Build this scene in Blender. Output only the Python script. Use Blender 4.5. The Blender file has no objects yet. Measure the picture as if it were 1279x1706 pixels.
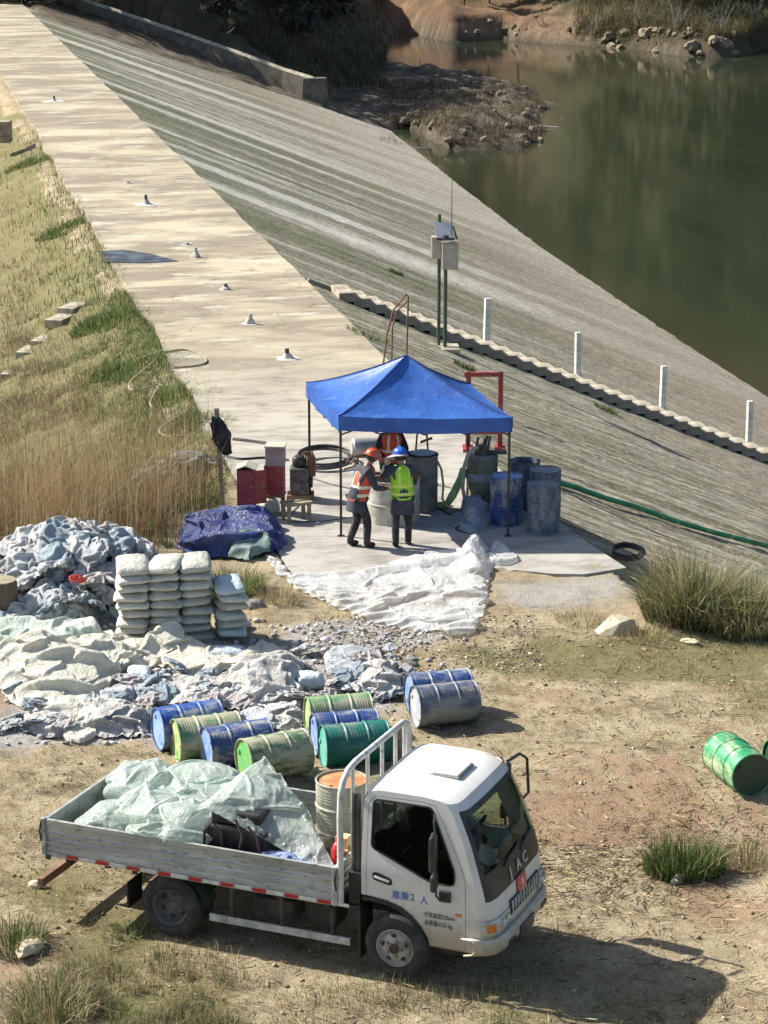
import bpy, bmesh, math, random
import numpy as np
from mathutils import Vector, Matrix, noise as mnoise
from mathutils.geometry import delaunay_2d_cdt
PI = math.pi
R = math.radians
random.seed(7)
rng = np.random.default_rng(7)
S = bpy.context.scene
COL = S.collection

# ------------------------------------------------------------------ camera, sky, sun, exposure
CAM_H, CAM_P, FPX = 11.55, R(15.2), 4000.0
cam = bpy.data.objects.new('camera', bpy.data.cameras.new('camera'))
COL.objects.link(cam)
cam.location = (0, 0, CAM_H)
cam.rotation_euler = (PI/2 - CAM_P, 0, 0)
cam.data.sensor_width = 36
cam.data.lens = FPX/1706*36
cam.data.clip_start = 1
cam.data.clip_end = 3000
S.camera = cam

SUN_EL, SUN_AZ = R(38.5), R(24)          # light travels along (cos az, -sin az) on the ground
w = bpy.data.worlds.new('World'); S.world = w; w.use_nodes = True
nt = w.node_tree
sky = nt.nodes.new('ShaderNodeTexSky'); sky.sky_type = 'NISHITA'; sky.sun_disc = False
sky.sun_elevation = SUN_EL
sky.sun_rotation = R(-66)
sky.air_density = 1.0; sky.dust_density = 1.5; sky.ozone_density = 1.0
bg = nt.nodes['Background']; bg.inputs['Strength'].default_value = 0.085
nt.links.new(sky.outputs[0], bg.inputs['Color'])
sun = bpy.data.objects.new('sun', bpy.data.lights.new('sun', 'SUN'))
COL.objects.link(sun)
sun.data.energy = 5.0; sun.data.angle = R(0.53); sun.data.color = (1.0, 0.945, 0.86)
sd = Vector((math.cos(SUN_AZ)*math.cos(SUN_EL), -math.sin(SUN_AZ)*math.cos(SUN_EL), -math.sin(SUN_EL)))
sun.rotation_euler = sd.to_track_quat('-Z', 'Y').to_euler()
S.view_settings.view_transform = 'Standard'; S.view_settings.look = 'None'
S.view_settings.exposure = 0.95; S.view_settings.gamma = 1.0
S.view_settings.use_curve_mapping = False
S.render.engine = 'CYCLES'

# ------------------------------------------------------------------ where a photo point stands on the ground
FW = Vector((0, math.cos(CAM_P), -math.sin(CAM_P))); UPV = Vector((0, math.sin(CAM_P), math.cos(CAM_P)))
def ray(x, y): return FW + Vector((1, 0, 0))*((x-639.5)/FPX) - UPV*((y-853)/FPX)
def G(x, y, z=0.0):
    d = ray(x, y); t = (z-CAM_H)/d.z
    return Vector((d.x*t, d.y*t, z))
def GY(x, y, Y):
    d = ray(x, y); t = Y/d.y
    return Vector((d.x*t, Y, CAM_H+d.z*t))

# ------------------------------------------------------------------ noise
def _h(ix, iy, s):
    n = (ix.astype(np.int64)*374761393 + iy.astype(np.int64)*668265263 + s*1274126177) & 0xffffffff
    n = ((n ^ (n >> 13))*1274126177) & 0xffffffff
    return ((n ^ (n >> 16)) & 0xffff)/65535.0
def vn(x, y, s=0):
    x = np.asarray(x, float); y = np.asarray(y, float)
    ix = np.floor(x); iy = np.floor(y); fx = x-ix; fy = y-iy
    fx = fx*fx*(3-2*fx); fy = fy*fy*(3-2*fy)
    a = _h(ix, iy, s); b = _h(ix+1, iy, s); c = _h(ix, iy+1, s); d = _h(ix+1, iy+1, s)
    return (a*(1-fx)+b*fx)*(1-fy)+(c*(1-fx)+d*fx)*fy
def fbm(x, y, o=4, s=0):
    r = 0; a = .5
    for i in range(o):
        r = r+a*vn(x, y, s+i*17); x = np.asarray(x)*2.03+3.1; y = np.asarray(y)*2.03+1.7; a *= .5
    return r
def sst(a, b, x):
    t = np.clip((np.asarray(x, float)-a)/(b-a), 0, 1); return t*t*(3-2*t)

# ------------------------------------------------------------------ object helpers
def tag(o, label=None, cat=None, group=None, kind=None):
    if label: o['label'] = label
    if cat: o['category'] = cat
    if group: o['group'] = group
    if kind: o['kind'] = kind
    return o
def link(o, parent=None):
    COL.objects.link(o)
    if parent: o.parent = parent
    return o
def thing(name, loc, label, cat, group=None, rz=0, rot=None):
    o = bpy.data.objects.new(name, None); o.empty_display_size = .2
    link(o); o.location = loc; o.rotation_euler = rot if rot else (0, 0, rz)
    return tag(o, label, cat, group)
def copy_tree(o, parent=None):
    c = o.copy(); COL.objects.link(c)
    if parent: c.parent = parent
    for ch in list(o.children): copy_tree(ch, c)
    return c

class MB:
    def __init__(s): s.v = []; s.f = []
    def add(s, vs, fs):
        n = len(s.v); s.v += [tuple(v) for v in vs]; s.f += [tuple(i+n for i in f) for f in fs]; return s
    def box(s, c, d, rot=None, top=1.0):
        c = Vector(c); hx, hy, hz = d[0]/2, d[1]/2, d[2]/2
        vs = []
        for z in (-1, 1):
            k = top if z > 0 else 1
            for a, b in ((-1, -1), (1, -1), (1, 1), (-1, 1)):
                p = Vector((a*hx*k, b*hy*k, z*hz))
                vs.append(c+(rot @ p if rot else p))
        return s.add(vs, [(3, 2, 1, 0), (4, 5, 6, 7), (0, 1, 5, 4), (1, 2, 6, 5), (2, 3, 7, 6), (3, 0, 4, 7)])
    def bx(s, x0, x1, y0, y1, z0, z1): return s.box(((x0+x1)/2, (y0+y1)/2, (z0+z1)/2), (x1-x0, y1-y0, z1-z0))
    def bar(s, p0, p1, w, h, up=(0, 0, 1)):
        p0 = Vector(p0); p1 = Vector(p1); d = p1-p0; L = d.length; d.normalize(); u = Vector(up)
        if abs(d.dot(u)) > .98: u = Vector((1, 0, 0))
        sx = d.cross(u).normalized(); u = sx.cross(d)
        M = Matrix((d, sx, u)).transposed()
        return s.box((p0+p1)/2, (L, w, h), M)
    def tube(s, pts, r, n=8, cap=True, flat=None):
        pts = [Vector(p) for p in pts]; m = len(pts)
        rs = r if isinstance(r, (list, tuple)) else [r]*m
        vs = []; prev = None
        for i, p in enumerate(pts):
            d = (pts[min(i+1, m-1)]-pts[max(i-1, 0)])
            d = d.normalized() if d.length > 1e-9 else Vector((0, 0, 1))
            if prev is None:
                a = d.cross(Vector((0, 0, 1)))
                if a.length < .05: a = d.cross(Vector((0, 1, 0)))
                a.normalize()
            else:
                a = prev-d*prev.dot(d)
                a = a.normalized() if a.length > 1e-6 else d.orthogonal().normalized()
            prev = a; b = d.cross(a)
            for k in range(n):
                t = 2*PI*k/n
                vs.append(p+(a*math.cos(t)+b*math.sin(t))*rs[i])
        fs = [(i*n+k, i*n+(k+1) % n, (i+1)*n+(k+1) % n, (i+1)*n+k) for i in range(m-1) for k in range(n)]
        if cap: fs += [tuple(range(n-1, -1, -1)), tuple((m-1)*n+k for k in range(n))]
        return s.add(vs, fs)
    def lathe(s, prof, n=24, M=None, cap=True):
        vs = []
        for r_, z in prof:
            for k in range(n):
                t = 2*PI*k/n; p = Vector((r_*math.cos(t), r_*math.sin(t), z)); vs.append(M @ p if M else p)
        m = len(prof)
        fs = [(i*n+k, i*n+(k+1) % n, (i+1)*n+(k+1) % n, (i+1)*n+k) for i in range(m-1) for k in range(n)]
        if cap: fs += [tuple(range(n-1, -1, -1)), tuple((m-1)*n+k for k in range(n))]
        return s.add(vs, fs)
    def loft(s, rings, cap=True):            # rings of equal length
        n = len(rings[0]); m = len(rings); vs = [p for r_ in rings for p in r_]
        fs = [(i*n+k, i*n+(k+1) % n, (i+1)*n+(k+1) % n, (i+1)*n+k) for i in range(m-1) for k in range(n)]
        if cap: fs += [tuple(range(n-1, -1, -1)), tuple((m-1)*n+k for k in range(n))]
        return s.add(vs, fs)
    def grid(s, P):                          # P[i][j]
        m = len(P); n = len(P[0])
        return s.add([p for r_ in P for p in r_], [(i*n+j, i*n+j+1, (i+1)*n+j+1, (i+1)*n+j) for i in range(m-1) for j in range(n-1)])
    def mesh(s, name):
        me = bpy.data.meshes.new(name); me.from_pydata(s.v, [], s.f); me.update(); return me
    def obj(s, name, mat, parent=None, smooth=None, bevel=0, fix=True):
        me = s.mesh(name)
        if fix:
            bm = bmesh.new(); bm.from_mesh(me); bmesh.ops.recalc_face_normals(bm, faces=bm.faces); bm.to_mesh(me); bm.free()
        return mobj(name, me, mat, parent, smooth, bevel)
def mobj(name, me, mat, parent=None, smooth=None, bevel=0):
    me.materials.clear(); me.materials.append(mat)
    if smooth is not None:
        me.shade_smooth()
        if smooth > 0: me.set_sharp_from_angle(angle=R(smooth))
    o = bpy.data.objects.new(name, me); link(o, parent)
    if bevel:
        b = o.modifiers.new('bevel', 'BEVEL'); b.width = bevel; b.segments = 2; b.limit_method = 'ANGLE'; b.angle_limit = R(40)
    return o
def npmesh(name, V, F, cols=None, attr='tint'):           # V (n,3), F (m,3) or (m,4)
    V = np.asarray(V, np.float32); F = np.asarray(F, np.int32); k = F.shape[1]
    me = bpy.data.meshes.new(name)
    me.vertices.add(len(V)); me.vertices.foreach_set('co', V.ravel())
    me.loops.add(F.size); me.loops.foreach_set('vertex_index', F.ravel())
    me.polygons.add(len(F)); me.polygons.foreach_set('loop_start', np.arange(0, F.size, k, dtype=np.int32))
    me.update(calc_edges=True); me.validate()
    if cols is not None:
        a = me.attributes.new(attr, 'FLOAT_COLOR', 'POINT')
        a.data.foreach_set('color', np.concatenate([cols, np.ones((len(cols), 1))], 1).astype(np.float32).ravel())
    return me
def hgrid(xs, ys, zf):
    X, Y = np.meshgrid(xs, ys); Z = zf(X, Y)
    V = np.stack([X.ravel(), Y.ravel(), Z.ravel()], 1); nx = len(xs); ny = len(ys)
    i = (np.arange(ny-1)[:, None]*nx+np.arange(nx-1)[None]).ravel()
    return V, np.stack([i, i+1, i+nx+1, i+nx], 1)
def blades(name, P, H, Wd, lean, cols, mat, parent=None, curve=.5):
    """one grass blade per point: three triangles, bending over along `lean`"""
    P = np.asarray(P, float); N = len(P); H = np.asarray(H)[:, None]; Wd = np.broadcast_to(np.asarray(Wd, float), (N,))[:, None]
    a = rng.uniform(0, 2*PI, N); side = np.stack([np.cos(a), np.sin(a), np.zeros(N)], 1)*Wd/2
    L = np.concatenate([lean, np.zeros((N, 1))], 1); up = np.array([[0, 0, 1.]])
    ln = np.linalg.norm(lean, axis=1)[:, None]
    mid = P+up*H*.55+L*H*.35*curve
    tip = P+up*H*np.sqrt(np.clip(1-(ln*.75)**2, .08, 1))+L*H
    V = np.stack([P-side, P+side, mid-side*.75, mid+side*.75, tip], 1).reshape(-1, 3)
    b = (np.arange(N)*5)[:, None]
    F = np.concatenate([b+[[0, 1, 3]], b+[[0, 3, 2]], b+[[2, 3, 4]]], 1).reshape(-1, 3)
    me = npmesh(name, V, F, np.repeat(cols, 5, 0))
    return mobj(name, me, mat, parent, 0)
def mixc(a, b, t):
    t = np.asarray(t)[:, None]; return np.array(a)[None]*(1-t)+np.array(b)[None]*t

# ------------------------------------------------------------------ materials
MATS = {}
def nodes(name):
    m = bpy.data.materials.new(name); m.use_nodes = True; MATS[name] = m
    t = m.node_tree; return m, t, t.nodes['Principled BSDF']
def N(t, typ, **kw):
    n = t.nodes.new(typ)
    for k, v in kw.items():
        if hasattr(n, k) and k not in n.inputs: setattr(n, k, v)
        else: n.inputs[k].default_value = v
    return n
def ramp(t, src, stops, interp='LINEAR'):
    r_ = t.nodes.new('ShaderNodeValToRGB'); e = r_.color_ramp.elements; r_.color_ramp.interpolation = interp
    while len(e) < len(stops): e.new(.5)
    for i, (p, c) in enumerate(stops):
        e[i].position = p
        e[i].color = (c, c, c, 1) if isinstance(c, (int, float)) else (*c, 1)
    t.links.new(src, r_.inputs[0]); return r_.outputs[0]
def mix(t, a, b, fac, mode='MIX'):
    m = t.nodes.new('ShaderNodeMix'); m.data_type = 'RGBA'; m.blend_type = mode
    for s_, v in ((6, a), (7, b), (0, fac)):
        if hasattr(v, 'is_linked') or isinstance(v, bpy.types.NodeSocket): t.links.new(v, m.inputs[s_])
        else: m.inputs[s_].default_value = v if s_ == 0 else (*v, 1)
    return m.outputs[2]
def coord(t, scale=(1, 1, 1), out='Object'):
    c = t.nodes.new('ShaderNodeTexCoord'); mp = t.nodes.new('ShaderNodeMapping'); mp.inputs['Scale'].default_value = scale
    t.links.new(c.outputs[out], mp.inputs[0]); return mp.outputs[0]
def nz(t, co, scale, detail=5, rough=.6, dist=0):
    n = N(t, 'ShaderNodeTexNoise', Scale=scale, Detail=detail, Roughness=rough, Distortion=dist); t.links.new(co, n.inputs['Vector']); return n.outputs[0]
def bump(t, p, src, strength=.3, dist=.02):
    b = N(t, 'ShaderNodeBump', Strength=strength, Distance=dist); t.links.new(src, b.inputs['Height']); t.links.new(b.outputs[0], p.inputs['Normal']); return b
def pm(name, c1, c2=None, scale=4, lo=.42, hi=.6, rough=.6, metal=0, bs=0, bstr=.3, bd=.01, c3=None, s3=12, lo3=.55, hi3=.68, stretch=(1, 1, 1), spec=None, rnd=0):
    """one plain procedural material: base colour, a second colour in noise patches, a third in finer ones, fine relief"""
    m, t, p = nodes(name); p.inputs['Roughness'].default_value = rough; p.inputs['Metallic'].default_value = metal
    if spec is not None: p.inputs['Specular IOR Level'].default_value = spec
    co = coord(t, stretch); col = None
    if c2 is not None:
        col = mix(t, c1, c2, ramp(t, nz(t, co, scale), [(lo, 0), (hi, 1)]))
    if c3 is not None:
        col = mix(t, col if col is not None else c1, c3, ramp(t, nz(t, co, s3, 6, .7), [(lo3, 0), (hi3, 1)]))
    if rnd:
        oi = t.nodes.new('ShaderNodeObjectInfo')
        col = mix(t, col if col is not None else c1, ramp(t, oi.outputs['Random'], [(0, 1-rnd), (1, 1.0)]), 1.0, 'MULTIPLY')
    if col is not None: t.links.new(col, p.inputs['Base Color'])
    else: p.inputs['Base Color'].default_value = (*c1, 1)
    if bs: bump(t, p, nz(t, co, bs, 4), bstr, bd)
    return m
def tintmat(name, rough=.7, trans=.25):
    m, t, p = nodes(name); a = t.nodes.new('ShaderNodeAttribute'); a.attribute_name = 'tint'
    p.inputs['Roughness'].default_value = rough; p.inputs['Specular IOR Level'].default_value = .25
    t.links.new(a.outputs['Color'], p.inputs['Base Color'])
    tr = t.nodes.new('ShaderNodeBsdfTranslucent'); t.links.new(a.outputs['Color'], tr.inputs[0])
    mx = t.nodes.new('ShaderNodeMixShader'); mx.inputs[0].default_value = trans
    t.links.new(p.outputs[0], mx.inputs[1]); t.links.new(tr.outputs[0], mx.inputs[2]); t.links.new(mx.outputs[0], t.nodes['Material Output'].inputs[0])
    return m
GRASS = tintmat('grass_blade')
def plastic(name, c, c2, trans=.3, rough=.28, bs=14, bstr=.5, clear=0):
    m, t, p = nodes(name); co = coord(t)
    col = mix(t, c, c2, ramp(t, nz(t, co, 2.2, 5), [(.45, 0), (.65, 1)]))
    t.links.new(col, p.inputs['Base Color']); p.inputs['Roughness'].default_value = rough
    # creases: thin ridges where a distorted noise crosses its middle value, at two sizes
    h = None
    for k, (sc, am) in enumerate(((bs*.35, 1.0), (bs, .6), (bs*2.3, .35))):
        r_ = ramp(t, nz(t, co, sc, 2.5, .55, 1.6), [(.36, 0), (.5, am), (.64, 0)])
        if h is None: h = r_
        else:
            a_ = N(t, 'ShaderNodeMath', operation='ADD'); t.links.new(h, a_.inputs[0]); t.links.new(r_, a_.inputs[1]); h = a_.outputs[0]
    b = bump(t, p, h, bstr, .05)
    tr = t.nodes.new('ShaderNodeBsdfTranslucent'); t.links.new(col, tr.inputs[0]); t.links.new(b.outputs[0], tr.inputs['Normal'])
    mx = t.nodes.new('ShaderNodeMixShader'); mx.inputs[0].default_value = trans
    t.links.new(p.outputs[0], mx.inputs[1]); t.links.new(tr.outputs[0], mx.inputs[2]); t.links.new(mx.outputs[0], t.nodes['Material Output'].inputs[0])
    if clear:                                       # thin film: partly see-through, less so where it is seen edge-on
        tp = t.nodes.new('ShaderNodeBsdfTransparent'); lw = N(t, 'ShaderNodeLayerWeight'); lw.inputs[0].default_value = .45
        fc = ramp(t, lw.outputs['Facing'], [(0, 1-clear), (.8, 1)]); m2 = t.nodes.new('ShaderNodeMixShader'); t.links.new(fc, m2.inputs[0])
        t.links.new(tp.outputs[0], m2.inputs[1]); t.links.new(mx.outputs[0], m2.inputs[2]); t.links.new(m2.outputs[0], t.nodes['Material Output'].inputs[0])
    return m
def glass(name, tint, gl=.12):
    m, t, p = nodes(name); t.nodes.remove(p)
    tr = N(t, 'ShaderNodeBsdfTransparent'); tr.inputs[0].default_value = (*tint, 1)
    gs = N(t, 'ShaderNodeBsdfGlossy'); gs.inputs['Roughness'].default_value = .03; gs.inputs[0].default_value = (.9, .95, 1, 1)
    lw = N(t, 'ShaderNodeLayerWeight'); lw.inputs[0].default_value = gl
    mx = t.nodes.new('ShaderNodeMixShader'); t.links.new(lw.outputs['Fresnel'], mx.inputs[0])
    t.links.new(tr.outputs[0], mx.inputs[1]); t.links.new(gs.outputs[0], mx.inputs[2]); t.links.new(mx.outputs[0], t.nodes['Material Output'].inputs[0])
    return m
def drummat(name, paint, wear, amount=.5, rust=.0, dirt=(.30, .29, .27)):
    """paint worn through in streaks, dried cement splashes, a little rust"""
    m, t, p = nodes(name); co = coord(t, (1, 1, .45)); co2 = coord(t)
    oi = t.nodes.new('ShaderNodeObjectInfo')
    v = t.nodes.new('ShaderNodeVectorMath'); v.operation = 'ADD'
    t.links.new(co, v.inputs[0]); t.links.new(oi.outputs['Location'], v.inputs[1])
    c = mix(t, paint, [x*.6 for x in paint], nz(t, v.outputs[0], 3))
    c = mix(t, c, wear, ramp(t, nz(t, v.outputs[0], 5, 8, .72), [(1-amount-.08, 0), (1-amount+.04, 1)]))
    c = mix(t, c, dirt, ramp(t, nz(t, v.outputs[0], 3.1, 8, .75), [(.52, 0), (.66, .65)]))
    c = mix(t, c, (.16, .06, .02), ramp(t, nz(t, v.outputs[0], 9, 6, .8), [(.72-rust, 0), (.78-rust, 1)]))
    t.links.new(c, p.inputs['Base Color']); p.inputs['Roughness'].default_value = .5
    bump(t, p, nz(t, co2, 30, 5), .25, .01)
    return m
# ================================================================== THE SETTING
# dam frame: local Y runs along the crest (away), local X runs down the lake-side face
DO = G(650, 605); _c = (G(30, 0)-DO).normalized()
DROT = math.atan2(-_c.x, _c.y)
ca, sa = math.cos(DROT), math.sin(DROT)
def d2w(x, y, z=0.0): return Vector((DO.x+ca*x-sa*y, DO.y+sa*x+ca*y, z))
def w2d(x, y):
    dx = np.asarray(x)-DO.x; dy = np.asarray(y)-DO.y
    return ca*dx+sa*dy, -sa*dx+ca*dy
def fk(y): return np.interp(y, [-20, 20, 51, 76, 121, 140], [.42, .42, .407, .392, .35, .335])
WZ = -9.6
CW = 5.1
def dam(o): o.location = DO; o.rotation_euler = (0, 0, DROT); return o
def on_face(px, py):
    d = ray(px, py); lo, hi = 20.0, 260.0
    for _ in range(50):
        m = (lo+hi)/2; q = Vector((0, 0, CAM_H))+d*m; lx, ly = w2d(q.x, q.y)
        if q.z > -float(fk(ly))*max(0, float(lx)): lo = m
        else: hi = m
    lx, ly = w2d(q.x, q.y); return float(lx), float(ly), q.z, q

def gz(x, y):
    lx, ly = w2d(x, y)
    u = -CW-lx
    z = -.40*np.maximum(0, u-.15)*sst(40.5, 47, y)
    z = np.maximum(z, -13)
    s = (np.asarray(x)-3.75)*.55+(np.asarray(y)-37.5)*.83
    up = np.maximum(0, s)*.62*(lx > -1)
    z = z-np.where(ly > -10, np.maximum(0, lx)*.42+.3*(lx > .1), np.where(lx > .2, up, 0))
    rough = (fbm(np.asarray(x)*1.1, np.asarray(y)*1.1, 4, 3)-.47)*.16+(fbm(np.asarray(x)*5, np.asarray(y)*5, 3, 9)-.43)*.05
    crest = (lx > -CW-.1) & (lx < .3) & (ly > -17.2)
    z = z+rough*np.where(crest, 0, 1)*np.where(u > .3, 1.6, 1)-np.where(crest, .10, .0)
    al = (np.asarray(x)+2.4)*.947-(np.asarray(y)-24.6)*.3206; ac = (np.asarray(x)+2.4)*.3206+(np.asarray(y)-24.6)*.947
    tw = sst(-2.6, -1.2, al)*sst(4.9, 3.9, al)*sst(-1.0, -.2, ac)*sst(3.2, 2.2, ac)      # worn level under the truck
    z = z*(1-tw)+tw*(.02+.0035*al+rough*.25)
    z = z+.30*sst(3.9, 5.2, x)*sst(27.5, 25, y)      # low bank by the right edge
    return z
def zone(x, y):
    n = fbm(x*.8, y*.8, 4, 21); n2 = fbm(x*.35, y*.35, 3, 33)
    def blob(c, rx, ry): return np.clip(1.35-np.hypot((x-c.x)/rx, (y-c.y)/ry)+(n-.47)*1.6, 0, 1)
    cem = np.maximum.reduce([blob(G(330, 1140), 2.1, 2.1), blob(G(90, 1190), 1.1, 1.3), blob(G(560, 1130), 1.2, 1.8),
                             blob(G(960, 990), 1.6, 1.4)*.45, blob(G(120, 1000), 1.6, 2.0), blob(G(640, 1060), 1.9, .8)*.6])
    grn = np.clip((n2-.45)*5, 0, 1)*.6+np.clip(1.2-np.hypot((x+2.6)/1.6, (y-22.6)/1.6), 0, 1)*.8
    grn = np.clip(grn+np.clip(1.3-np.hypot((x-3.6)/3, (y-34)/1.1), 0, 1)*.5, 0, 1)
    red = np.clip(1.1-np.hypot((x-2.6)/1.5, (y-28.5)/2.6)+(n-.47)*3, 0, 1)*.5+np.clip((fbm(x*.5+9, y*.5, 4, 55)-.5)*5, 0, 1)*.5
    red = np.clip(red+np.clip(1.1-np.hypot((x+3)/1., (y-29.2)/.7), 0, 1)*.5, 0, 1)
    lx, ly = w2d(x, y); dn = sst(.2, 1.2, -CW-lx)*sst(42, 46, y)
    return np.stack([np.clip(cem, 0, 1)*(1-dn), np.clip(grn*(1-cem)+dn*.62, 0, 1), red*(1-dn)], -1)

def ground_material():
    m, t, p = nodes('dry_dirt'); co = coord(t)
    a = t.nodes.new('ShaderNodeAttribute'); a.attribute_name = 'tint'
    sp = t.nodes.new('ShaderNodeSeparateColor'); t.links.new(a.outputs['Color'], sp.inputs[0])
    n1 = nz(t, co, 1.3, 8, .65); n2 = nz(t, co, 9, 8, .7); n3 = nz(t, co, 38, 6, .75)
    c = mix(t, (.44, .365, .235), (.295, .225, .135), ramp(t, n1, [(.42, 0), (.64, 1)]))
    c = mix(t, c, (.55, .475, .325), ramp(t, n2, [(.50, 0), (.68, 1)]))
    c = mix(t, c, (.15, .11, .07), ramp(t, n3, [(.54, 0), (.68, 1)]))
    c = mix(t, c, (.19, .145, .09), ramp(t, nz(t, coord(t, (.6, 1.5, 1)), 1.1, 9, .72), [(.53, 0), (.63, .8)]))
    def mask(o, src, lo, hi, amt=1.0):
        mm = N(t, 'ShaderNodeMath', operation='ADD'); t.links.new(sp.outputs[o], mm.inputs[0]); t.links.new(src, mm.inputs[1])
        return ramp(t, mm.outputs[0], [(lo, 0), (hi, amt)])
    c = mix(t, c, (.33, .21, .135), mask(2, n2, .85, 1.5, .7))
    c = mix(t, c, (.17, .16, .065), mask(1, n2, .85, 1.25, .8))
    cem = mix(t, (.48, .46, .425), (.30, .285, .265), ramp(t, n2, [(.4, 0), (.62, 1)]))
    cem = mix(t, cem, (.52, .51, .48), ramp(t, n3, [(.52, 0), (.66, 1)]))
    c = mix(t, c, cem, mask(0, n2, .75, 1.1))
    t.links.new(c, p.inputs['Base Color']); p.inputs['Roughness'].default_value = .95; p.inputs['Specular IOR Level'].default_value = .15
    mm = N(t, 'ShaderNodeMath', operation='ADD'); t.links.new(n2, mm.inputs[0]); t.links.new(n3, mm.inputs[1])
    bump(t, p, mm.outputs[0], .9, .05)
    return m
DIRT = ground_material()
def ground_sheet(name, xs, ys):
    V, F = hgrid(xs, ys, gz)
    o = mobj(name, npmesh(name, V, F, zone(V[:, 0], V[:, 1])), DIRT, None, 0); tag(o, kind='structure'); return o
ground_sheet('dirt_ground', np.concatenate([np.arange(-30, -10, .5), np.arange(-10, 9, .07), np.arange(9, 30.1, .5)]), np.concatenate([np.arange(8, 19, .5), np.arange(19, 52.01, .07)]))
ground_sheet('grass_slope', np.concatenate([np.arange(-70, -34, 2), np.arange(-34, 4.01, .2)]), np.concatenate([np.arange(52.01, 110, .2), np.arange(110, 215, 1.0)]))

# ---- crest slab of the dam
def concrete(name, a, b, c3, sx=(1, 1, 1), s1=.35, bstr=.4):
    m, t, p = nodes(name); co = coord(t, sx); cf = coord(t)
    n1 = nz(t, co, s1, 9, .62, .4); n2 = nz(t, co, 2.2, 8, .7); n3 = nz(t, cf, 14, 6, .75)
    c = mix(t, a, b, ramp(t, n1, [(.39, 0), (.56, 1)]))
    c = mix(t, c, [x*.62 for x in b], ramp(t, n2, [(.54, 0), (.72, 1)]))
    c = mix(t, c, c3, ramp(t, nz(t, co, s1*2.7, 8, .7), [(.55, 0), (.66, 1)]))
    c = mix(t, c, [x*.6 for x in a], ramp(t, n3, [(.60, 0), (.74, .8)]))
    vo = t.nodes.new('ShaderNodeTexVoronoi'); vo.feature = 'DISTANCE_TO_EDGE'; vo.inputs['Scale'].default_value = .22; wv = t.nodes.new('ShaderNodeVectorMath'); wv.operation = 'ADD'; nn = N(t, 'ShaderNodeTexNoise', Scale=.9, Detail=6.); t.links.new(cf, nn.inputs['Vector']); t.links.new(cf, wv.inputs[0]); t.links.new(nn.outputs['Color'], wv.inputs[1]); t.links.new(wv.outputs[0], vo.inputs['Vector'])
    c = mix(t, c, [x*.35 for x in b], ramp(t, vo.outputs[0], [(.002, .4), (.006, 0)]))          # cracks
    c = mix(t, c, [x*.45 for x in b], ramp(t, nz(t, cf, .9, 9, .75), [(.60, 0), (.70, .7)]))
    sx = t.nodes.new('ShaderNodeSeparateXYZ'); t.links.new(cf, sx.inputs[0]); mr = N(t, 'ShaderNodeMapRange', **{'From Min': -13., 'From Max': 2.}); t.links.new(sx.outputs['Y'], mr.inputs[0])
    gp_ = mix(t, (.40, .385, .345), (.235, .22, .195), ramp(t, n2, [(.44, 0), (.62, 1)])); c = mix(t, c, gp_, ramp(t, mr.outputs[0], [(.25, .85), (1, 0)]))
    t.links.new(c, p.inputs['Base Color']); p.inputs['Roughness'].default_value = .9; p.inputs['Specular IOR Level'].default_value = .2
    bump(t, p, n3, bstr, .02); return m
CREST = concrete('stained_concrete', (.43, .385, .275), (.24, .205, .15), (.47, .45, .37), (.42, .9, 1), .42)
mb = MB(); xs = [-CW, -CW+.02]+list(np.linspace(-CW+.5, -.4, 9))+[-.02, 0]
ys = [-17.6]+list(np.arange(-16, 152, 2.0))
for j in range(len(ys)-1): pass
def slab_pts(z):
    P = []
    for j, y in enumerate(ys):
        wob = float(fbm(np.array(y*.35), np.array(1.0), 3, 4)-.45)*.5
        row = [(x+(wob if x < -CW+.1 else 0)+(.35*max(0, -14-y)/3+.09*(mnoise.noise(Vector((y*.9, 0, 3)))) if x > -.1 else 0), y+(.25*math.sin(x*3) if j == 0 else 0), z) for x in xs]
        P.append(row)
    return P
mb.grid(slab_pts(.025)); edge = slab_pts(.025); low = slab_pts(-.25)
mb.grid([[r_[-1] for r_ in edge], [r_[-1] for r_ in low]]); mb.grid([[r_[0] for r_ in low], [r_[0] for r_ in edge]]); mb.grid([low[0], edge[0]])
tag(dam(mb.obj('dam_crest', CREST)), kind='structure')

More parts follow.
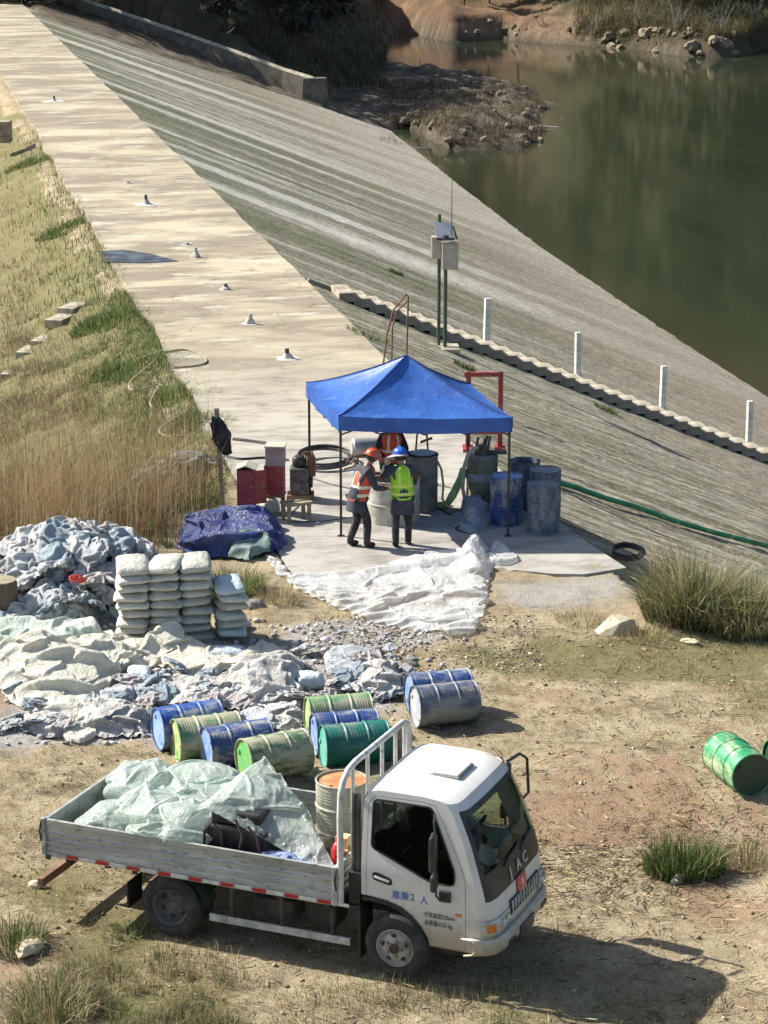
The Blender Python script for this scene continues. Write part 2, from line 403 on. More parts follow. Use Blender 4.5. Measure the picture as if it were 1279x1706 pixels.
# ---- lake-side face: long water stains run down the slope
def face_material():
    m, t, p = nodes('face_stone'); co = coord(t); c1 = coord(t, (.012, .55, .02)); c2 = coord(t, (.10, 2.6, .1)); c3 = coord(t, (1.3, 5, 1))
    sx = t.nodes.new('ShaderNodeSeparateXYZ'); t.links.new(co, sx.inputs[0])
    far = ramp(t, N(t, 'ShaderNodeMapRange', **{'From Min': -15., 'From Max': 140.}).outputs[0], [(0, 0), (1, 1)])
    mr = [n for n in t.nodes if n.bl_idname == 'ShaderNodeMapRange'][-1]; t.links.new(sx.outputs['Y'], mr.inputs[0])
    n1 = nz(t, c1, 1, 6, .62, .25); n2 = nz(t, c2, 1, 7, .7, .3); n3 = nz(t, c3, 2.2, 7, .75, .2); nf = nz(t, co, 7, 6, .8)
    light = (.50, .48, .39); mid = (.235, .225, .165); moss = (.095, .11, .045); brown = (.19, .155, .105)
    n0 = nz(t, coord(t, (.006, .16, .02)), 1, 3, .6, .3)
    c = mix(t, mid, light, ramp(t, n1, [(.44, 0), (.53, 1)]))
    c = mix(t, c, [x*.8 for x in mid], ramp(t, n0, [(.44, 0), (.50, .85)]))
    c = mix(t, c, moss, ramp(t, n1, [(.385, 1), (.43, 0)]))
    c = mix(t, c, (.52, .50, .42), ramp(t, n0, [(.38, .85), (.44, 0)]))
    c = mix(t, c, [x*.55 for x in mid], ramp(t, n2, [(.50, 0), (.64, .9)]))
    md = nz(t, coord(t, (.22, .7, 1)), 1, 8, .72); c = mix(t, c, (.10, .115, .055), ramp(t, md, [(.56, 0), (.64, .75)])); c = mix(t, c, (.55, .54, .47), ramp(t, md, [(.34, .7), (.42, 0)]))
    sx0 = N(t, 'ShaderNodeMapRange', **{'From Min': 0., 'From Max': 14.}); t.links.new(sx.outputs['X'], sx0.inputs[0]); ma = N(t, 'ShaderNodeMath', operation='ADD'); t.links.new(sx0.outputs[0], ma.inputs[0]); t.links.new(n1, ma.inputs[1])
    c = mix(t, c, mix(t, (.125, .135, .07), (.21, .20, .14), ramp(t, n2, [(.4, 0), (.6, 1)])), ramp(t, ma.outputs[0], [(.55, .85), (.95, 0)]))     # mossy belt under the crest
    nb = nz(t, coord(t, (.008, .22, .02)), 1, 3, .55, .35)
    c = mix(t, c, (.095, .11, .05), ramp(t, nb, [(.385, .9), (.445, 0)])); c = mix(t, c, (.60, .58, .50), ramp(t, nb, [(.545, 0), (.60, .8)]))
    lw_ = N(t, 'ShaderNodeMapRange', **{'From Min': 14., 'From Max': 24.}); t.links.new(sx.outputs['X'], lw_.inputs[0]); c = mix(t, c, mix(t, (.56, .53, .45), (.33, .30, .23), ramp(t, n2, [(.44, 0), (.6, 1)])), ramp(t, lw_.outputs[0], [(.15, 0), (.9, .8)]))   # bleached by the changing water level
    # nearest part under the stairs is older and darker; the strip washed by the lake is pale
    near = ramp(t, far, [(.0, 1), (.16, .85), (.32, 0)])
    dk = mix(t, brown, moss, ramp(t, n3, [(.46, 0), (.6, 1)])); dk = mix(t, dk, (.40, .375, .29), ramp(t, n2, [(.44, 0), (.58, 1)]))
    low = ramp(t, N(t, 'ShaderNodeMapRange', **{'From Min': 0., 'From Max': 26.}).outputs[0], [(0, 0), (1, 1)])
    mr2 = [n for n in t.nodes if n.bl_idname == 'ShaderNodeMapRange'][-1]; t.links.new(sx.outputs['X'], mr2.inputs[0])
    wash = ramp(t, low, [(.26, 0), (.6, .85), (.9, .9), (1, .6)])
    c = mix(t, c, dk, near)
    c = mix(t, c, mix(t, (.37, .315, .24), (.26, .21, .155), ramp(t, n2, [(.42, 0), (.6, 1)])), mix(t, (0, 0, 0), wash, ramp(t, far, [(.25, 1), (.5, .5)])))
    c = mix(t, c, (.075, .07, .045), ramp(t, n3, [(.56, 0), (.70, .85)]))
    c = mix(t, c, (.56, .54, .46), ramp(t, nf, [(.55, 0), (.63, .8)]))
    c = mix(t, c, (.06, .06, .038), ramp(t, nf, [(.37, .85), (.45, 0)]))
    c = mix(t, c, ramp(t, nz(t, co, 3.2, 9, .85), [(.30, .42), (.50, 1.0), (.70, 1.45)]), 1.0, 'MULTIPLY')
    t.links.new(c, p.inputs['Base Color']); p.inputs['Roughness'].default_value = .95; p.inputs['Specular IOR Level'].default_value = .15
    mm = N(t, 'ShaderNodeMath', operation='ADD'); t.links.new(n3, mm.inputs[0]); t.links.new(nf, mm.inputs[1])
    bump(t, p, mm.outputs[0], .9, .06); return m
FACE = face_material()
fx_ = np.concatenate([np.arange(0.0, 16, .16), np.arange(16, 34.1, .5)]); fy_ = np.concatenate([np.arange(-19, 25, .16), np.arange(25, 150.1, .8)])
def facez(x, y): return -fk(y)*x-.03+(fbm(x*2.2, y*2.2, 4, 12)-.47)*.10*sst(.0, .6, x)-.35*sst(30, 34, x)
V, F = hgrid(fx_, fy_, facez)
tag(dam(mobj('dam_face', npmesh('dam_face', V, F), FACE, None, 0)), kind='structure')

# ---- far terrain: lake bed, mud spit, abutment hillside, red far bank, wooded hills
_sh = sorted([(G(x, y, WZ).x, G(x, y, WZ).y) for x, y in ((640, 46), (750, 70), (840, 66), (900, 72), (985, 78), (1060, 82), (1130, 92), (1190, 96), (1240, 92), (1279, 82))])
_shx = [-60, -8]+[a for a, b in _sh]+[75, 200]; _shy = [330, 330]+[b for a, b in _sh]+[265, 240]
_pen = [G(x, y, WZ) for x, y in ((700, 255), (770, 254), (835, 250), (880, 236), (905, 215), (918, 185), (890, 160), (858, 142), (790, 124), (720, 116), (655, 110), (600, 105), (540, 130), (520, 180), (600, 220))]
def polyd(x, y, P):
    ins = np.zeros(x.shape, bool); d = np.full(x.shape, 1e9); n = len(P)
    for i in range(n):
        a = P[i]; b = P[(i+1) % n]
        c = ((a.y > y) != (b.y > y)) & (x < (b.x-a.x)*(y-a.y)/((b.y-a.y)+1e-9)+a.x); ins ^= c
        ex, ey = b.x-a.x, b.y-a.y; tt = np.clip(((x-a.x)*ex+(y-a.y)*ey)/(ex*ex+ey*ey+1e-9), 0, 1)
        d = np.minimum(d, np.hypot(x-a.x-tt*ex, y-a.y-tt*ey))
    return np.where(ins, d, -d)
_wp = [GY(x, y, Y) for x, y, Y in ((522, 134, 197), (470, 118, 199), (400, 92, 201), (300, 57, 204), (220, 30, 206), (140, 3, 208), (90, -16, 210))][::-1]
_wx, _wy, _wz = [q.x for q in _wp], [q.y for q in _wp], [q.z for q in _wp]
def tz(x, y, rough=True):
    x = np.asarray(x, float); y = np.asarray(y, float)
    n = (fbm(x*.16, y*.16, 5, 41)-.47); n2 = (fbm(x*.7, y*.5, 4, 43)-.47)
    d = y-np.interp(x, _shx, _shy)+n*3.0
    far = WZ+np.where(d > 0, np.minimum(d*.85, 2.6+n*2)+np.maximum(0, d-3)*.16+np.maximum(0, d-16)*.55, d*.4)
    pd = polyd(x, y, _pen)+(fbm(x*.45, y*.22, 4, 47)-.47)*5.5
    pen = WZ+np.where(pd > 0, np.minimum(pd*.4, .55)+sst(2, 6, pd)*1.0*sst(1, 5, x)*sst(215, 195, y)+n2*.9*sst(0, 1.5, pd), pd*.5)
    x0 = np.interp(y, [150, 188, 196, 215, 250, 300, 340], [-9, -8.5, -7.5, -5, -1.5, .5, 3])
    run = np.maximum(0, x0-x); st = np.interp(y, [188, 200, 214], [.36, .5, .95])
    hill = np.where(run > 0, np.minimum(WZ+.5+run*st+n*run*.12, 13+n*6-.25*np.maximum(0, run-28)), WZ-.3*(x-x0))
    # ground against the end of the dam follows its face
    lx, ly = w2d(x, y)
    ab = np.where(ly > 118, -.335*np.clip(lx, 0, 40)+.15+.12*np.maximum(0, ly-142)*(lx < 24), -20)
    ab = np.where(lx < 0, np.where(ly > 162, -.2, -1.2)-.3*np.maximum(0, -6-lx), ab)
    z = np.maximum.reduce([far, pen, np.where(y > 186, hill, -20), np.where(ly > 120, ab, -20), np.full(x.shape, -13.5)])
    z = np.where((ly < 138) & (lx < 30) & (lx > -6), np.minimum(z, -fk(ly)*np.maximum(lx, 0)-.25), z)
    if rough: z = z+np.where(z > WZ-.3, n2*.5, 0)
    wy = np.interp(x, _wx, _wy); z = np.where((y < wy+.6) & (x < -5.2) & (x > _wx[0]-4), np.minimum(z, np.interp(x, _wx, _wz)-np.interp(x, [-8, -5.7], [.75, 1.25])), z)
    return np.where((lx < .6) & (ly < 165), np.minimum(z, -.6-.3*np.maximum(0, -6-lx)), z)
def tcol(x, y, z):
    n = fbm(x*.25, y*.25, 5, 71); n2 = fbm(x*1.1, y*1.1, 4, 73)
    d = y-np.interp(x, _shx, _shy)
    c = mixc((.17, .14, .105), (.27, .23, .17), sst(.35, .6, n2))
    red = sst(-1, 3, d)*sst(14, 0, np.abs(x-9)-8)
    c = c*(1-red)[:, None]+mixc((.34, .215, .13), (.22, .14, .09), sst(.4, .6, n))*red[:, None]
    rt = sst(-1, 2, d)*sst(18, 26, x)
    c = c*(1-rt)[:, None]+mixc((.30, .23, .135), (.12, .10, .06), sst(.4, .55, n))*rt[:, None]
    wood = sst(8, 16, d+n*8)*(1-red*.6)
    c = c*(1-wood)[:, None]+np.array([[.07, .08, .035]])*wood[:, None]
    mud = sst(WZ+.7, WZ+.1, z); c = c*(1-mud*.45)[:, None]
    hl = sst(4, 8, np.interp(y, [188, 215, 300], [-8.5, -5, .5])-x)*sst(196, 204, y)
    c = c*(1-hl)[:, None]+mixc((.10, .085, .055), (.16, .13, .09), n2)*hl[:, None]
    return c
xs = np.concatenate([np.arange(-600, -60, 30), np.arange(-60, 62, .6), np.arange(62, 660, 30)])
ys = np.concatenate([[90, 120, 150], np.arange(176, 330, .6), np.arange(330, 900, 15)])
V, F = hgrid(xs, ys, tz)
TERR, t, p = nodes('terrain_soil'); a = t.nodes.new('ShaderNodeAttribute'); a.attribute_name = 'tint'
co = coord(t); c = mix(t, a.outputs['Color'], (.45, .45, .45), ramp(t, nz(t, co, 1.6, 8, .75), [(.40, .0), (.75, 1)]), 'MULTIPLY')
t.links.new(c, p.inputs['Base Color']); p.inputs['Roughness'].default_value = .95; p.inputs['Specular IOR Level'].default_value = .1
bump(t, p, nz(t, co, 2.5, 8, .8), 1.0, .4)
tag(mobj('terrain', npmesh('terrain', V, F, tcol(V[:, 0], V[:, 1], V[:, 2])), TERR, None, 0), kind='structure')
V, F = hgrid(np.linspace(-700, 700, 30), np.linspace(-500, 90, 20), lambda x, y: x*0-15.0)
tag(mobj('valley_floor', npmesh('valley_floor', V, F, np.tile([[.2, .17, .08]], (len(V), 1))), TERR, None, 0), kind='structure')

# ---- lake
m, t, p = nodes('green_water'); co = coord(t)
sx = t.nodes.new('ShaderNodeSeparateXYZ'); t.links.new(co, sx.inputs[0])
mr = N(t, 'ShaderNodeMapRange', **{'From Min': 22., 'From Max': 42.}); t.links.new(sx.outputs['X'], mr.inputs[0])
c = mix(t, (.045, .042, .025), (.031, .039, .021), ramp(t, mr.outputs[0], [(.06, 0), (.24, 1)]))
c = mix(t, c, (.022, .030, .017), ramp(t, nz(t, coord(t, (.3, .05, 1)), 1, 3), [(.4, 0), (.7, 1)]))
t.links.new(c, p.inputs['Base Color']); p.inputs['Roughness'].default_value = .075; p.inputs['IOR'].default_value = 1.33
bump(t, p, nz(t, coord(t, (.5, .9, 1)), 1.0, 3), .035, .1)
mb = MB(); mb.add([(14, -60, WZ), (700, -60, WZ), (700, 420, WZ), (-30, 420, WZ), (14, 150, WZ)], [(0, 1, 2, 3, 4)])
tag(dam(mb.obj('lake_water', m, fix=False)), kind='structure')

# ---- stairs down the face (each step its own piece), posts, pipe
PALE = pm('pale_concrete', (.42, .38, .285), (.25, .22, .165), 2, rough=.9, c3=(.2, .19, .15), s3=9, bs=25, bstr=.3)
GREY = pm('grey_concrete', (.33, .31, .26), (.20, .185, .15), 2, rough=.9, c3=(.12, .115, .09), s3=9, bs=25)
st0 = on_face(548, 486); st1 = on_face(1279, 772)
y0 = (st0[1]+st1[1])/2
stair = thing('concrete_staircase', d2w(0, y0, 0), 'long concrete staircase of saw-tooth steps running down the lake-side face of the dam', 'staircase', rz=DROT)
run = .43; nst = 46
for i in range(nst):
    x = .75+i*run; z = -fk(y0)*x-.05; rise = .46*run
    q = MB(); q.box((run*.5, .36+random.uniform(-.02, .02), rise*.5-.03), (run+.03, 1.42, rise+.06), Matrix.Rotation(random.uniform(-.02, .02), 3, 'Z'))
    o = q.obj('step', PALE, stair, bevel=.01); o.location = (x, 0, z)
q = MB(); q.bar((.1, -.40, -.20), (nst*run, -.40, -.20-.42*nst*run), .10, .20); q.obj('string_wall', GREY, stair)
q = MB(); q.bar((.1, 1.14, -.02), (nst*run, 1.14, -.02-.42*nst*run), .14, .12); q.obj('kerb', GREY, stair)
WHITE = pm('white_weathered_paint', (.72, .71, .66), (.5, .48, .42), 6, rough=.7, c3=(.25, .23, .19), s3=14)
ORD = ['first', 'second', 'third', 'fourth', 'fifth', 'sixth', 'seventh', 'eighth', 'ninth', 'tenth']
for i, (px, py) in enumerate([(810, 572), (962, 627), (1103, 682), (1247, 739)]):
    lx, ly, lz, q = on_face(px, py)
    o = MB().box((0, 0, .62), (.17, .15, 1.5)).obj('post', WHITE, bevel=.012); o.name = 'concrete_post'
    o.location = (q.x, q.y, q.z); o.rotation_euler = (random.uniform(-.02, .02), random.uniform(-.02, .02), DROT+.15)
    tag(o, ['white concrete post beside the stairs, nearest to the tall instrument cabinet', 'white concrete post beside the stairs, second one down from the instrument cabinet',
            'white concrete post beside the stairs, third one down from the instrument cabinet', 'white concrete post beside the stairs, the lowest, at the right edge of the picture'][i], 'post', 'white posts beside the stairs on the dam face')
GPIPE = pm('green_hose', (.02, .26, .10), (.015, .16, .07), 3, rough=.45)
pts = []
for px, py in ((925, 808), (960, 818), (1010, 836), (1060, 850), (1120, 872), (1180, 890), (1235, 904), (1290, 918)):
    lx, ly, lz, q = on_face(px, py); pts.append((q.x, q.y, q.z+.07))
o = MB().tube(pts, .055, 10).obj('green_pipe', GPIPE, smooth=40); tag(o, 'green pipe running down the dam face from the drums beside the tent', 'pipe')

# ---- abutment wall at the far end of the dam
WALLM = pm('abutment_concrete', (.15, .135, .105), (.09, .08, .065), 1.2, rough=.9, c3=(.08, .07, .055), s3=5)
wp = [GY(x, y, Y) for x, y, Y in ((522, 134, 197), (470, 118, 199), (400, 92, 201), (300, 57, 204), (220, 30, 206), (140, 3, 208), (90, -16, 210))]
mb = MB(); P = []
for i, q in enumerate(wp):
    h = 1.35 if i < 2 else .8
    P.append([q+Vector((0, .5, -h-1.5)), q+Vector((0, .5, 0)), q+Vector((0, -.15, 0)), q+Vector((-.1, -.35, -h-1.5))])
mb.loft(P)
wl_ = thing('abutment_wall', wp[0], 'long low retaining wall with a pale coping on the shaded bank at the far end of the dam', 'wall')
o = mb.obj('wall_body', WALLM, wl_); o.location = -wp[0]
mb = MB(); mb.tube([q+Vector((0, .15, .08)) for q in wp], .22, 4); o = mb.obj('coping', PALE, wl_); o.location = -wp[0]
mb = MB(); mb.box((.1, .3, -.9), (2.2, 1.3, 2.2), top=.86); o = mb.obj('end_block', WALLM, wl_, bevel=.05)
# ================================================================== DRUMS
BLUE, BLUE2 = (.025, .095, .30), (.03, .07, .19)
DM = {
 'blue': drummat('blue_drum_paint', (.025, .10, .36), (.34, .36, .36), .40),
 'blue_worn': drummat('worn_blue_drum_paint', (.025, .07, .24), (.30, .31, .30), .44),
 'cream': drummat('cream_green_drum_paint', (.44, .42, .27), (.10, .25, .10), .46, .05),
 'green': drummat('green_drum_paint', (.055, .17, .065), (.36, .36, .24), .50, .06),
 'teal': drummat('teal_drum_paint', (.008, .165, .125), (.10, .28, .23), .34),
 'grimy': drummat('cement_caked_drum_paint', (.30, .30, .27), (.07, .085, .14), .48, .03),
 'slate': drummat('grey_blue_drum_paint', (.085, .115, .16), (.20, .22, .25), .45),
 'bright': drummat('bright_green_drum_paint', (.02, .30, .115), (.40, .47, .28), .44, dirt=(.10, .27, .16)),
 'steel': drummat('pale_steel_drum_paint', (.46, .46, .36), (.24, .24, .17), .42, .05),
}
LID = {'blue': pm('blue_lid', (.12, .27, .62), (.30, .40, .60), 4, rough=.5), 'blue_worn': pm('sunlit_blue_lid', (.14, .26, .55), (.35, .40, .48), 5, rough=.5),  # painted lids lighter than their shells: sunlight on the ends put into colour
       'cream': pm('cream_lid', (.45, .47, .22), (.16, .36, .10), 5, rough=.5), 'green': pm('green_lid', (.10, .42, .12), (.28, .38, .14), 5, rough=.5),
       'teal': pm('teal_lid', (.05, .36, .27), (.18, .42, .35), 4, rough=.5), 'grimy': pm('grimy_lid', (.50, .51, .50), (.30, .32, .38), 6, rough=.6),
       'slate': pm('slate_lid', (.13, .16, .20), (.22, .23, .24), 5, rough=.6), 'bright': pm('shaded_green_lid', (.012, .075, .035), (.03, .05, .03), 4, rough=.5),  # bright-green lid darkened: shade on the end facing the camera put into colour
       'steel': pm('rusty_lid', (.36, .15, .055), (.52, .27, .13), 5, rough=.8, c3=(.13, .05, .02), s3=8)}
INNER = pm('dark_drum_inside', (.05, .045, .04), rough=.9)
_dm = {}
def drum_meshes(open_top):
    if open_top in _dm: return _dm[open_top]
    r = .286; prof = [(r-.012, .012), (r+.006, 0), (r+.009, .012), (r, .022)]
    z = .022
    def hoop(zc, a, wd): return [(r, zc-wd), (r+a*.8, zc-wd*.45), (r+a, zc), (r+a*.8, zc+wd*.45), (r, zc+wd)]
    for zc in (.075, .11, .145, .18, .215): prof += hoop(zc, .0032, .014)
    prof += hoop(.293, .015, .022)
    for zc in (.36, .40, .44, .48, .52): prof += hoop(zc, .0022, .014)
    prof += hoop(.587, .015, .022)
    for zc in (.665, .70, .735, .77, .805): prof += hoop(zc, .0032, .014)
    prof += [(r, .858), (r+.009, .866), (r+.009, .878), (r+.004, .882), (r-.008, .880)]
    inner = [(r-.010, .862)] if not open_top else [(r-.010, .86), (r-.010, .05), (.001, .05)]
    a = MB(); a.lathe(prof+inner, 36, cap=False).mesh('x'); ma = a.mesh('drum_shell')
    b = MB(); b.lathe([(.001, .859), (.20, .859), (.255, .856), (r-.009, .861)], 36, cap=False); mt = b.mesh('drum_lid')
    b = MB(); b.lathe([(r-.011, .013), (.001, .016)], 36, cap=False); mbm = b.mesh('drum_base')
    c = MB(); c.lathe([(.034, .859), (.036, .874), (.026, .878), (.001, .876)], 12, Matrix.Translation((.17, .09, 0)), cap=False)
    c2 = MB(); c2.lathe([(.018, .859), (.02, .872), (.001, .873)], 10, Matrix.Translation((-.19, -.06, 0)), cap=False)
    _dm[open_top] = (ma, mt, mbm, c.mesh('bung'), c2.mesh('bung')); return _dm[open_top]
def drum(name, loc, kind, label, group, rot=(0, 0, 0), open_top=False, flip=False, dent=0):
    t = thing(name, loc, label, 'oil drum', group, rot=rot)
    ma, mt, mbm, c, c2 = drum_meshes(open_top)
    def put(n, me, mat):
        me = me.copy()
        if n == 'drum_shell':                       # dents of its own
            sd_ = random.uniform(0, 99); n_ = len(me.vertices); co_ = np.empty(n_*3, np.float32); me.vertices.foreach_get('co', co_); co_ = co_.reshape(-1, 3)
            k_ = np.array([mnoise.noise(Vector((float(x)*3+sd_, float(y)*3, float(z)*2.2))) for x, y, z in co_]); k_ = -.022*np.clip(k_-.25, 0, 1)/.5-.004*k_
            r_ = np.hypot(co_[:, 0], co_[:, 1])+1e-6; co_[:, :2] *= (1+np.where(r_ > .2, k_, 0)/r_)[:, None]; me.vertices.foreach_set('co', co_.ravel())
        return mobj(n, me, mat, t, 40)
    put('drum_shell', ma, DM[kind]); put('drum_base', mbm, LID[kind])
    if not open_top:
        put('drum_lid', mt, LID[kind]); put('bung', c, LID[kind]); put('bung', c2, LID[kind])
    return t
def lying(px, py, yaw, kind, label, roll=0, group='drums lying on the ground behind the truck'):
    g0 = G(px, py); z = float(gz(g0.x, g0.y))
    a = R(yaw)
    # local Z (drum axis) along the ground direction `yaw`, lid end first
    M = Matrix.Rotation(a, 4, 'Z') @ Matrix.Rotation(-PI/2, 4, 'Y') @ Matrix.Rotation(roll, 4, 'Z')
    o = drum('oil_drum', (0, 0, 0), kind, label, group)
    # lid faces the viewer's left end: axis runs from base (right) to lid (left)
    p = Vector((g0.x, g0.y, z+.285))+Vector((math.cos(a), math.sin(a), 0))*.88
    o.matrix_world = Matrix.Translation(p) @ M
    return o
lying(263, 1249, 24, 'blue', 'bright blue drum lying on its side, leftmost of the row behind the truck', .3)
lying(292, 1267, 21, 'cream', 'cream drum with green worn patches, between two blue drums on the left', 1.2)
lying(343, 1284, 22, 'blue_worn', 'worn blue drum between a cream drum and a dark green drum, behind the bed', 2)
lying(406, 1311, 27, 'green', 'dark green drum with yellowish scuffs lying nearest the truck bed', .7)
lying(512, 1224, 13, 'cream', 'cream and green drum, rearmost of the three behind the headboard', 2.2)
lying(522, 1249, 14, 'blue_worn', 'worn blue drum lying between the cream drum and the teal drum', .2)
lying(537, 1274, 15, 'teal', 'clean teal drum lying on its side just behind the rusty drum in the truck', 1)
lying(681, 1187, 16, 'blue_worn', 'blue drum with pale scrapes lying behind the cement-caked drum', 1.9)
lying(690, 1210, 17, 'grimy', 'cement-caked grey drum lying in front of a blue drum on the bare dirt', .5)
lying(1252, 1331, 108, 'bright', 'bright green drum with a painted-shade end towards the camera, lying at the right edge', .5, 'drums at the right edge')
o = bpy.data.objects[-1] if False else None
lying(1286, 1303, 20, 'bright', 'green drum cut off by the right edge of the picture', 1.4, 'drums at the right edge')
DG = 'drums standing at the right of the tent'
def standing(px, py, kind, label, **k):
    g0 = G(px, py); return drum('oil_drum', (g0.x, g0.y, .027), kind, label, DG, rot=(0, 0, random.uniform(0, 6)), **k)
standing(904, 887, 'slate', 'scuffed grey-blue drum standing in front at the right edge of the tent shade')
standing(907, 862, 'slate', 'grey-blue drum standing directly behind the scuffed front drum, right of the tent')
standing(873, 846, 'slate', 'open-topped grey drum standing at the back right of the tent', open_top=True)
standing(843, 873, 'blue_worn', 'dark blue drum standing by the front right leg of the tent')
g0 = G(826, 848); d_ = drum('oil_drum', (0, 0, 0), 'blue_worn', 'dark drum lying on its side behind the standing dark blue drum under the tent', DG)
d_.matrix_world = Matrix.Translation(Vector((g0.x, g0.y, .31))+Vector((.88, .15, 0))) @ Matrix.Rotation(R(9), 4, 'Z') @ Matrix.Rotation(-PI/2, 4, 'Y')

# ================================================================== CEMENT BAGS
def bag_mesh(name, sx, sy, sz, seed, sag=.02):
    n, m = 34, 24; V = []; F = []
    for i in range(m+1):
        ph = -PI/2+PI*i/m
        for k in range(n):
            th = 2*PI*k/n
            e1, e2 = .52, .30
            f = lambda c, e: math.copysign(abs(c)**e, c)
            x = f(math.cos(ph), e1)*f(math.cos(th), e2); y = f(math.cos(ph), e1)*f(math.sin(th), e2); z = f(math.sin(ph), .8)
            q = mnoise.noise(Vector((x*1.6+seed, y*1.6, z*1.2)))*.13+mnoise.noise(Vector((x*3.5+seed*3, y*3.5, z*3)))*.08-abs(mnoise.noise(Vector((x*5+seed, y*2.2, z*5+seed))))*.10
            puff = 1-.35*(abs(y)**4)-.15*abs(x)**4
            V.append((x*sx/2*(1+q*.5), y*sy/2*(1+q*.4), z*sz/2*puff*(1+q*1.6)-sag*(x*x)*.5))
    for i in range(m):
        for k in range(n): F.append((i*n+k, i*n+(k+1) % n, (i+1)*n+(k+1) % n, (i+1)*n+k))
    me = bpy.data.meshes.new(name); me.from_pydata(V, [], F); me.shade_smooth(); return me
def bagmat(name, a, b): return pm(name, a, b, 3.5, .4, .62, rough=.75, c3=(.40, .39, .35), s3=16, lo3=.56, hi3=.72, bs=16, bstr=.9, bd=.03, rnd=.2)
BAGW = bagmat('white_woven_bag', (.64, .62, .53), (.47, .46, .39)); BAGB = bagmat('bluish_woven_bag', (.55, .64, .66), (.42, .50, .52)); BAGG = bagmat('greyish_woven_bag', (.58, .58, .50), (.44, .44, .38))
def ordl(n): return ['top', 'second from the top', 'third from the top', 'fourth from the top', 'fifth from the top', 'sixth from the top', 'seventh from the top', 'eighth from the top', 'ninth from the top', 'bottom'][n]
stacks = [(222, 1080, 9, BAGW, .50, 'leftmost stack', 3), (274, 1077, 9, BAGW, .49, 'second stack from the left', -2), (323, 1074, 9, BAGG, .48, 'third stack from the left', 7), (379, 1076, 6, BAGB, .45, 'low stack at the right end', 12)]
for si, (px, py, nb, bmt, sx, nm, rz) in enumerate(stacks):
    g0 = G(px, py); c0 = Vector((g0.x, g0.y+.37, .03 if si < 3 else .10)); hb = .137
    for k in range(nb):
        top = k == nb-1
        me = bag_mesh('cement_bag', sx*random.uniform(.98, 1.07), .74, .165 if not top else .19, si*9+k)
        me.materials.append(bmt if not (si == 3 and 0 < k < nb-1) else BAGG)
        o = bpy.data.objects.new('cement_bag', me); link(o)
        o.location = c0+Vector((random.uniform(-.035, .035), random.uniform(-.04, .04), hb*(k+.5)+(.012 if top else 0)))
        o.rotation_euler = (random.uniform(-.03, .03)+(.05 if top else 0), random.uniform(-.07, .07)-.02*k*.4, R(rz+random.uniform(-8, 8)))
        lab = ('full pale cement bag on top of the ' if top else 'full pale cement bag, %s, in the ' % ordl(nb-1-k) if k else 'full pale cement bag at the very bottom of the ')+nm
        tag(o, lab, 'cement bag', 'full cement bags in four stacks')
for px, py, sx, sy, sz, rz, mt, lab in [(378, 1096, .62, .42, .17, 4, BAGB, 'bluish cement bag lying flat in front of the low right stack'), (232, 1128, .62, .34, .15, 96, BAGB, 'long bluish bag lying alone in front of the cream tarpaulin'),
                          (517, 1147, .42, .36, .26, 10, BAGB, 'pale blue block-shaped hardened bag among the grey debris'), (395, 1047, .40, .3, .16, 40, BAGW, 'small white bag leaning at the right of the low stack'),
                          (449, 858, .34, .30, .34, 20, BAGW, 'greenish white sack standing beside the red cabinets')]:
    g0 = G(px, py); me = bag_mesh('cement_bag', sx, sy, sz, px*.1)
    o = mobj('cement_bag', me, mt, None, 0); o.location = (g0.x, g0.y, max(0, float(gz(g0.x, g0.y)))+sz*.48); o.rotation_euler = (.05, .06, R(rz)); tag(o, lab, 'cement bag')

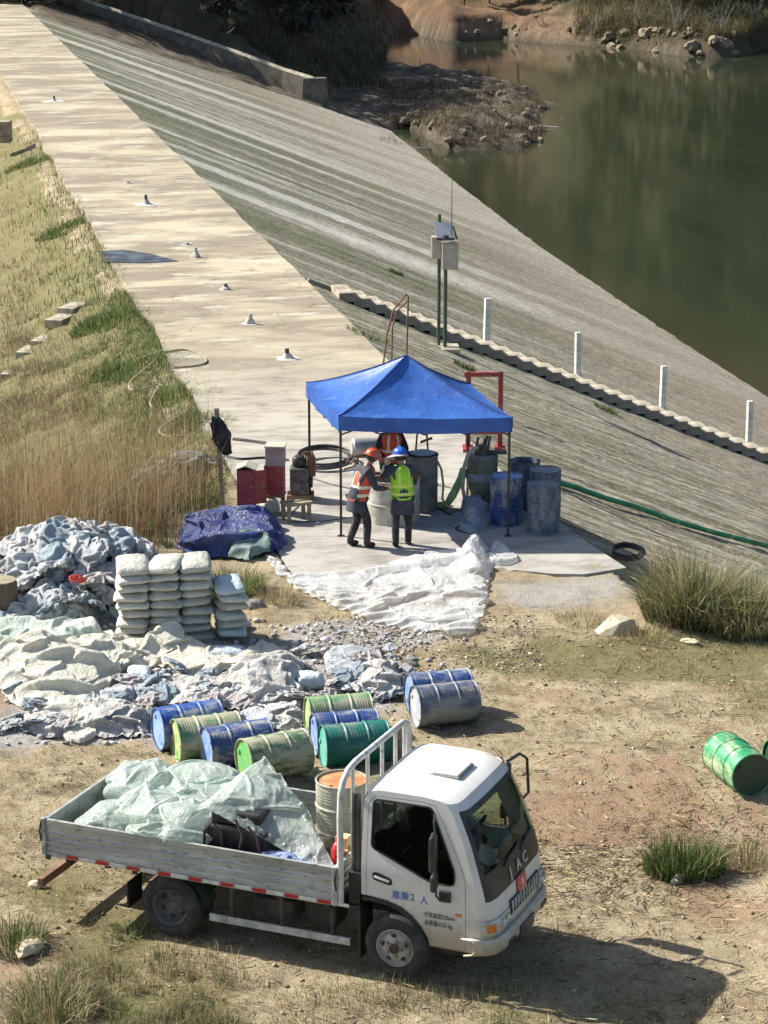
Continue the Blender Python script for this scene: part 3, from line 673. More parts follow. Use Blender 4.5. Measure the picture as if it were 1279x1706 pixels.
# ================================================================== CRUMPLED PLASTIC AND EMPTY BAGS
def crumple(name, mat, tops, bots, hf, nu=90, nv=40, amp=.12, freq=2.2, seed=1, parent=None, z0=0.03, dirv=(1, .4), fold=1.0, smooth=0, ground=True, edge=.06, steps=70, slack=None):
    """a sheet with more cloth than room: laid over the body hf(u,v) between two border lines and let fall, so that it buckles into folds"""
    def pl(P):
        P = [Vector(p) for p in P]; L = [0]
        for a, b in zip(P, P[1:]): L.append(L[-1]+(b-a).length)
        L = np.array(L)/L[-1]; A = np.array([tuple(p) for p in P])
        return lambda u: np.stack([np.interp(u, L, A[:, k]) for k in range(3)], -1)
    T = pl(tops); B = pl(bots); u = np.linspace(0, 1, nu); v = np.linspace(0, 1, nv)
    U, Vv = np.meshgrid(u, v); P = T(U)*(1-Vv)[..., None]+B(U)*Vv[..., None]; sl = slack or 1+min(.34, amp*1.15)
    env = np.clip(np.minimum(U, 1-U)*12, 0, 1)*np.clip(np.minimum(Vv, 1-Vv)*7, 0, 1)
    P[..., 0] += edge*(fbm(U*nu*.12, Vv*nv*.12, 3, seed+19)-.45)*2; P[..., 1] += edge*(fbm(U*nu*.12+9, Vv*nv*.12, 3, seed+23)-.45)*2
    lump = amp*.9*(fbm(P[..., 0]*freq, P[..., 1]*freq, 3, seed+3)-.35)
    base = P[..., 2]+(gz(P[..., 0], P[..., 1]) if ground else 0)
    fl = base+hf(U, Vv)*env+np.maximum(lump, 0)*env+z0
    R0 = P.copy(); R0[..., 2] = base+hf(U, Vv)*env
    vari = 1+.22*(fbm(U*nu*.05, Vv*nv*.05, 3, seed+31)-.45)
    def rest(A_, B_, w_): return np.linalg.norm(R0[B_]-R0[A_], axis=-1)*sl*w_
    sl_ = lambda a, b: slice(a, b)
    S_ = []
    def addset(A_, B_, k): S_.append((A_, B_, rest(A_, B_, vari[A_]), k))
    def spans(n, off, st=1):                       # pairs (i, i+st) that touch every vertex once
        i = np.arange(n-st); i = i[((i-off) // st) % 2 == 0] if st > 1 else i[i % 2 == off]; return i, i+st
    ar, ac = np.arange(nv)[:, None], np.arange(nu)[None]
    for st, k in ((1, 1.0), (2, .30)):
        for off in range(2 if st == 1 else 4):
            if st == 1: i, j = spans(nu, off)
            else: i = np.arange(nu-2); i = i[i % 4 == off]; j = i+2
            addset((ar, i[None]), (ar, j[None]), k)
            if st == 1: i, j = spans(nv, off)
            else: i = np.arange(nv-2); i = i[i % 4 == off]; j = i+2
            addset((i[:, None], ac), (j[:, None], ac), k)
    for off in (0, 1):
        i, j = spans(nv, off); addset((i[:, None], ac[:, :-1]), (j[:, None], ac[:, 1:]), .6); addset((i[:, None], ac[:, 1:]), (j[:, None], ac[:, :-1]), .6)
    Q = P.copy(); Q[..., 2] = fl+.06+amp*.5*fbm(P[..., 0]*freq*2.4, P[..., 1]*freq*2.4, 4, seed+7)*(.3+.7*env)
    X0, Y0 = Q[..., 0].copy(), Q[..., 1].copy(); bd = np.zeros((nv, nu), bool); bd[0] = bd[-1] = True; bd[:, 0] = bd[:, -1] = True
    O = Q.copy()
    for it in range(steps):
        vel = (Q-O)*.90; O = Q.copy(); Q = Q+vel; Q[..., 2] -= .0022
        for kk in range(4):
            for A_, B_, r_, k in S_:
                d = Q[B_]-Q[A_]; L = np.sqrt((d*d).sum(-1))+1e-9; c = ((L-r_)/L*.5*k)[..., None]*d; Q[A_] += c; Q[B_] -= c
            Q[..., 0][bd] += (X0[bd]-Q[..., 0][bd])*.6; Q[..., 1][bd] += (Y0[bd]-Q[..., 1][bd])*.6
            low = Q[..., 2] < fl; Q[..., 2] = np.where(low, fl, Q[..., 2]); Q[..., 2] = np.minimum(Q[..., 2], fl+.06+amp*1.5)
        O[low] = O[low]*.4+Q[low]*.6
    i = (np.arange(nv-1)[:, None]*nu+np.arange(nu-1)[None]).ravel(); F = np.stack([i, i+nu, i+nu+1, i+1], 1)
    o = mobj(name, npmesh(name, Q.reshape(-1, 3), F), mat, parent, smooth); m_ = o.modifiers.new('smooth', 'SUBSURF'); m_.levels = m_.render_levels = 1; return o
def gp(L, z=0): return [G(x, y, z) for x, y in L]
PLW = plastic('clear_white_plastic', (.86, .86, .84), (.76, .77, .75), .35, .2, 8, .35, clear=.55)
o = crumple('plastic_sheet', PLW, gp([(437, 926), (470, 948), (520, 953), (590, 950), (650, 928), (700, 918), (760, 922), (793, 905), (822, 915)]),
            gp([(462, 962), (500, 986), (560, 1012), (620, 1036), (680, 1052), (750, 1066), (790, 1060), (806, 1022), (818, 950)]),
            lambda u, v: .05+.42*np.exp(-((u-.86)/.10)**2-((v-.30)/.28)**2)+.16*np.exp(-((u-.66)/.12)**2-((v-.22)/.2)**2), 180, 76, .15, 2.4, 3, dirv=(.35, 1), z0=.02)
tag(o, 'large crumpled sheet of shiny white plastic spread on the ground in front of the tent', 'plastic sheet')
o = crumple('plastic_bundle', PLW, gp([(806, 925), (826, 912), (850, 920)]), gp([(812, 946), (830, 948), (856, 938)]), lambda u, v: .16+0*u, 30, 20, .12, 5, 31)
tag(o, 'small white plastic bundle lying at the right of the big plastic sheet', 'plastic bundle')
TARPC = plastic('cream_tarpaulin', (.80, .76, .62), (.66, .67, .57), .22, .5, 12, .5)
o = crumple('cream_tarpaulin', TARPC, gp([(-30, 1050), (60, 1058), (120, 1068), (190, 1060), (240, 1070), (285, 1058), (330, 1085), (400, 1100), (440, 1076), (470, 1085)]),
            gp([(-30, 1125), (20, 1170), (60, 1195), (130, 1200), (165, 1165), (200, 1120), (260, 1112), (340, 1130), (420, 1118), (462, 1100)]),
            lambda u, v: .10+.25*np.exp(-((u-.62)/.06)**2-((v-.35)/.35)**2)+.30*np.exp(-((u-.22)/.16)**2-((v-.45)/.3)**2), 240, 72, .18, 2.4, 5, dirv=(.8, .6), z0=.03)
tag(o, 'long cream tarpaulin crumpled in front of the stacked cement bags', 'tarpaulin')
PGR = plastic('pale_green_plastic', (.62, .73, .62), (.74, .78, .70), .25, .35, 12, .5)
o = crumple('green_plastic_sheet', PGR, gp([(-40, 1060), (40, 1052), (110, 1060), (160, 1062)]), gp([(-40, 1110), (40, 1105), (110, 1098), (170, 1082)]), lambda u, v: .30*np.sin(v*PI)+0*u, 70, 30, .16, 2.8, 8, z0=.06)
tag(o, 'pale green plastic rumpled along the left edge below the heap of empty bags', 'plastic sheet')
o = crumple('plastic_scrap', TARPC, gp([(104, 1222), (130, 1212), (160, 1214)]), gp([(110, 1232), (135, 1236), (165, 1224)]), lambda u, v: .05+0*u, 24, 12, .08, 5, 9)
tag(o, 'small cream scrap of plastic on the dirt below the tarpaulin', 'plastic scrap')
BTARP = plastic('blue_tarpaulin', (.03, .045, .19), (.12, .15, .30), .08, .38, 10, .5)
o = crumple('blue_tarpaulin', BTARP, gp([(300, 898), (330, 880), (380, 868), (440, 872), (474, 890)]), gp([(300, 925), (340, 935), (400, 930), (450, 926), (478, 918)]),
            lambda u, v: .42*np.sin(np.clip(v, 0, 1)*PI)**.7*np.sin(np.clip(u, 0, 1)*PI)**.5, 80, 40, .20, 3, 14, z0=.04)
tag(o, 'heap of dark blue tarpaulin dumped beside the red cabinets', 'tarpaulin')
GT = pm('dull_green_cloth', (.10, .16, .14), (.16, .21, .20), 4, rough=.7, bs=20)
o = crumple('green_cloth', GT, gp([(385, 893), (420, 880), (445, 895)], .30), gp([(380, 930), (415, 938), (450, 922)], .03), lambda u, v: .06+0*u, 30, 20, .10, 4, 44)
tag(o, 'dull green cloth hanging over the front of the blue tarpaulin heap', 'cloth')
GS = pm('grey_sacking', (.24, .26, .30), (.34, .35, .36), 4, rough=.85, c3=(.15, .16, .17), s3=12, bs=20)
for k, (x0, y0, x1, y1, h) in enumerate([(752, 893, 812, 880, .06), (756, 886, 806, 872, .16), (766, 880, 816, 866, .26), (764, 876, 802, 862, .36)]):
    o = crumple('grey_sack', GS, gp([(x0, y0-22), ((x0+x1)/2, y0-28), (x1, y1-12)]), gp([(x0+4, y0), ((x0+x1)/2+4, y0+4), (x1+6, y1+6)]), lambda u, v, h=h: h+0*u, 30, 18, .14, 5, 50+k, z0=.02)
    tag(o, ['lowest grey sack of the pile left of the standing drums', 'second grey sack from the bottom of the pile by the drums', 'third grey sack from the bottom of the pile by the drums', 'topmost folded grey sack on the pile by the drums'][k], 'sack', 'grey sacks piled by the drums')

# heap of empty bags: a rubbish mound, each crumpled bag on it a thing of its own
def crushed(seed, sx, sy, sz):
    b = bmesh.new(); bmesh.ops.create_icosphere(b, subdivisions=4, radius=1)
    for v in b.verts:
        p = v.co.copy()
        r = 1+.55*(.5-abs(mnoise.noise(p*1.4+Vector((seed, 0, 0)))))+.45*(.35-abs(mnoise.noise(p*3.1+Vector((0, seed, 0)))))+.18*mnoise.noise(p*6+Vector((0, 0, seed)))
        v.co = Vector((p.x*sx*r, p.y*sy*r, p.z*sz*r))
    me = bpy.data.meshes.new('empty_bag'); b.to_mesh(me); b.free(); me.shade_smooth(); me.set_sharp_from_angle(angle=R(32)); return me
EB = [plastic('empty_bag_grey', (.54, .57, .57), (.38, .42, .43), .08, .55, 18, .6), plastic('empty_bag_white', (.72, .73, .70), (.42, .45, .46), .08, .55, 18, .6),
      plastic('empty_bag_blue', (.38, .46, .50), (.26, .33, .37), .08, .55, 18, .6), plastic('empty_bag_pinkish', (.58, .53, .50), (.42, .40, .39), .08, .55, 18, .6)]
EBM = []
for k in range(8):
    w_, d_ = .34+.05*(k % 3), .25+.04*(k % 2)
    o = crumple('empty_bag', EB[k % 4], [(-w_, d_, 0), (0, d_*1.1, 0), (w_, d_*.9, 0)], [(-w_*.9, -d_, 0), (0, -d_*.9, 0), (w_, -d_, 0)], lambda u, v: .16*np.sin(u*PI)*np.sin(v*PI)+0*u, 34, 26, .26, 4.5, 200+k*7, ground=False, z0=0, edge=.03, steps=45, slack=1.42)
    me = bpy.data.meshes.new_from_object(o.evaluated_get(bpy.context.evaluated_depsgraph_get())); bpy.data.objects.remove(o); me.name = 'empty_bag'; EBM.append(me)
def heap_z(x, y):
    c = G(108, 1002); return .85*np.clip(1.15-np.hypot((x-c.x+.05)/1.25, (y-c.y-.45)/1.9), 0, 1)**.8
V, F = hgrid(np.linspace(-6.6, -3.55, 60), np.linspace(33, 39.5, 90), lambda x, y: heap_z(x, y)-.05+(fbm(x*4, y*4, 4, 77)-.45)*.3)
o = mobj('rubbish_mound', npmesh('rubbish_mound', V, F), pm('rubbish_mound', (.30, .32, .33), (.16, .17, .18), 5, rough=.9, c3=(.45, .46, .45), s3=14, bs=18, bstr=.8, bd=.04), None, 35); tag(o, kind='stuff')
HG = 'empty cement bags crumpled on the heap'
k = 0
while k < 150:
    x = random.uniform(-6.3, -3.75); y = random.uniform(33.2, 38.9); h = float(heap_z(np.array(x), np.array(y)))
    if h < .08: continue
    o = bpy.data.objects.new('empty_bag', random.choice(EBM+[EBM[1], EBM[5]])); link(o)
    s_ = random.uniform(.7, 1.2); o.scale = (s_, s_*random.uniform(.8, 1.2), s_*random.uniform(.9, 1.5)); o.location = (x, y, h+random.uniform(0, .1))
    o.rotation_euler = (random.uniform(-.55, .75), random.uniform(-.6, .6), random.uniform(0, 6.3))
    cn_ = ('grey', 'whitish', 'bluish', 'pinkish grey')[EBM.index(o.data) % 4]; tag(o, '%s crumpled empty bag %s, on the %s side of the big heap' % (cn_, 'near the top' if h > .75 else 'halfway up' if h > .4 else 'low down', 'left' if x < -5.5 else 'right' if x > -4.6 else 'middle'), 'empty bag', HG); k += 1
g0 = GY(128, 967, 35.6); me = EBM[2].copy(); o = mobj('red_rag', me, pm('red_rag', (.60, .09, .06), rough=.8), None, 0); o.scale = (.28, .26, .5); o.rotation_euler = (.5, .2, .4); o.location = g0; tag(o, 'small red rag on the heap of grey empty bags', 'rag')
o = mobj('grey_rag_heap', crushed(17.7, .42, .30, .24), pm('grey_rag', (.22, .21, .20), (.12, .12, .12), 7, rough=.9, c3=(.35, .34, .32), s3=10, bs=18, bstr=.8, bd=.03), None, 32); q = G(262, 778); o.location = (q.x, q.y, float(gz(q.x, q.y))+.2); tag(o, 'grey bundle of rags on the grass bank left of the post with the jacket', 'rags')
o = mobj('dark_plastic_heap', crushed(27.7, .5, .30, .2), plastic('dark_green_plastic', (.10, .14, .13), (.34, .38, .36), .1, .35, 16), None, 32); q = G(318, 768); o.location = (q.x, q.y, float(gz(q.x, q.y))+.15); tag(o, 'dark green and white plastic heaped beside the grey rags on the bank', 'plastic heap')

for k in range(95):
    px, py = (random.uniform(10, 500), random.uniform(1120, 1224)) if k < 68 else (random.uniform(500, 690), random.uniform(1090, 1165))
    g0 = G(px, py); me = random.choice(EBM); o = bpy.data.objects.new('torn_scrap', me); link(o); s_ = random.uniform(.28, .62)
    o.scale = (s_, s_*random.uniform(.8, 1.2), s_*random.uniform(.5, 1.0)); o.location = (g0.x, g0.y, float(gz(g0.x, g0.y))+random.uniform(.03, .16)); o.rotation_euler = (random.uniform(-.4, .6), random.uniform(-.4, .4), random.uniform(0, 6.3))
    tag(o, '%s torn bag scrap %s' % (('grey', 'whitish', 'bluish', 'pinkish grey')[EBM.index(me) % 4], 'at the foot of the cream tarpaulin' if px < 245 else 'behind the row of four lying drums' if px < 430 else 'between the dusty mound and the trio of drums' if px < 560 else 'left of the pair of lying drums'), 'bag scrap', 'torn bag scraps in the debris behind the drums')
# hardened cement lumps and torn bags between the tarpaulin and the drums
CEMM = pm('hardened_cement', (.47, .45, .42), (.29, .275, .26), 4, rough=.95, c3=(.60, .59, .57), s3=11, bs=16, bstr=.9, bd=.04, rnd=.3)
def lumpm(seed, flat=.65):
    b = bmesh.new(); bmesh.ops.create_icosphere(b, subdivisions=3, radius=1)
    for v in b.verts:
        p = v.co.copy(); r = 1+.35*mnoise.noise(p*1.2+Vector((seed, 0, 0)))+.22*mnoise.noise(p*2.8+Vector((0, seed, 0)))+.1*mnoise.noise(p*6+Vector((0, 0, seed)))
        v.co = Vector((p.x*r, p.y*r*.8, p.z*r*flat))
    me = bpy.data.meshes.new('cement_lump'); b.to_mesh(me); b.free(); me.shade_smooth(); me.set_sharp_from_angle(angle=R(28)); return me
LM = []
for k in range(7): me = lumpm(k*3.7); me.materials.append(CEMM); LM.append(me)
LG = 'lumps of hardened grey cement lying in the debris'
for k in range(150):
    if k < 95: px, py = random.uniform(150, 480), random.uniform(1125, 1222)
    else: px, py = random.uniform(430, 690), random.uniform(1085, 1175)
    if px < 300 and py > 1240-0.1*px: continue
    g0 = G(px, py); s_ = random.choice([.045, .05, .06, .07, .08, .10, .13]); o = bpy.data.objects.new('cement_lump', random.choice(LM)); link(o)
    o.scale = (s_*random.uniform(.9, 1.5), s_, s_*random.uniform(.6, 1.1)); o.location = (g0.x, g0.y, float(gz(g0.x, g0.y))+s_*.25); o.rotation_euler = (random.uniform(-.4, .4), random.uniform(-.4, .4), random.uniform(0, 6))
    tag(o, '%s grey cement lump %s' % ('pebble-sized' if s_ < .075 else 'fist-sized' if s_ < .1 else 'head-sized' if s_ < .16 else 'large', 'left of the leftmost blue drum' if px < 245 else 'behind the row of four lying drums' if px < 430 else 'between the big cement mound and the trio of drums' if px < 560 else 'left of the pair of lying drums'), 'cement lump', LG)
def boulder(px, py, s_, mat, label, cat='rock', seed=0, name='rock', sc=(1.3, 1, .9)):
    g0 = G(px, py); o = mobj(name, lumpm(seed+.5, .8), mat, None, 30); o.location = (g0.x, g0.y, float(gz(g0.x, g0.y))+s_*.35); o.scale = tuple(s_*c for c in sc); o.rotation_euler = (0, 0, seed); tag(o, label, cat); return o
DUSTP = pm('dusty_grey_sheeting', (.54, .52, .48), (.34, .325, .305), 3.5, rough=.9, c3=(.62, .61, .59), s3=10, bs=15, bstr=1.0, bd=.05)
for k, (A, B, h, lab) in enumerate([([(385, 1128), (425, 1108), (470, 1104), (500, 1118)], [(380, 1172), (425, 1186), (470, 1180), (505, 1165)], .30, 'dusty grey sheeting bunched into a mound right of the cream tarpaulin'),
        ([(215, 1140), (280, 1128), (345, 1132), (400, 1142)], [(205, 1182), (280, 1176), (340, 1180), (400, 1188)], .14, 'wide flat spread of cement-dusted bags below the stacks'),
        ([(130, 1178), (175, 1168), (225, 1178), (250, 1190)], [(120, 1218), (170, 1228), (215, 1226), (245, 1222)], .20, 'cement-crusted bags bunched at the left of the bright blue drum'),
        ([(595, 1112), (625, 1106), (662, 1118)], [(592, 1150), (630, 1162), (668, 1152)], .20, 'grey crusted sheeting just left of the two drums lying together'),
        ([(40, 1190), (80, 1186), (120, 1196)], [(40, 1222), (85, 1230), (130, 1220)], .10, 'grey dusty bags at the lower left end of the cream tarpaulin'),
        ([(440, 1180), (470, 1172), (500, 1176)], [(440, 1215), (475, 1225), (505, 1212)], .12, 'grey bags flattened between the dark green drum and the trio of drums')]):
    o = crumple('dusty_sheeting', DUSTP, gp(A), gp(B), lambda u, v, h=h: h*np.sin(np.clip(v, .02, .98)*PI)*np.sin(np.clip(u, .02, .98)*PI)**.5, 76, 46, .20, 4.4, 120+k, steps=50); tag(o, lab, 'dusty bags')
TB = plastic('torn_white_bag', (.62, .65, .66), (.44, .47, .49), .1, .55, 16, .6)
for k, (A, B, lab) in enumerate([([(540, 1098), (580, 1092), (620, 1096), (655, 1118)], [(545, 1130), (590, 1140), (630, 1132), (665, 1150)], 'torn white bags flattened in the debris behind the lying drums'),
                            ([(395, 1200), (430, 1190), (455, 1200)], [(400, 1225), (430, 1225), (455, 1220)], 'torn pale bag over the right end of the worn blue drum'),
                            ([(160, 1160), (220, 1140), (270, 1146)], [(170, 1190), (230, 1168), (280, 1160)], 'torn bluish bag half buried below the cream tarpaulin')]):
    o = crumple('torn_bag', TB, gp(A), gp(B), lambda u, v: .12+0*u, 50, 24, .12, 3.5, 60+k); tag(o, lab, 'torn bag')
STONE = pm('pale_stone', (.60, .53, .38), (.45, .38, .27), 3, rough=.9, c3=(.3, .25, .17), s3=8, bs=12, bstr=.5)
b_ = bmesh.new()
for q_ in ((-.36, 0, 0), (-.30, -.2, .02), (-.1, -.26, .0), (.3, -.2, .0), (.36, .05, .02), (.2, .25, 0), (-.2, .22, 0), (-.22, -.05, .14), (-.06, -.02, .30), (.08, .08, .28), (.24, -.08, .24), (.30, .06, .20), (.06, -.18, .22)): b_.verts.new(q_)
bmesh.ops.convex_hull(b_, input=b_.verts); me = bpy.data.meshes.new('rock'); b_.to_mesh(me); b_.free(); o = mobj('rock', me, STONE, None, None, .012); g0 = G(1025, 1050); o.location = (g0.x, g0.y, float(gz(g0.x, g0.y))-.02); tag(o, 'pale angular rock at the edge of the slab beside the big grass clump', 'rock')
boulder(1148, 1072, .10, STONE, 'small white stone in the shade below the big grass clump', 'stone', 2.5, sc=(1.6, 1, .6))
boulder(62, 1480, .09, STONE, 'pale stone on the dirt just behind the truck tail', 'stone', 3.1, sc=(1.2, 1, .8))
boulder(52, 1587, .14, STONE, 'squarish pale rock among dry grass at the lower left', 'rock', 4.2, sc=(1.5, 1, .7))
boulder(425, 1015, .13, CEMM, 'grey rock beside the low stack of cement bags', 'rock', 6.2)
boulder(1128, 1472, .07, STONE, 'white stone in front of the green grass tuft on the right', 'stone', 7.2)
# ================================================================== TENT
FLg, FRg, BLg = G(568, 895), G(846, 895), G(516, 831); BRg = FRg+BLg-FLg
m, t, p = nodes('blue_tent_fabric'); co = coord(t)
c = mix(t, (.045, .155, .52), (.03, .10, .36), ramp(t, nz(t, co, 2.5, 5), [(.4, 0), (.65, 1)]))
c = mix(t, c, (.16, .27, .58), ramp(t, nz(t, coord(t, (1, 1, 3)), 4, 6, .7), [(.55, 0), (.72, .6)]))
t.links.new(c, p.inputs['Base Color']); p.inputs['Roughness'].default_value = .42
bump(t, p, nz(t, co, 5, 5, .6, 1.2), .4, .03)
tr = t.nodes.new('ShaderNodeBsdfTranslucent'); tr.inputs[0].default_value = (.05, .18, .6, 1); mx = t.nodes.new('ShaderNodeMixShader'); mx.inputs[0].default_value = .22
t.links.new(p.outputs[0], mx.inputs[1]); t.links.new(tr.outputs[0], mx.inputs[2]); t.links.new(mx.outputs[0], t.nodes['Material Output'].inputs[0])
TENT = m
BLACKM = pm('black_painted_steel', (.018, .018, .02), (.05, .045, .04), 6, rough=.45, bs=0)
tent = thing('canopy_tent', (FLg+BRg)/2, 'blue pop-up canopy tent with peaked roof and black legs over the mixing work', 'tent')
T0 = tent.location.copy()
ez = GY(577, 693, FLg.y).z
cz = [Vector((*(q-T0).xy, 0)) for q in (FLg, FRg, BRg, BLg)]
zt = [ez, ez-.02, ez+.0, ez+.02]
ctr = sum(cz, Vector())/4; pk = GY(692, 592, T0.y).z
roof = MB(); val = MB(); trim = MB()
def roofz(tt, z0): return z0+(pk-z0)*(max(0, 1-tt))**1.28
nT, nE = 22, 20; P = []
for i in range(nT+1):
    tt = i/nT; row = []
    for sd_ in range(4):
        a, b = cz[sd_]*1.03, cz[(sd_+1) % 4]*1.03; za, zb = zt[sd_], zt[(sd_+1) % 4]
        for e in range(nE):
            s_ = e/nE; q = ctr.lerp(a.lerp(b, s_), tt); z = roofz(tt, za*(1-s_)+zb*s_)
            sag = 4*s_*(1-s_); z -= .21*sag*tt*(1-tt)*1.9+(.035*sag*tt**3)
            z += .03*mnoise.noise(Vector((q.x*1.7, q.y*1.7, 1)))*tt*(1-tt)*3+.018*abs(mnoise.noise(Vector((q.x*4.2+q.y, q.y*4.2, 5))))*tt+.02*mnoise.noise(Vector((s_*9, tt*1.2, sd_*3)))*tt*(1-tt)*2
            row.append((q.x, q.y, z))
    row.append(row[0]); P.append(row)
roof.grid(P); roof.obj('canopy_roof', TENT, tent, smooth=0)
last = P[-1]; mid = [(x*1.004, y*1.004, z-.13+.004*math.sin(i*1.3)) for i, (x, y, z) in enumerate(last)]; bot = [(x*1.0+.012*math.sin(i*.9), y*1.0+.012*math.cos(i*1.1), z-.265+.012*math.sin(i*.45)) for i, (x, y, z) in enumerate(last)]
val.grid([last, mid, bot]); val.obj('valance', TENT, tent, smooth=0)
SEAM = pm('dark_blue_seam', (.015, .035, .16), rough=.5)
q = MB()
for sd_ in range(4): q.tube([(P[i][sd_*nE][0], P[i][sd_*nE][1], P[i][sd_*nE][2]+.004) for i in range(nT+1)], .014, 5)
q.obj('seam', SEAM, tent, smooth=40)
for i, c0 in enumerate(cz):
    l = MB().box((c0.x, c0.y, zt[i]/2), (.045, .045, zt[i]-.02)).obj('leg', BLACKM, tent); MB().box((c0.x, c0.y, .02), (.12, .12, .02)).obj('foot_plate', BLACKM, l)
tr_ = MB()
for sd_ in range(4):
    a, b = cz[sd_], cz[(sd_+1) % 4]; n = 4
    for k in range(n):
        p0, p1 = a.lerp(b, k/n), a.lerp(b, (k+1)/n); z1, z0 = ez-.06, ez-.34
        tr_.bar((p0.x, p0.y, z1 if k % 2 else z0), (p1.x, p1.y, z0 if k % 2 else z1), .02, .025)
        tr_.bar((p0.x, p0.y, z0 if k % 2 else z1), (p1.x, p1.y, z1 if k % 2 else z0), .02, .025)
tr_.bar((0, 0, pk-.1), (0, 0, ez-.2), .04, .04)
tr_.obj('scissor_truss', BLACKM, tent)

# ================================================================== PEOPLE
def skinmesh(name, pts, edges, rad, mat, parent, sub=2, root=0):
    me = bpy.data.meshes.new(name); me.from_pydata(pts, edges, []); ob = bpy.data.objects.new(name, me); COL.objects.link(ob)
    ob.modifiers.new('s', 'SKIN'); sv = me.skin_vertices[0].data
    for i, r_ in enumerate(rad): sv[i].radius = (r_, r_) if not isinstance(r_, tuple) else r_; sv[i].use_root = (i == root)
    sb = ob.modifiers.new('d', 'SUBSURF'); sb.levels = sub; sb.render_levels = sub
    dg = bpy.context.evaluated_depsgraph_get(); m2 = bpy.data.meshes.new_from_object(ob.evaluated_get(dg)); bpy.data.objects.remove(ob); m2.name = name
    return mobj(name, m2, mat, parent, 0)
SKIN = pm('skin', (.30, .16, .10), rough=.55); HAIR = pm('dark_hair', (.012, .01, .009), rough=.6)
DENIM = pm('navy_jacket', (.028, .032, .048), (.05, .055, .07), 9, rough=.85, bs=40); TROU = pm('dark_trousers', (.022, .023, .028), (.075, .075, .075), 8, .5, .7, rough=.9, bs=40)
BOOT = pm('black_rubber_boot', (.012, .012, .013), (.12, .12, .11), 9, .55, .75, rough=.5)
BAND = pm('reflective_band', (.62, .60, .42), rough=.4); BANDY = pm('lime_reflective_band', (.58, .70, .12), rough=.4)
EYE = pm('eye', (.02, .015, .012), rough=.2); LIP = pm('lip', (.22, .09, .07), rough=.5)
def ell(c, rx, ry, n=20, ax=None):
    c = Vector(c); return [c+Vector((rx*math.cos(2*PI*k/n), ry*math.sin(2*PI*k/n), 0)) for k in range(n)]
def hand(parent, wr, dirv, sgn, glove):
    """palm, four unequal bent fingers and a thumb off the side of the palm"""
    d = Vector(dirv).normalized(); s_ = d.cross(Vector((0, 0, 1))); s_ = s_.normalized() if s_.length > .1 else Vector((1, 0, 0)); n_ = s_.cross(d)*-1
    w_ = Vector(wr); pts = [w_, w_+d*.045, w_+d*.085]; ed = [(0, 1), (1, 2)]; rd = [.026, (.040, .018), (.038, .016)]
    for k, L in enumerate((.062, .072, .068, .052)):
        b = len(pts); off = s_*(.027-.018*k)
        pts += [w_+d*.092+off, w_+d*(.092+L*.5)+off+n_*-.010, w_+d*(.092+L*.85)+off+n_*-.030]; ed += [(2, b), (b, b+1), (b+1, b+2)]; rd += [.0105, .0095, .008]
    b = len(pts); pts += [w_+d*.03+s_*.042*sgn, w_+d*.065+s_*.062*sgn+n_*-.012, w_+d*.090+s_*.060*sgn+n_*-.03]; ed += [(0, b), (b, b+1), (b+1, b+2)]; rd += [.013, .011, .009]
    skinmesh('hand', pts, ed, rd, glove, parent, 2)
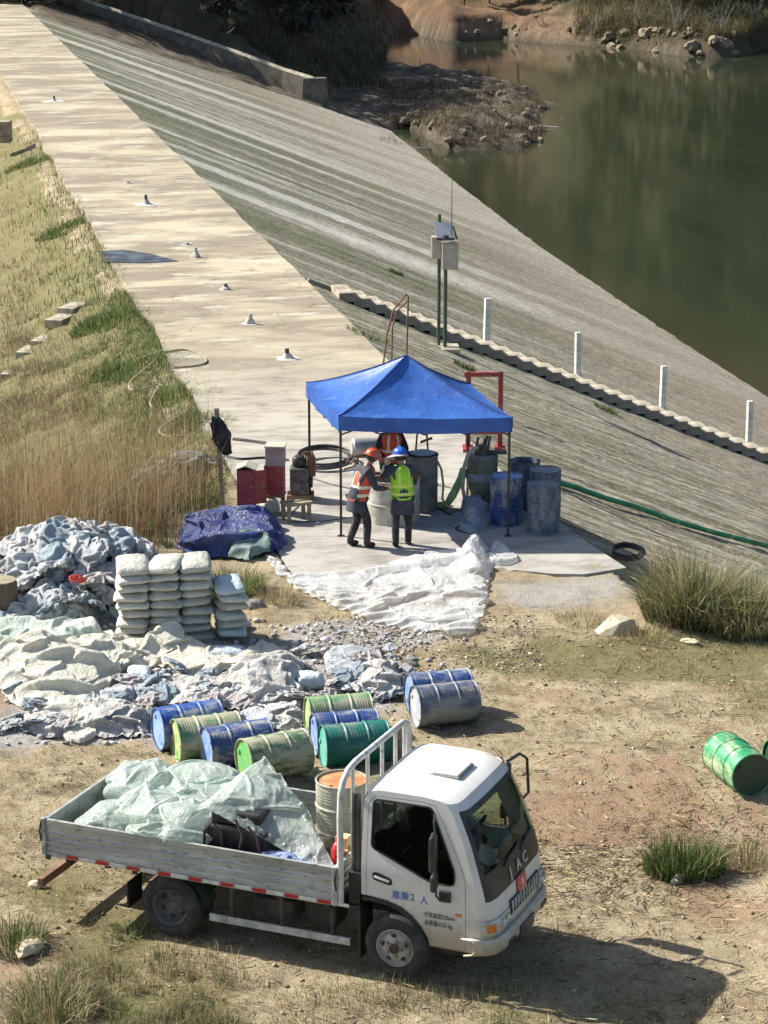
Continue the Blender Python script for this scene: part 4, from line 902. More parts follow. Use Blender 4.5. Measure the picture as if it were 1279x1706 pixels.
def person(g0, yaw, label, vest, band, helmet, brim, pose, coat=.62):
    t = thing('person', (g0.x, g0.y, .03), label, 'person', 'site workers under the tent', rz=yaw)
    ln = pose.get('lean', .08); hy = pose.get('hip', 0.0)
    pel = Vector((0, hy, .90)); wa = Vector((0, hy+ln*.3, 1.06)); ch = Vector((0, hy+ln*.8, 1.27)); nk = Vector((0, hy+ln*1.15, 1.43)); hd = Vector((0, hy+ln*1.6+.03, 1.56))
    sh = [ch+Vector((s_*.175, 0, .085)) for s_ in (-1, 1)]
    el, wr = pose['el'], pose['wr']; kn, an = pose['kn'], pose['an']
    pts = [pel, wa, ch, nk, hd, hd+Vector((0, .015, .09))]; ed = [(0, 1), (1, 2), (2, 3), (3, 4), (4, 5)]; rd = [.115, .11, .12, .052, .092, .075]
    for k in (0, 1):
        b = len(pts); pts += [sh[k], Vector(el[k]), Vector(wr[k])]; ed += [(2, b), (b, b+1), (b+1, b+2)]; rd += [.052, .038, .026]
        b = len(pts); hx = -.085 if k == 0 else .085
        pts += [pel+Vector((hx, 0, -.06)), Vector(kn[k]), Vector(an[k]), Vector(an[k])+Vector((0, .12, -.05))]; ed += [(0, b), (b, b+1), (b+1, b+2), (b+2, b+3)]; rd += [.08, .052, .036, .032]
    body = skinmesh('body', [tuple(x) for x in pts], ed, rd, SKIN, t)
    # face and hair
    f = MB(); f.lathe([(.001, 0), (.012, .012), (.017, .03), (.010, .05), (.001, .055)], 8, Matrix.Translation(hd+Vector((0, .098, -.02)))); f.obj('nose', SKIN, t, smooth=60)
    for s_ in (-1, 1):
        MB().lathe([(.001, -.011), (.011, 0), (.001, .011)], 8, Matrix.Translation(hd+Vector((s_*.034, .088, .025)))).obj('eye', EYE, t, smooth=60)
        MB().lathe([(.001, -.03), (.018, -.01), (.02, .012), (.001, .03)], 8, Matrix.Translation(hd+Vector((s_*.094, 0, .0)))).obj('ear', SKIN, t, smooth=60)
    MB().box(hd+Vector((0, .093, -.048)), (.045, .012, .012)).obj('mouth', LIP, t, bevel=.004)
    MB().loft([ell(hd+Vector((0, -.018, -.055)), .085, .085), ell(hd+Vector((0, -.02, .03)), .098, .100), ell(hd+Vector((0, -.01, .09)), .085, .09)]).obj('hair', HAIR, t, smooth=60)
    # jacket: body, sleeves and a loose skirt below the vest
    pts = [pel+Vector((0, 0, .02)), wa, ch, nk+Vector((0, 0, -.02))]; ed = [(0, 1), (1, 2), (2, 3)]; rd = [(.165, .135), (.150, .125), (.165, .125), .075]
    for k in (0, 1):
        b = len(pts); e = Vector(el[k]); w_ = Vector(wr[k]); pts += [sh[k], sh[k].lerp(e, .5), e, e.lerp(w_, .5), e.lerp(w_, .95)]; ed += [(2, b), (b, b+1), (b+1, b+2), (b+2, b+3), (b+3, b+4)]; rd += [.082, .068, .06, .052, .044]
    skinmesh('jacket', [tuple(x) for x in pts], ed, rd, pose.get('jmat', DENIM), t)
    sk = MB(); sk.loft([ell(wa+Vector((0, 0, .02)), .175, .145), ell(pel+Vector((0, .0, .02)), .19, .16), ell(pel+Vector((0, -.01, -.12)), .20, .165), ell(pel+Vector((0, -.02, coat-.90)), .215, .175)], cap=False)
    sk.obj('coat_skirt', pose.get('jmat', DENIM), t, smooth=0)
    pts = [pel]; ed = []; rd = [.14]
    for k in (0, 1):
        b = len(pts); hx = -.09 if k == 0 else .09
        pts += [pel+Vector((hx, 0, -.08)), Vector(kn[k]), Vector(an[k]).lerp(Vector(kn[k]), .12)]; ed += [(0, b), (b, b+1), (b+1, b+2)]; rd += [.112, .082, .066]
    skinmesh('trousers', [tuple(x) for x in pts], ed, rd, TROU, t)
    for k in (0, 1):
        a = Vector(an[k]); kk = Vector(kn[k]); u = a.lerp(kk, .5)
        dirn = Vector((pose.get('toe', (0, 0))[k], 1, 0)).normalized()
        skinmesh('boot', [tuple(u), tuple(a+Vector((0, 0, .02))), tuple(Vector((a.x, a.y-.02, .05))), tuple(Vector((a.x, a.y, .04))+dirn*.09), tuple(Vector((a.x, a.y, .035))+dirn*.17)], [(0, 1), (1, 2), (2, 3), (3, 4)], [.074, .064, .056, .05, .036], BOOT, t)
        hand(t, wr[k], Vector(wr[k])-Vector(el[k]), 1 if k == 0 else -1, pose.get('glove', SKIN))
    # vest: closed round the trunk, with two bands and shoulder strips
    def vr(z, g=0.0):
        s_ = (z-.86)/(1.40-.86); c0 = pel.lerp(ch+Vector((0, ln*.35, .13)), s_)
        rx = np.interp(z, [.86, 1.0, 1.15, 1.3, 1.38, 1.43], [.205, .20, .195, .205, .175, .10])+g; ry = np.interp(z, [.86, 1.0, 1.15, 1.3, 1.38, 1.43], [.170, .165, .160, .160, .125, .085])+g
        return ell((c0.x, c0.y, z), rx, ry, 28)
    v = MB(); v.loft([vr(z) for z in (.86, .93, 1.0, 1.08, 1.15, 1.23, 1.3, 1.345, 1.38, 1.41, 1.43)], cap=False); vo = v.obj('safety_vest', vest, t, smooth=0)
    for z in (.955, 1.09): MB().loft([vr(z-.026, .004), vr(z+.026, .004)], cap=False).obj('reflective_band', band, vo, smooth=0)
    for k in (5, 9, 19, 23):
        MB().grid([[vr(z, .005)[k], vr(z, .005)[k+1]] for z in (1.1, 1.18, 1.25, 1.3, 1.34, 1.38, 1.41)]).obj('shoulder_strip', band, vo, smooth=0)
    # helmet
    M = Matrix.Translation(hd+Vector((0, .005, .03))) @ Matrix.Rotation(-pose.get('nod', .15), 4, 'X') @ Matrix.Scale(1.14, 4, (0, 1, 0))
    h = MB(); h.lathe([(.128, .0), (.126, .03), (.118, .065), (.098, .098), (.065, .12), (.03, .130), (.001, .132)], 24, M, cap=False); ho = h.obj('helmet', helmet, t, smooth=50)
    MB().tube([M @ Vector((0, -.118, .06)), M @ Vector((0, -.06, .128)), M @ Vector((0, 0, .14)), M @ Vector((0, .06, .128)), M @ Vector((0, .118, .06))], .014, 6).obj('ridge', helmet, ho, smooth=40)
    br = MB(); n = 24; a_ = [M @ Vector((math.cos(2*PI*k/n)*.126, math.sin(2*PI*k/n)*.126, .004)) for k in range(n+1)]
    ext = pose.get('brim', lambda an_: .02+.06*max(0, math.sin(an_))); b_ = [M @ Vector((math.cos(2*PI*k/n)*(.126+ext(2*PI*k/n)), math.sin(2*PI*k/n)*(.126+ext(2*PI*k/n)), -.012-ext(2*PI*k/n)*.3)) for k in range(n+1)]
    br.grid([a_, b_]); br.obj('helmet_brim', brim, ho, smooth=0)
    return t
ORG = pm('orange_vest', (.62, .075, .035), (.50, .06, .03), 6, rough=.7, bs=30); LIME = pm('lime_vest', (.33, .68, .03), (.26, .55, .03), 6, rough=.7, bs=30)
ORH = pm('orange_helmet', (.55, .085, .03), (.45, .09, .05), 6, rough=.4); BLH = pm('blue_helmet', (.02, .10, .48), rough=.35); GRB = pm('grey_brim', (.40, .38, .36), rough=.7)
person(G(597, 913), R(-62), 'worker in an orange vest and orange helmet leaning over the pale mixing tank', ORG, BAND, ORH, ORH,
       dict(lean=.17, nod=.45, el=[(-.25, .22, 1.10), (.27, .20, 1.08)], wr=[(-.15, .47, 1.04), (.17, .46, 1.02)], kn=[(-.10, .04, .49), (.11, .12, .49)], an=[(-.12, -.10, .10), (.13, .10, .10)], hip=-.02, brim=lambda a: .025+.07*max(0, math.sin(a))**2), coat=.66)
person(G(670, 912), R(12), 'worker in a lime yellow vest and blue helmet seen from behind', LIME, BANDY, BLH, GRB,
       dict(lean=.10, nod=.2, el=[(-.33, .12, 1.22), (.25, .14, 1.08)], wr=[(-.22, .34, 1.38), (.16, .42, 1.05)], kn=[(-.12, .03, .49), (.11, .05, .49)], an=[(-.13, -.06, .10), (.12, .06, .10)], glove=pm('cotton_glove', (.55, .50, .36), rough=.9), brim=lambda a: .03+.09*max(0, math.cos(a-2.6))**2), coat=.60)
person(G(651, 846), R(185), 'worker in dark clothes and an orange vest half hidden behind the tent edge', ORG, BAND, ORH, ORH,
       dict(lean=.12, nod=.3, el=[(-.27, .16, 1.10), (.27, .14, 1.1)], wr=[(-.12, .36, .98), (.14, .36, 1.0)], kn=[(-.10, .03, .49), (.10, .04, .49)], an=[(-.11, -.02, .10), (.11, .03, .10)], jmat=pm('black_jacket', (.015, .015, .018), rough=.9)), coat=.6)

# ================================================================== MIXING PLANT UNDER THE TENT
TANK = pm('pale_grey_tank', (.50, .49, .43), (.34, .33, .28), 4, rough=.7, c3=(.22, .21, .18), s3=9, bs=14, bstr=.3); DTANK = pm('dark_grey_tank', (.10, .11, .10), (.17, .17, .15), 4, rough=.7, c3=(.28, .27, .24), s3=9)
GROUT = pm('wet_grout', (.24, .24, .23), (.17, .17, .16), 6, rough=.25); RED = pm('faded_red_paint', (.30, .045, .045), (.22, .035, .035), 4, rough=.55, c3=(.36, .15, .13), s3=9); RUST = pm('rusty_steel', (.17, .09, .05), (.26, .15, .09), 7, rough=.85, c3=(.07, .045, .03), s3=14)
DSTEEL = pm('oily_steel', (.045, .045, .045), (.12, .115, .105), 7, rough=.5); ZINC = pm('galvanised_steel', (.46, .46, .43), (.32, .32, .30), 5, rough=.5, metal=.3)
g0 = G(655, 880); tk = thing('mixing_tank', (g0.x, g0.y+.5, .026), 'wide pale grey mixing tank streaked with cement between the two workers', 'tank')
a = MB(); a.lathe([(.47, 0), (.48, .05), (.48, .33), (.492, .34), (.492, .36), (.48, .37), (.48, .76), (.50, .78), (.50, .80), (.47, .80), (.465, .76), (.465, .55), (.001, .55)], 40, cap=False); a.obj('tank_shell', TANK, tk, smooth=40)
MB().lathe([(.462, .56), (.001, .57)], 40, cap=False).obj('grout', GROUT, tk, smooth=40)
q = MB(); [q.bar((-.5, y, .83), (.5, y, .83), .06, .05) for y in (-.14, .14)]; q.obj('cross_beam', RUST, tk)
q = MB(); q.bar((.05, -.46, .80), (.05, -.46, 1.0), .015, .015); q.bar((.05, -.46, 1.0), (.30, -.46, 1.0), .015, .015); q.bar((.30, -.46, 1.0), (.30, -.46, .8), .015, .015); q.obj('wire_frame', WHITE, tk)
g0 = G(702, 858); tk = thing('tall_tank', (g0.x, g0.y+.3, .026), 'tall dark grey tank standing behind the worker in the lime vest', 'tank')
a = MB(); a.lathe([(.29, 0), (.30, .02), (.30, .45), (.312, .46), (.312, .48), (.30, .49), (.30, 1.02), (.315, 1.03), (.315, 1.05), (.29, 1.05), (.285, .9), (.001, .9)], 32, cap=False); a.obj('tank_shell', DTANK, tk, smooth=40)
MB().lathe([(.22, 1.05), (.24, 1.07), (.19, 1.09), (.001, 1.09)], 24, Matrix.Translation((.02, .02, 0)), cap=False).obj('tank_cap', TANK, tk, smooth=40)
q = MB(); q.tube([(.28, -.1, .95), (.36, -.14, .8), (.40, -.16, .5), (.38, -.2, .25), (.5, -.3, .10), (.9, -.2, .03)], .022, 8); q.obj('hose', pm('sand_hose', (.34, .29, .19), rough=.7), tk, smooth=40)
q = MB(); q.tube([(-.1, .25, 1.05), (-.08, .25, 1.35), (.0, .25, 1.43), (.1, .25, 1.35), (.12, .25, 1.05)], .018, 8); q.tube([(-.02, .2, 1.22), (.2, .2, 1.3)], .025, 8); q.obj('pipe_loop', RUST, tk, smooth=40)
g0 = G(618, 840); mx_ = thing('grout_mixer', (g0.x, g0.y+.3, .026), 'grout mixer with a grey horizontal motor drum on a steel stand behind the orange-vested worker', 'mixer')
M = Matrix.Translation((-.06, 0, 1.0)) @ Matrix.Rotation(R(90), 4, 'Y') @ Matrix.Rotation(R(-12), 4, 'X')
MB().lathe([(.001, -.30), (.14, -.30), (.17, -.27), (.17, .22), (.15, .27), (.001, .28)], 26, M, cap=False).obj('motor_drum', ZINC, mx_, smooth=40)
MB().lathe([(.13, -.301), (.13, -.315), (.001, -.32)], 26, M, cap=False).obj('end_cap', TANK, mx_, smooth=40)
q = MB(); [q.bar((sx, sy, 0), (sx*.7-.05, sy*.7, .86), .04, .04) for sx in (-.28, .28) for sy in (-.2, .2)]; q.bar((-.3, 0, .84), (.25, 0, .84), .3, .04); q.obj('stand', RUST, mx_)
q = MB(); q.tube([(-.3, -.1, .8), (-.38, -.12, .7), (-.45, -.1, .72), (-.40, 0, .8)], .02, 6); q.tube([(-.2, -.2, .7), (-.5, -.22, .62)], .02, 6); q.obj('valve', RUST, mx_, smooth=40)
g0 = G(803, 851); pu = thing('grout_pump', (g0.x, g0.y+.25, .026), 'grout pump barrel wrapped in sacking with pipes on top at the right under the tent', 'pump')
a = MB(); a.lathe([(.22, 0), (.24, .05), (.24, .32), (.28, .36), (.29, .60), (.285, .62), (.285, .64), (.29, .66), (.29, .92), (.30, .93), (.30, .95), (.25, .97), (.001, .98)], 30, cap=False); a.obj('barrel', pm('olive_barrel', (.15, .15, .11), (.24, .23, .19), 5, rough=.8, bs=12, bstr=.5), pu, smooth=45)
MB().lathe([(.27, .50), (.305, .54), (.31, .62), (.285, .66)], 26, Matrix.Translation((.0, -.01, 0)), cap=False).obj('sacking', GS, pu, smooth=50)
q = MB(); [q.tube([(x, y, .95), (x+.02, y, 1.18), (x+.05, y+.03, 1.3)], .025, 8) for x, y in ((-.12, 0), (.0, -.1), (.1, .05), (.05, .12))]; q.lathe([(.10, .97), (.11, 1.1), (.07, 1.16), (.001, 1.17)], 14, cap=False); q.bar((.1, 0, 1.02), (.45, .02, 1.02), .09, .07); q.obj('pump_head', DSTEEL, pu, smooth=40)
q = MB(); q.tube([(-.1, -.1, 1.15), (-.26, -.2, 1.05), (-.34, -.24, .8), (-.36, -.25, .4), (-.30, -.3, .1)], .035, 8); q.obj('suction_hose', pm('grey_hose', (.42, .38, .32), rough=.7), pu, smooth=40)
lg = G(776, 750); rg = G(832, 748)
gan = thing('steel_gantry', (lg.x, lg.y, .026), 'tall red steel gantry frame standing behind the right side of the tent', 'frame'); dx = rg.x-lg.x; hh = GY(784, 622, lg.y).z
for x in (0.04, dx): MB().box((x, 0, hh/2), (.10, .10, hh)).obj('post', RED, gan, bevel=.006)
MB().box((dx/2, 0, hh-.045), (dx+.1, .09, .09)).obj('top_beam', RED, gan, bevel=.006); MB().box((dx/2, 0, .35), (dx, .07, .07)).obj('cross_beam', RED, gan)
for x in (0.04, dx): MB().box((x, -.05, .03), (.22, .5, .06)).obj('foot', RED, gan, bevel=.006)
GFAB = pm('green_fabric_hose', (.20, .42, .13), (.36, .50, .24), 5, rough=.7, bs=20)
a = G(772, 846, 0); q = MB(); q.tube([(a.x, a.y, .75), (a.x-.06, a.y-.05, .55), (a.x-.22, a.y-.12, .25), (a.x-.32, a.y-.16, .10), (a.x-.7, a.y-.1, .07)], [.07, .075, .08, .075, .05], 10)
o = q.obj('green_fabric_hose', GFAB, smooth=40); tag(o, 'light green lay-flat hose hanging down beside the grout pump', 'hose')

# ---- red electrical cabinets
TINROOF = pm('pale_tin_roof', (.52, .48, .36), (.42, .38, .30), 4, rough=.6)
g0 = G(411, 866); cb = thing('electrical_cabinet', (g0.x, g0.y+.1, .02), 'small red electrical cabinet with pitched pale roof and its door open', 'cabinet', 'red electrical cabinets', rz=R(-4))
q = MB(); q.bx(-.16, .16, .12, .135, .26, .92); q.bx(-.16, -.148, -.13, .12, .26, .92); q.bx(.148, .16, -.13, .12, .26, .92); q.bx(-.148, .148, -.13, .12, .26, .275); q.bx(-.16, .16, -.142, -.13, .26, .92); q.obj('cabinet_body', RED, cb, bevel=.004)
q = MB(); q.loft([[(-.19, y, .92), (0, y, 1.0), (.19, y, .92), (0, y, .985)] for y in (-.18, .22)]); q.loft([[(-.19, y, .935), (0, y, 1.015), (.19, y, .935), (0, y, .99)] for y in (-.185, .225)]); q.obj('pitched_roof', TINROOF, cb)
d_ = MB().box((.11, -.006, 0), (.23, .012, .62)).obj('cabinet_door', RED, cb, bevel=.003); d_.location = (.165, -.14, .60); d_.rotation_euler = (0, 0, R(28)); MB().box((.2, -.018, 0), (.02, .02, .10)).obj('door_handle', DSTEEL, d_)
for x in (-.14, .14):
    for y in (-.12, .11): MB().box((x, y, .13), (.03, .03, .26)).obj('leg', RED, cb)
q = MB(); q.bar((-.14, -.12, .08), (.14, -.12, .08), .02, .02)
for k in range(7): q.tube([(-.12+.04*k, -.1, .26), (-.12+.045*k, -.12, .12), (-.14+.05*k, -.16, .0)], .007, 5)
q.obj('cable_bundle', RED, cb)
g0 = G(459, 858); cb = thing('electrical_cabinet', (g0.x, g0.y+.12, .02), 'taller red cabinet with grey upper half and flat pale top', 'cabinet', 'red electrical cabinets', rz=R(-6))
MB().bx(-.19, .16, -.14, .16, .36, .90).obj('cabinet_body', RED, cb, bevel=.005); MB().bx(-.165, .17, -.142, .17, .90, 1.25).obj('upper_box', pm('dusty_pink_grey', (.36, .27, .27), (.28, .2, .2), 4, rough=.7), cb, bevel=.005)
MB().bx(-.18, .19, -.17, .20, 1.25, 1.275).obj('flat_top', TINROOF, cb)
for x in (-.16, .13):
    for y in (-.11, .13): MB().box((x, y, .18), (.04, .04, .36)).obj('leg', RUST, cb)
MB().box((-.02, .0, .34), (.38, .34, .04)).obj('shelf', RUST, cb)
g0 = G(500, 836); en = thing('pump_engine', (g0.x, g0.y+.1, .02), 'black pump engine with a looped handle beside the tall red cabinet', 'engine')
MB().bx(-.19, .16, -.16, .22, .12, .62).obj('engine_block', DSTEEL, en, bevel=.02); MB().lathe([(.10, 0), (.12, .03), (.12, .16), (.09, .2), (.001, .2)], 16, Matrix.Translation((-.03, .04, .62)), cap=False).obj('air_filter', BLACKM, en, smooth=40)
q = MB()
for k in range(4): q.tube([(.02+.04*k, .05, .58), (.03+.04*k, .02, .86), (.10+.04*k, 0, .92), (.17+.035*k, -.02, .80), (.18+.03*k, -.02, .45)], .018, 6)
q.obj('pipe_stack', RUST, en, smooth=40); MB().lathe([(.13, 0), (.13, .05), (.001, .06)], 18, Matrix.Translation((.18, .05, .35)) @ Matrix.Rotation(PI/2, 4, 'Y'), cap=False).obj('flywheel', BLACKM, en, smooth=40)
q = MB(); q.bx(-.25, .25, -.18, -.12, .0, .12); q.bx(-.25, .25, .15, .21, .0, .12); q.obj('skid', RUST, en)
WOOD = pm('weathered_timber', (.34, .29, .20), (.22, .18, .12), 4, rough=.9, c3=(.13, .10, .07), s3=9, stretch=(1, 8, 8), bs=20)
g0 = G(493, 872); bn = thing('timber_bench', (g0.x, g0.y+.15, .02), 'low timber trestle on the slab in front of the pump engine', 'trestle', rz=R(28))
for y in (-.1, .1): MB().box((0, y, .33), (.52, .13, .05)).obj('plank', WOOD, bn, bevel=.005)
for x in (-.2, .2):
    for y in (-.12, .12): MB().box((x, y, .15), (.06, .05, .3)).obj('leg', WOOD, bn)
g0 = G(371, 846); po = thing('timber_post', (g0.x, g0.y, float(gz(g0.x, g0.y))), 'weathered timber post leaning slightly with a dark jacket hung on it', 'post', rot=(0, R(-2.5), 0))
MB().box((0, 0, .95), (.085, .075, 1.95)).obj('timber', WOOD, po, bevel=.008)
JK = pm('black_cloth', (.018, .018, .022), (.035, .035, .04), 6, rough=.95, bs=18)
me = crushed(55.5, .13, .10, .30); o = mobj('jacket', me, JK, None, 0); o.name = 'jacket'; o.location = po.location+Vector((.0, -.05, 1.42)); o.rotation_euler = (0, R(-18), .3); tag(o, 'dark jacket hung over the timber post', 'jacket')
# hoses
BHOSE = pm('black_rubber_hose', (.02, .02, .022), (.06, .058, .055), 5, rough=.6); CHOSE = pm('cream_hose', (.33, .285, .19), (.22, .19, .12), 5, rough=.8)
def coil(g0, rx, ry, n, r, tilt=0, seed=0):
    rr = random.Random(seed); pts = []
    for k in range(n*24):
        a = k/24*2*PI; e = 1+.06*math.sin(a*.37+seed)+.05*math.sin(a*.71); pts.append((g0.x+math.cos(a)*rx*e, g0.y+math.sin(a)*ry*e, .05+r*1.6*(k/24)*.7+tilt*(1+math.sin(a))))
    return pts
o = MB().tube(coil(G(540, 775), .55, .62, 4, .025, .06, 3), .024, 6).obj('hose_coil', BHOSE, smooth=40); tag(o, 'big coil of black hose lying at the back left corner of the tent', 'hose coil')
o = MB().tube(coil(G(1047, 912), .26, .42, 5, .02, .0, 8), .02, 6).obj('cable_coil', BHOSE, smooth=40); o.location.z = -.18; tag(o, 'black cable coil in the shade beyond the right corner of the slab', 'cable coil')
def hose(pp, r, mat, label, name='hose', z=0.03):
    P = [G(x, y) for x, y in pp]; Q = []
    for i in range(len(P)-1):
        p0, p1, p2, p3 = P[max(i-1, 0)], P[i], P[i+1], P[min(i+2, len(P)-1)]
        for k in range(6):
            s_ = k/6; Q.append(.5*((2*p1)+(-p0+p2)*s_+(2*p0-5*p1+4*p2-p3)*s_*s_+(-p0+3*p1-3*p2+p3)*s_**3))
    Q.append(P[-1]); o = MB().tube([(q.x, q.y, max(float(gz(q.x, q.y)), -.06 if abs(q.x) < 9 else -9)+r+z) for q in Q], r, 6).obj(name, mat, smooth=40); return tag(o, label, 'hose')
hose([(520, 800), (560, 812), (600, 818), (640, 812), (700, 806), (760, 818)], .02, BHOSE, 'black hose snaking across the slab behind the two workers', z=.07)
hose([(505, 838), (480, 868), (520, 872), (575, 866), (620, 858)], .015, BHOSE, 'thin black cable on the slab at the left foot of the tent', z=.07)
hose([(730, 850), (770, 872), (760, 885), (800, 898)], .02, BHOSE, 'black hose on the slab by the grey sacks', z=.07)
hose([(388, 735), (415, 738), (445, 742)], .035, BHOSE, 'upper dark pipe lying behind the red cabinets', z=.07)
hose([(372, 762), (400, 768), (440, 766), (480, 770)], .03, BHOSE, 'dark pipe lying on the slab edge behind the cabinet with the open door', z=.07)
hose([(230, 602), (275, 590), (312, 586), (338, 597), (343, 607), (322, 613), (288, 616)], .021, CHOSE, 'cream hose looping out of the grass onto the walkway', z=.09)
hose([(262, 600), (222, 632), (215, 646), (224, 652), (252, 645), (266, 640), (258, 655), (250, 672), (254, 681)], .021, CHOSE, 'cream hose twisting down the grass bank below the walkway loop', z=.06)
hose([(322, 684), (300, 694), (270, 712), (266, 722), (284, 729), (316, 727)], .021, CHOSE, 'cream hose bent in a hook on the bank above the rag heap', z=.06)
# handrail of bent pipe
q = MB()
a, b, c0 = G(637, 618), G(652, 612), G(677, 600)
tp = GY(668, 503, b.y).z
q.tube([a, Vector((a.x+.10, a.y, tp*.55)), Vector((a.x+.26, a.y+.05, tp*.93)), Vector((a.x+.36, a.y+.05, tp)), Vector((c0.x-.02, c0.y, tp+.03)), Vector((c0.x+.04, c0.y, tp-.03)), c0], .022, 8)
q.tube([b, Vector((b.x+.02, b.y, tp*.6)), Vector((b.x+.12, b.y, tp*.86)), Vector((c0.x, c0.y, tp*.9))], .02, 8)
o = q.obj('pipe_handrail', RUST, smooth=40); tag(o, 'bent rusty pipe handrail at the crest edge behind the tent', 'handrail')

# ---- instrument station on the face
lx, ly, lz, bq = on_face(740, 579)
stn = thing('instrument_station', (bq.x, bq.y, bq.z), 'instrument station on two green poles with steel boxes, a solar panel and a thin aerial', 'instrument station', rz=R(2))
B0 = Vector(stn.location)
def SP(x, y, dy=0): return GY(x, y, B0.y+dy)-B0
GPOLE = pm('green_brown_pole', (.035, .10, .06), (.12, .10, .07), 3, .4, .62, rough=.5)
for (x0, y0_, x1, y1_, dy, rr) in ((731, 566, 734, 357, .25, .05), (741, 577, 745, 440, 0, .055)):
    a = SP(x0, y0_, dy); b = SP(x1, y1_, dy); b.x = a.x; MB().tube([a-Vector((0, 0, .2)), b], rr, 14).obj('pole', GPOLE, stn, smooth=40)
SBOX = pm('weathered_steel_box', (.50, .46, .37), (.40, .36, .29), 4, rough=.5, metal=.2); SBOXD = pm('box_side', (.30, .28, .23), rough=.5)
a = SP(736, 448, 0); b = SP(763, 404, 0); bxo = MB().bx(a.x, b.x, -.16, .16, a.z, b.z).obj('instrument_box', SBOX, stn, bevel=.01)
MB().bx(a.x+.03, b.x-.02, -.172, -.16, a.z+.03, b.z-.05).obj('box_door', SBOX, bxo, bevel=.004); MB().bx(a.x-.03, b.x+.03, -.2, .2, b.z, b.z+.025).obj('box_roof', SBOXD, bxo)
a = SP(720, 430, .25); b = SP(736, 394, .25); bxo = MB().bx(a.x, b.x, .1, .45, a.z, b.z).obj('instrument_box', SBOX, stn, bevel=.01); MB().bx(a.x-.02, a.x, .12, .43, a.z, b.z).obj('box_door', SBOXD, bxo)
a = SP(723, 371, .2); b = SP(752, 371, .2); c0 = SP(727, 398, -.05); d0 = SP(757, 398, -.05)
q = MB(); n_ = (b-a).cross(c0-a).normalized()*.02; q.loft([[a, b, d0, c0], [a-n_, b-n_, d0-n_, c0-n_]]); q.obj('solar_panel', pm('panel_back', (.55, .55, .58), rough=.4), stn)
q = MB(); q.bar(c0, d0, .05, .06); q.bar(b+Vector((.05, 0, -.1)), d0+Vector((.06, 0, .0)), .03, .05); q.lathe([(.08, 0), (.08, .1), (.001, .12)], 12, Matrix.Translation((c0+d0)/2+Vector((0, -.05, 0)))); q.obj('panel_bracket', BLACKM, stn)
a = SP(752, 402, 0); b = SP(753, 290, 0); MB().tube([a, a.lerp(b, .6), b], [.016, .012, .006], 6).obj('aerial', DSTEEL, stn)
q = MB(); a = SP(742, 576, 0); q.box((a.x, .05, -.03), (.75, .9, .10)); q.obj('base_slab', PALE, stn, bevel=.01)

# ---- grout collars drilled along the crest
DUST = pm('grout_ring', (.40, .40, .38), (.52, .50, .44), 4, rough=.95, bs=14, bstr=.6)
for i, (px, py, h, rr) in enumerate([(90, 170, .26, .55), (243, 342, .34, .42), (326, 430, .30, .16), (376, 484, .16, .2), (417, 541, .26, .22), (478, 599, .24, .30), (214, 307, .07, .2), (313, 409, .05, .2)]):
    g0 = G(px, py); col = thing('drill_collar', (g0.x, g0.y, .026), ['drill pipe stub in a grout ring, farthest up the walkway', 'drill pipe stub on a tall grout cone with a wide pale ring', 'plain drill pipe stub casting a short shadow near the dark patch on the walkway', 'low drill pipe stub halfway along the walkway', 'drill pipe stub with a bluish grout foot just up the walkway from the tent', 'drill pipe stub in rough spilled grout nearest to the tent',
        'capped drill hole barely above the concrete, upper walkway', 'capped drill hole below the tall grout cone'][i], 'pipe stub', 'drill pipe stubs along the dam crest')
    MB().lathe([(.001, h), (.05, h), (.055, h-.02), (.055, 0)], 12, cap=False).obj('pipe_stub', ZINC if i in (2, 4) else DSTEEL, col, smooth=40)
    n = 22; rings = [[Vector((math.cos(2*PI*k/n), math.sin(2*PI*k/n), 0))*r_*(1+.35*mnoise.noise(Vector((math.cos(2*PI*k/n)*1.5+i*4, math.sin(2*PI*k/n)*1.5, r_))))+Vector((0, 0, z)) for k in range(n)] for r_, z in ((rr, .004), (rr*.55, .012), (.13, .04), (.06, h*.55))]
    q = MB(); q.loft(rings, cap=False); q.obj('grout_ring', DUST, col, smooth=60)
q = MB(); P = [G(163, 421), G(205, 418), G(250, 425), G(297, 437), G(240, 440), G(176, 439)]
q.loft([[(a.x, a.y, .03) for a in P], [(a.x, a.y, .045) for a in P]]); o = q.obj('shadow_patch', pm('painted_shadow', (.03, .04, .06), (.09, .11, .13), 1.5, rough=.5), bevel=0); tag(o, 'blue-black painted shadow lying flat at the left edge of the walkway', 'painted shadow')  # thin dark slab stands in for a cast shadow on the walkway
g0 = G(8, 240); bx_ = thing('concrete_block', (g0.x-.1, g0.y+.4, .02), 'weathered brown concrete block at the left edge of the walkway top', 'block')
for k in range(3): MB().box((0, 0, .16+.3*k), (.62, .8, .29)).obj('block_course', pm('brown_concrete', (.34, .28, .19), (.22, .18, .12), 3, rough=.9) if k == 0 else MATS['brown_concrete'], bx_, bevel=.015)
stl = None
for k, (px, py) in enumerate([(120, 484), (98, 494), (73, 508), (47, 517), (20, 532), (-6, 545)]):
    g0 = G(px, py)
    if stl is None: stl = thing('concrete_steps', (g0.x, g0.y, float(gz(g0.x, g0.y))), 'short flight of pale concrete steps half lost in the grass bank at the left', 'steps')
    o = MB().box((0, 0, -.07), (.50, 1.0, .24)).obj('step', PALE, stl, bevel=.015); q = Vector((g0.x, g0.y, float(gz(g0.x, g0.y))+.1-.05*k))-Vector(stl.location); o.location = q; o.rotation_euler = (0, 0, R(-18+3*k))
g0 = G(8, 1052); stu = thing('tree_stump', (g0.x-.08, g0.y+.25, 0), 'weathered grey tree stump cut off by the left edge beside the empty bags', 'stump')
q = MB(); n = 24; rings = []
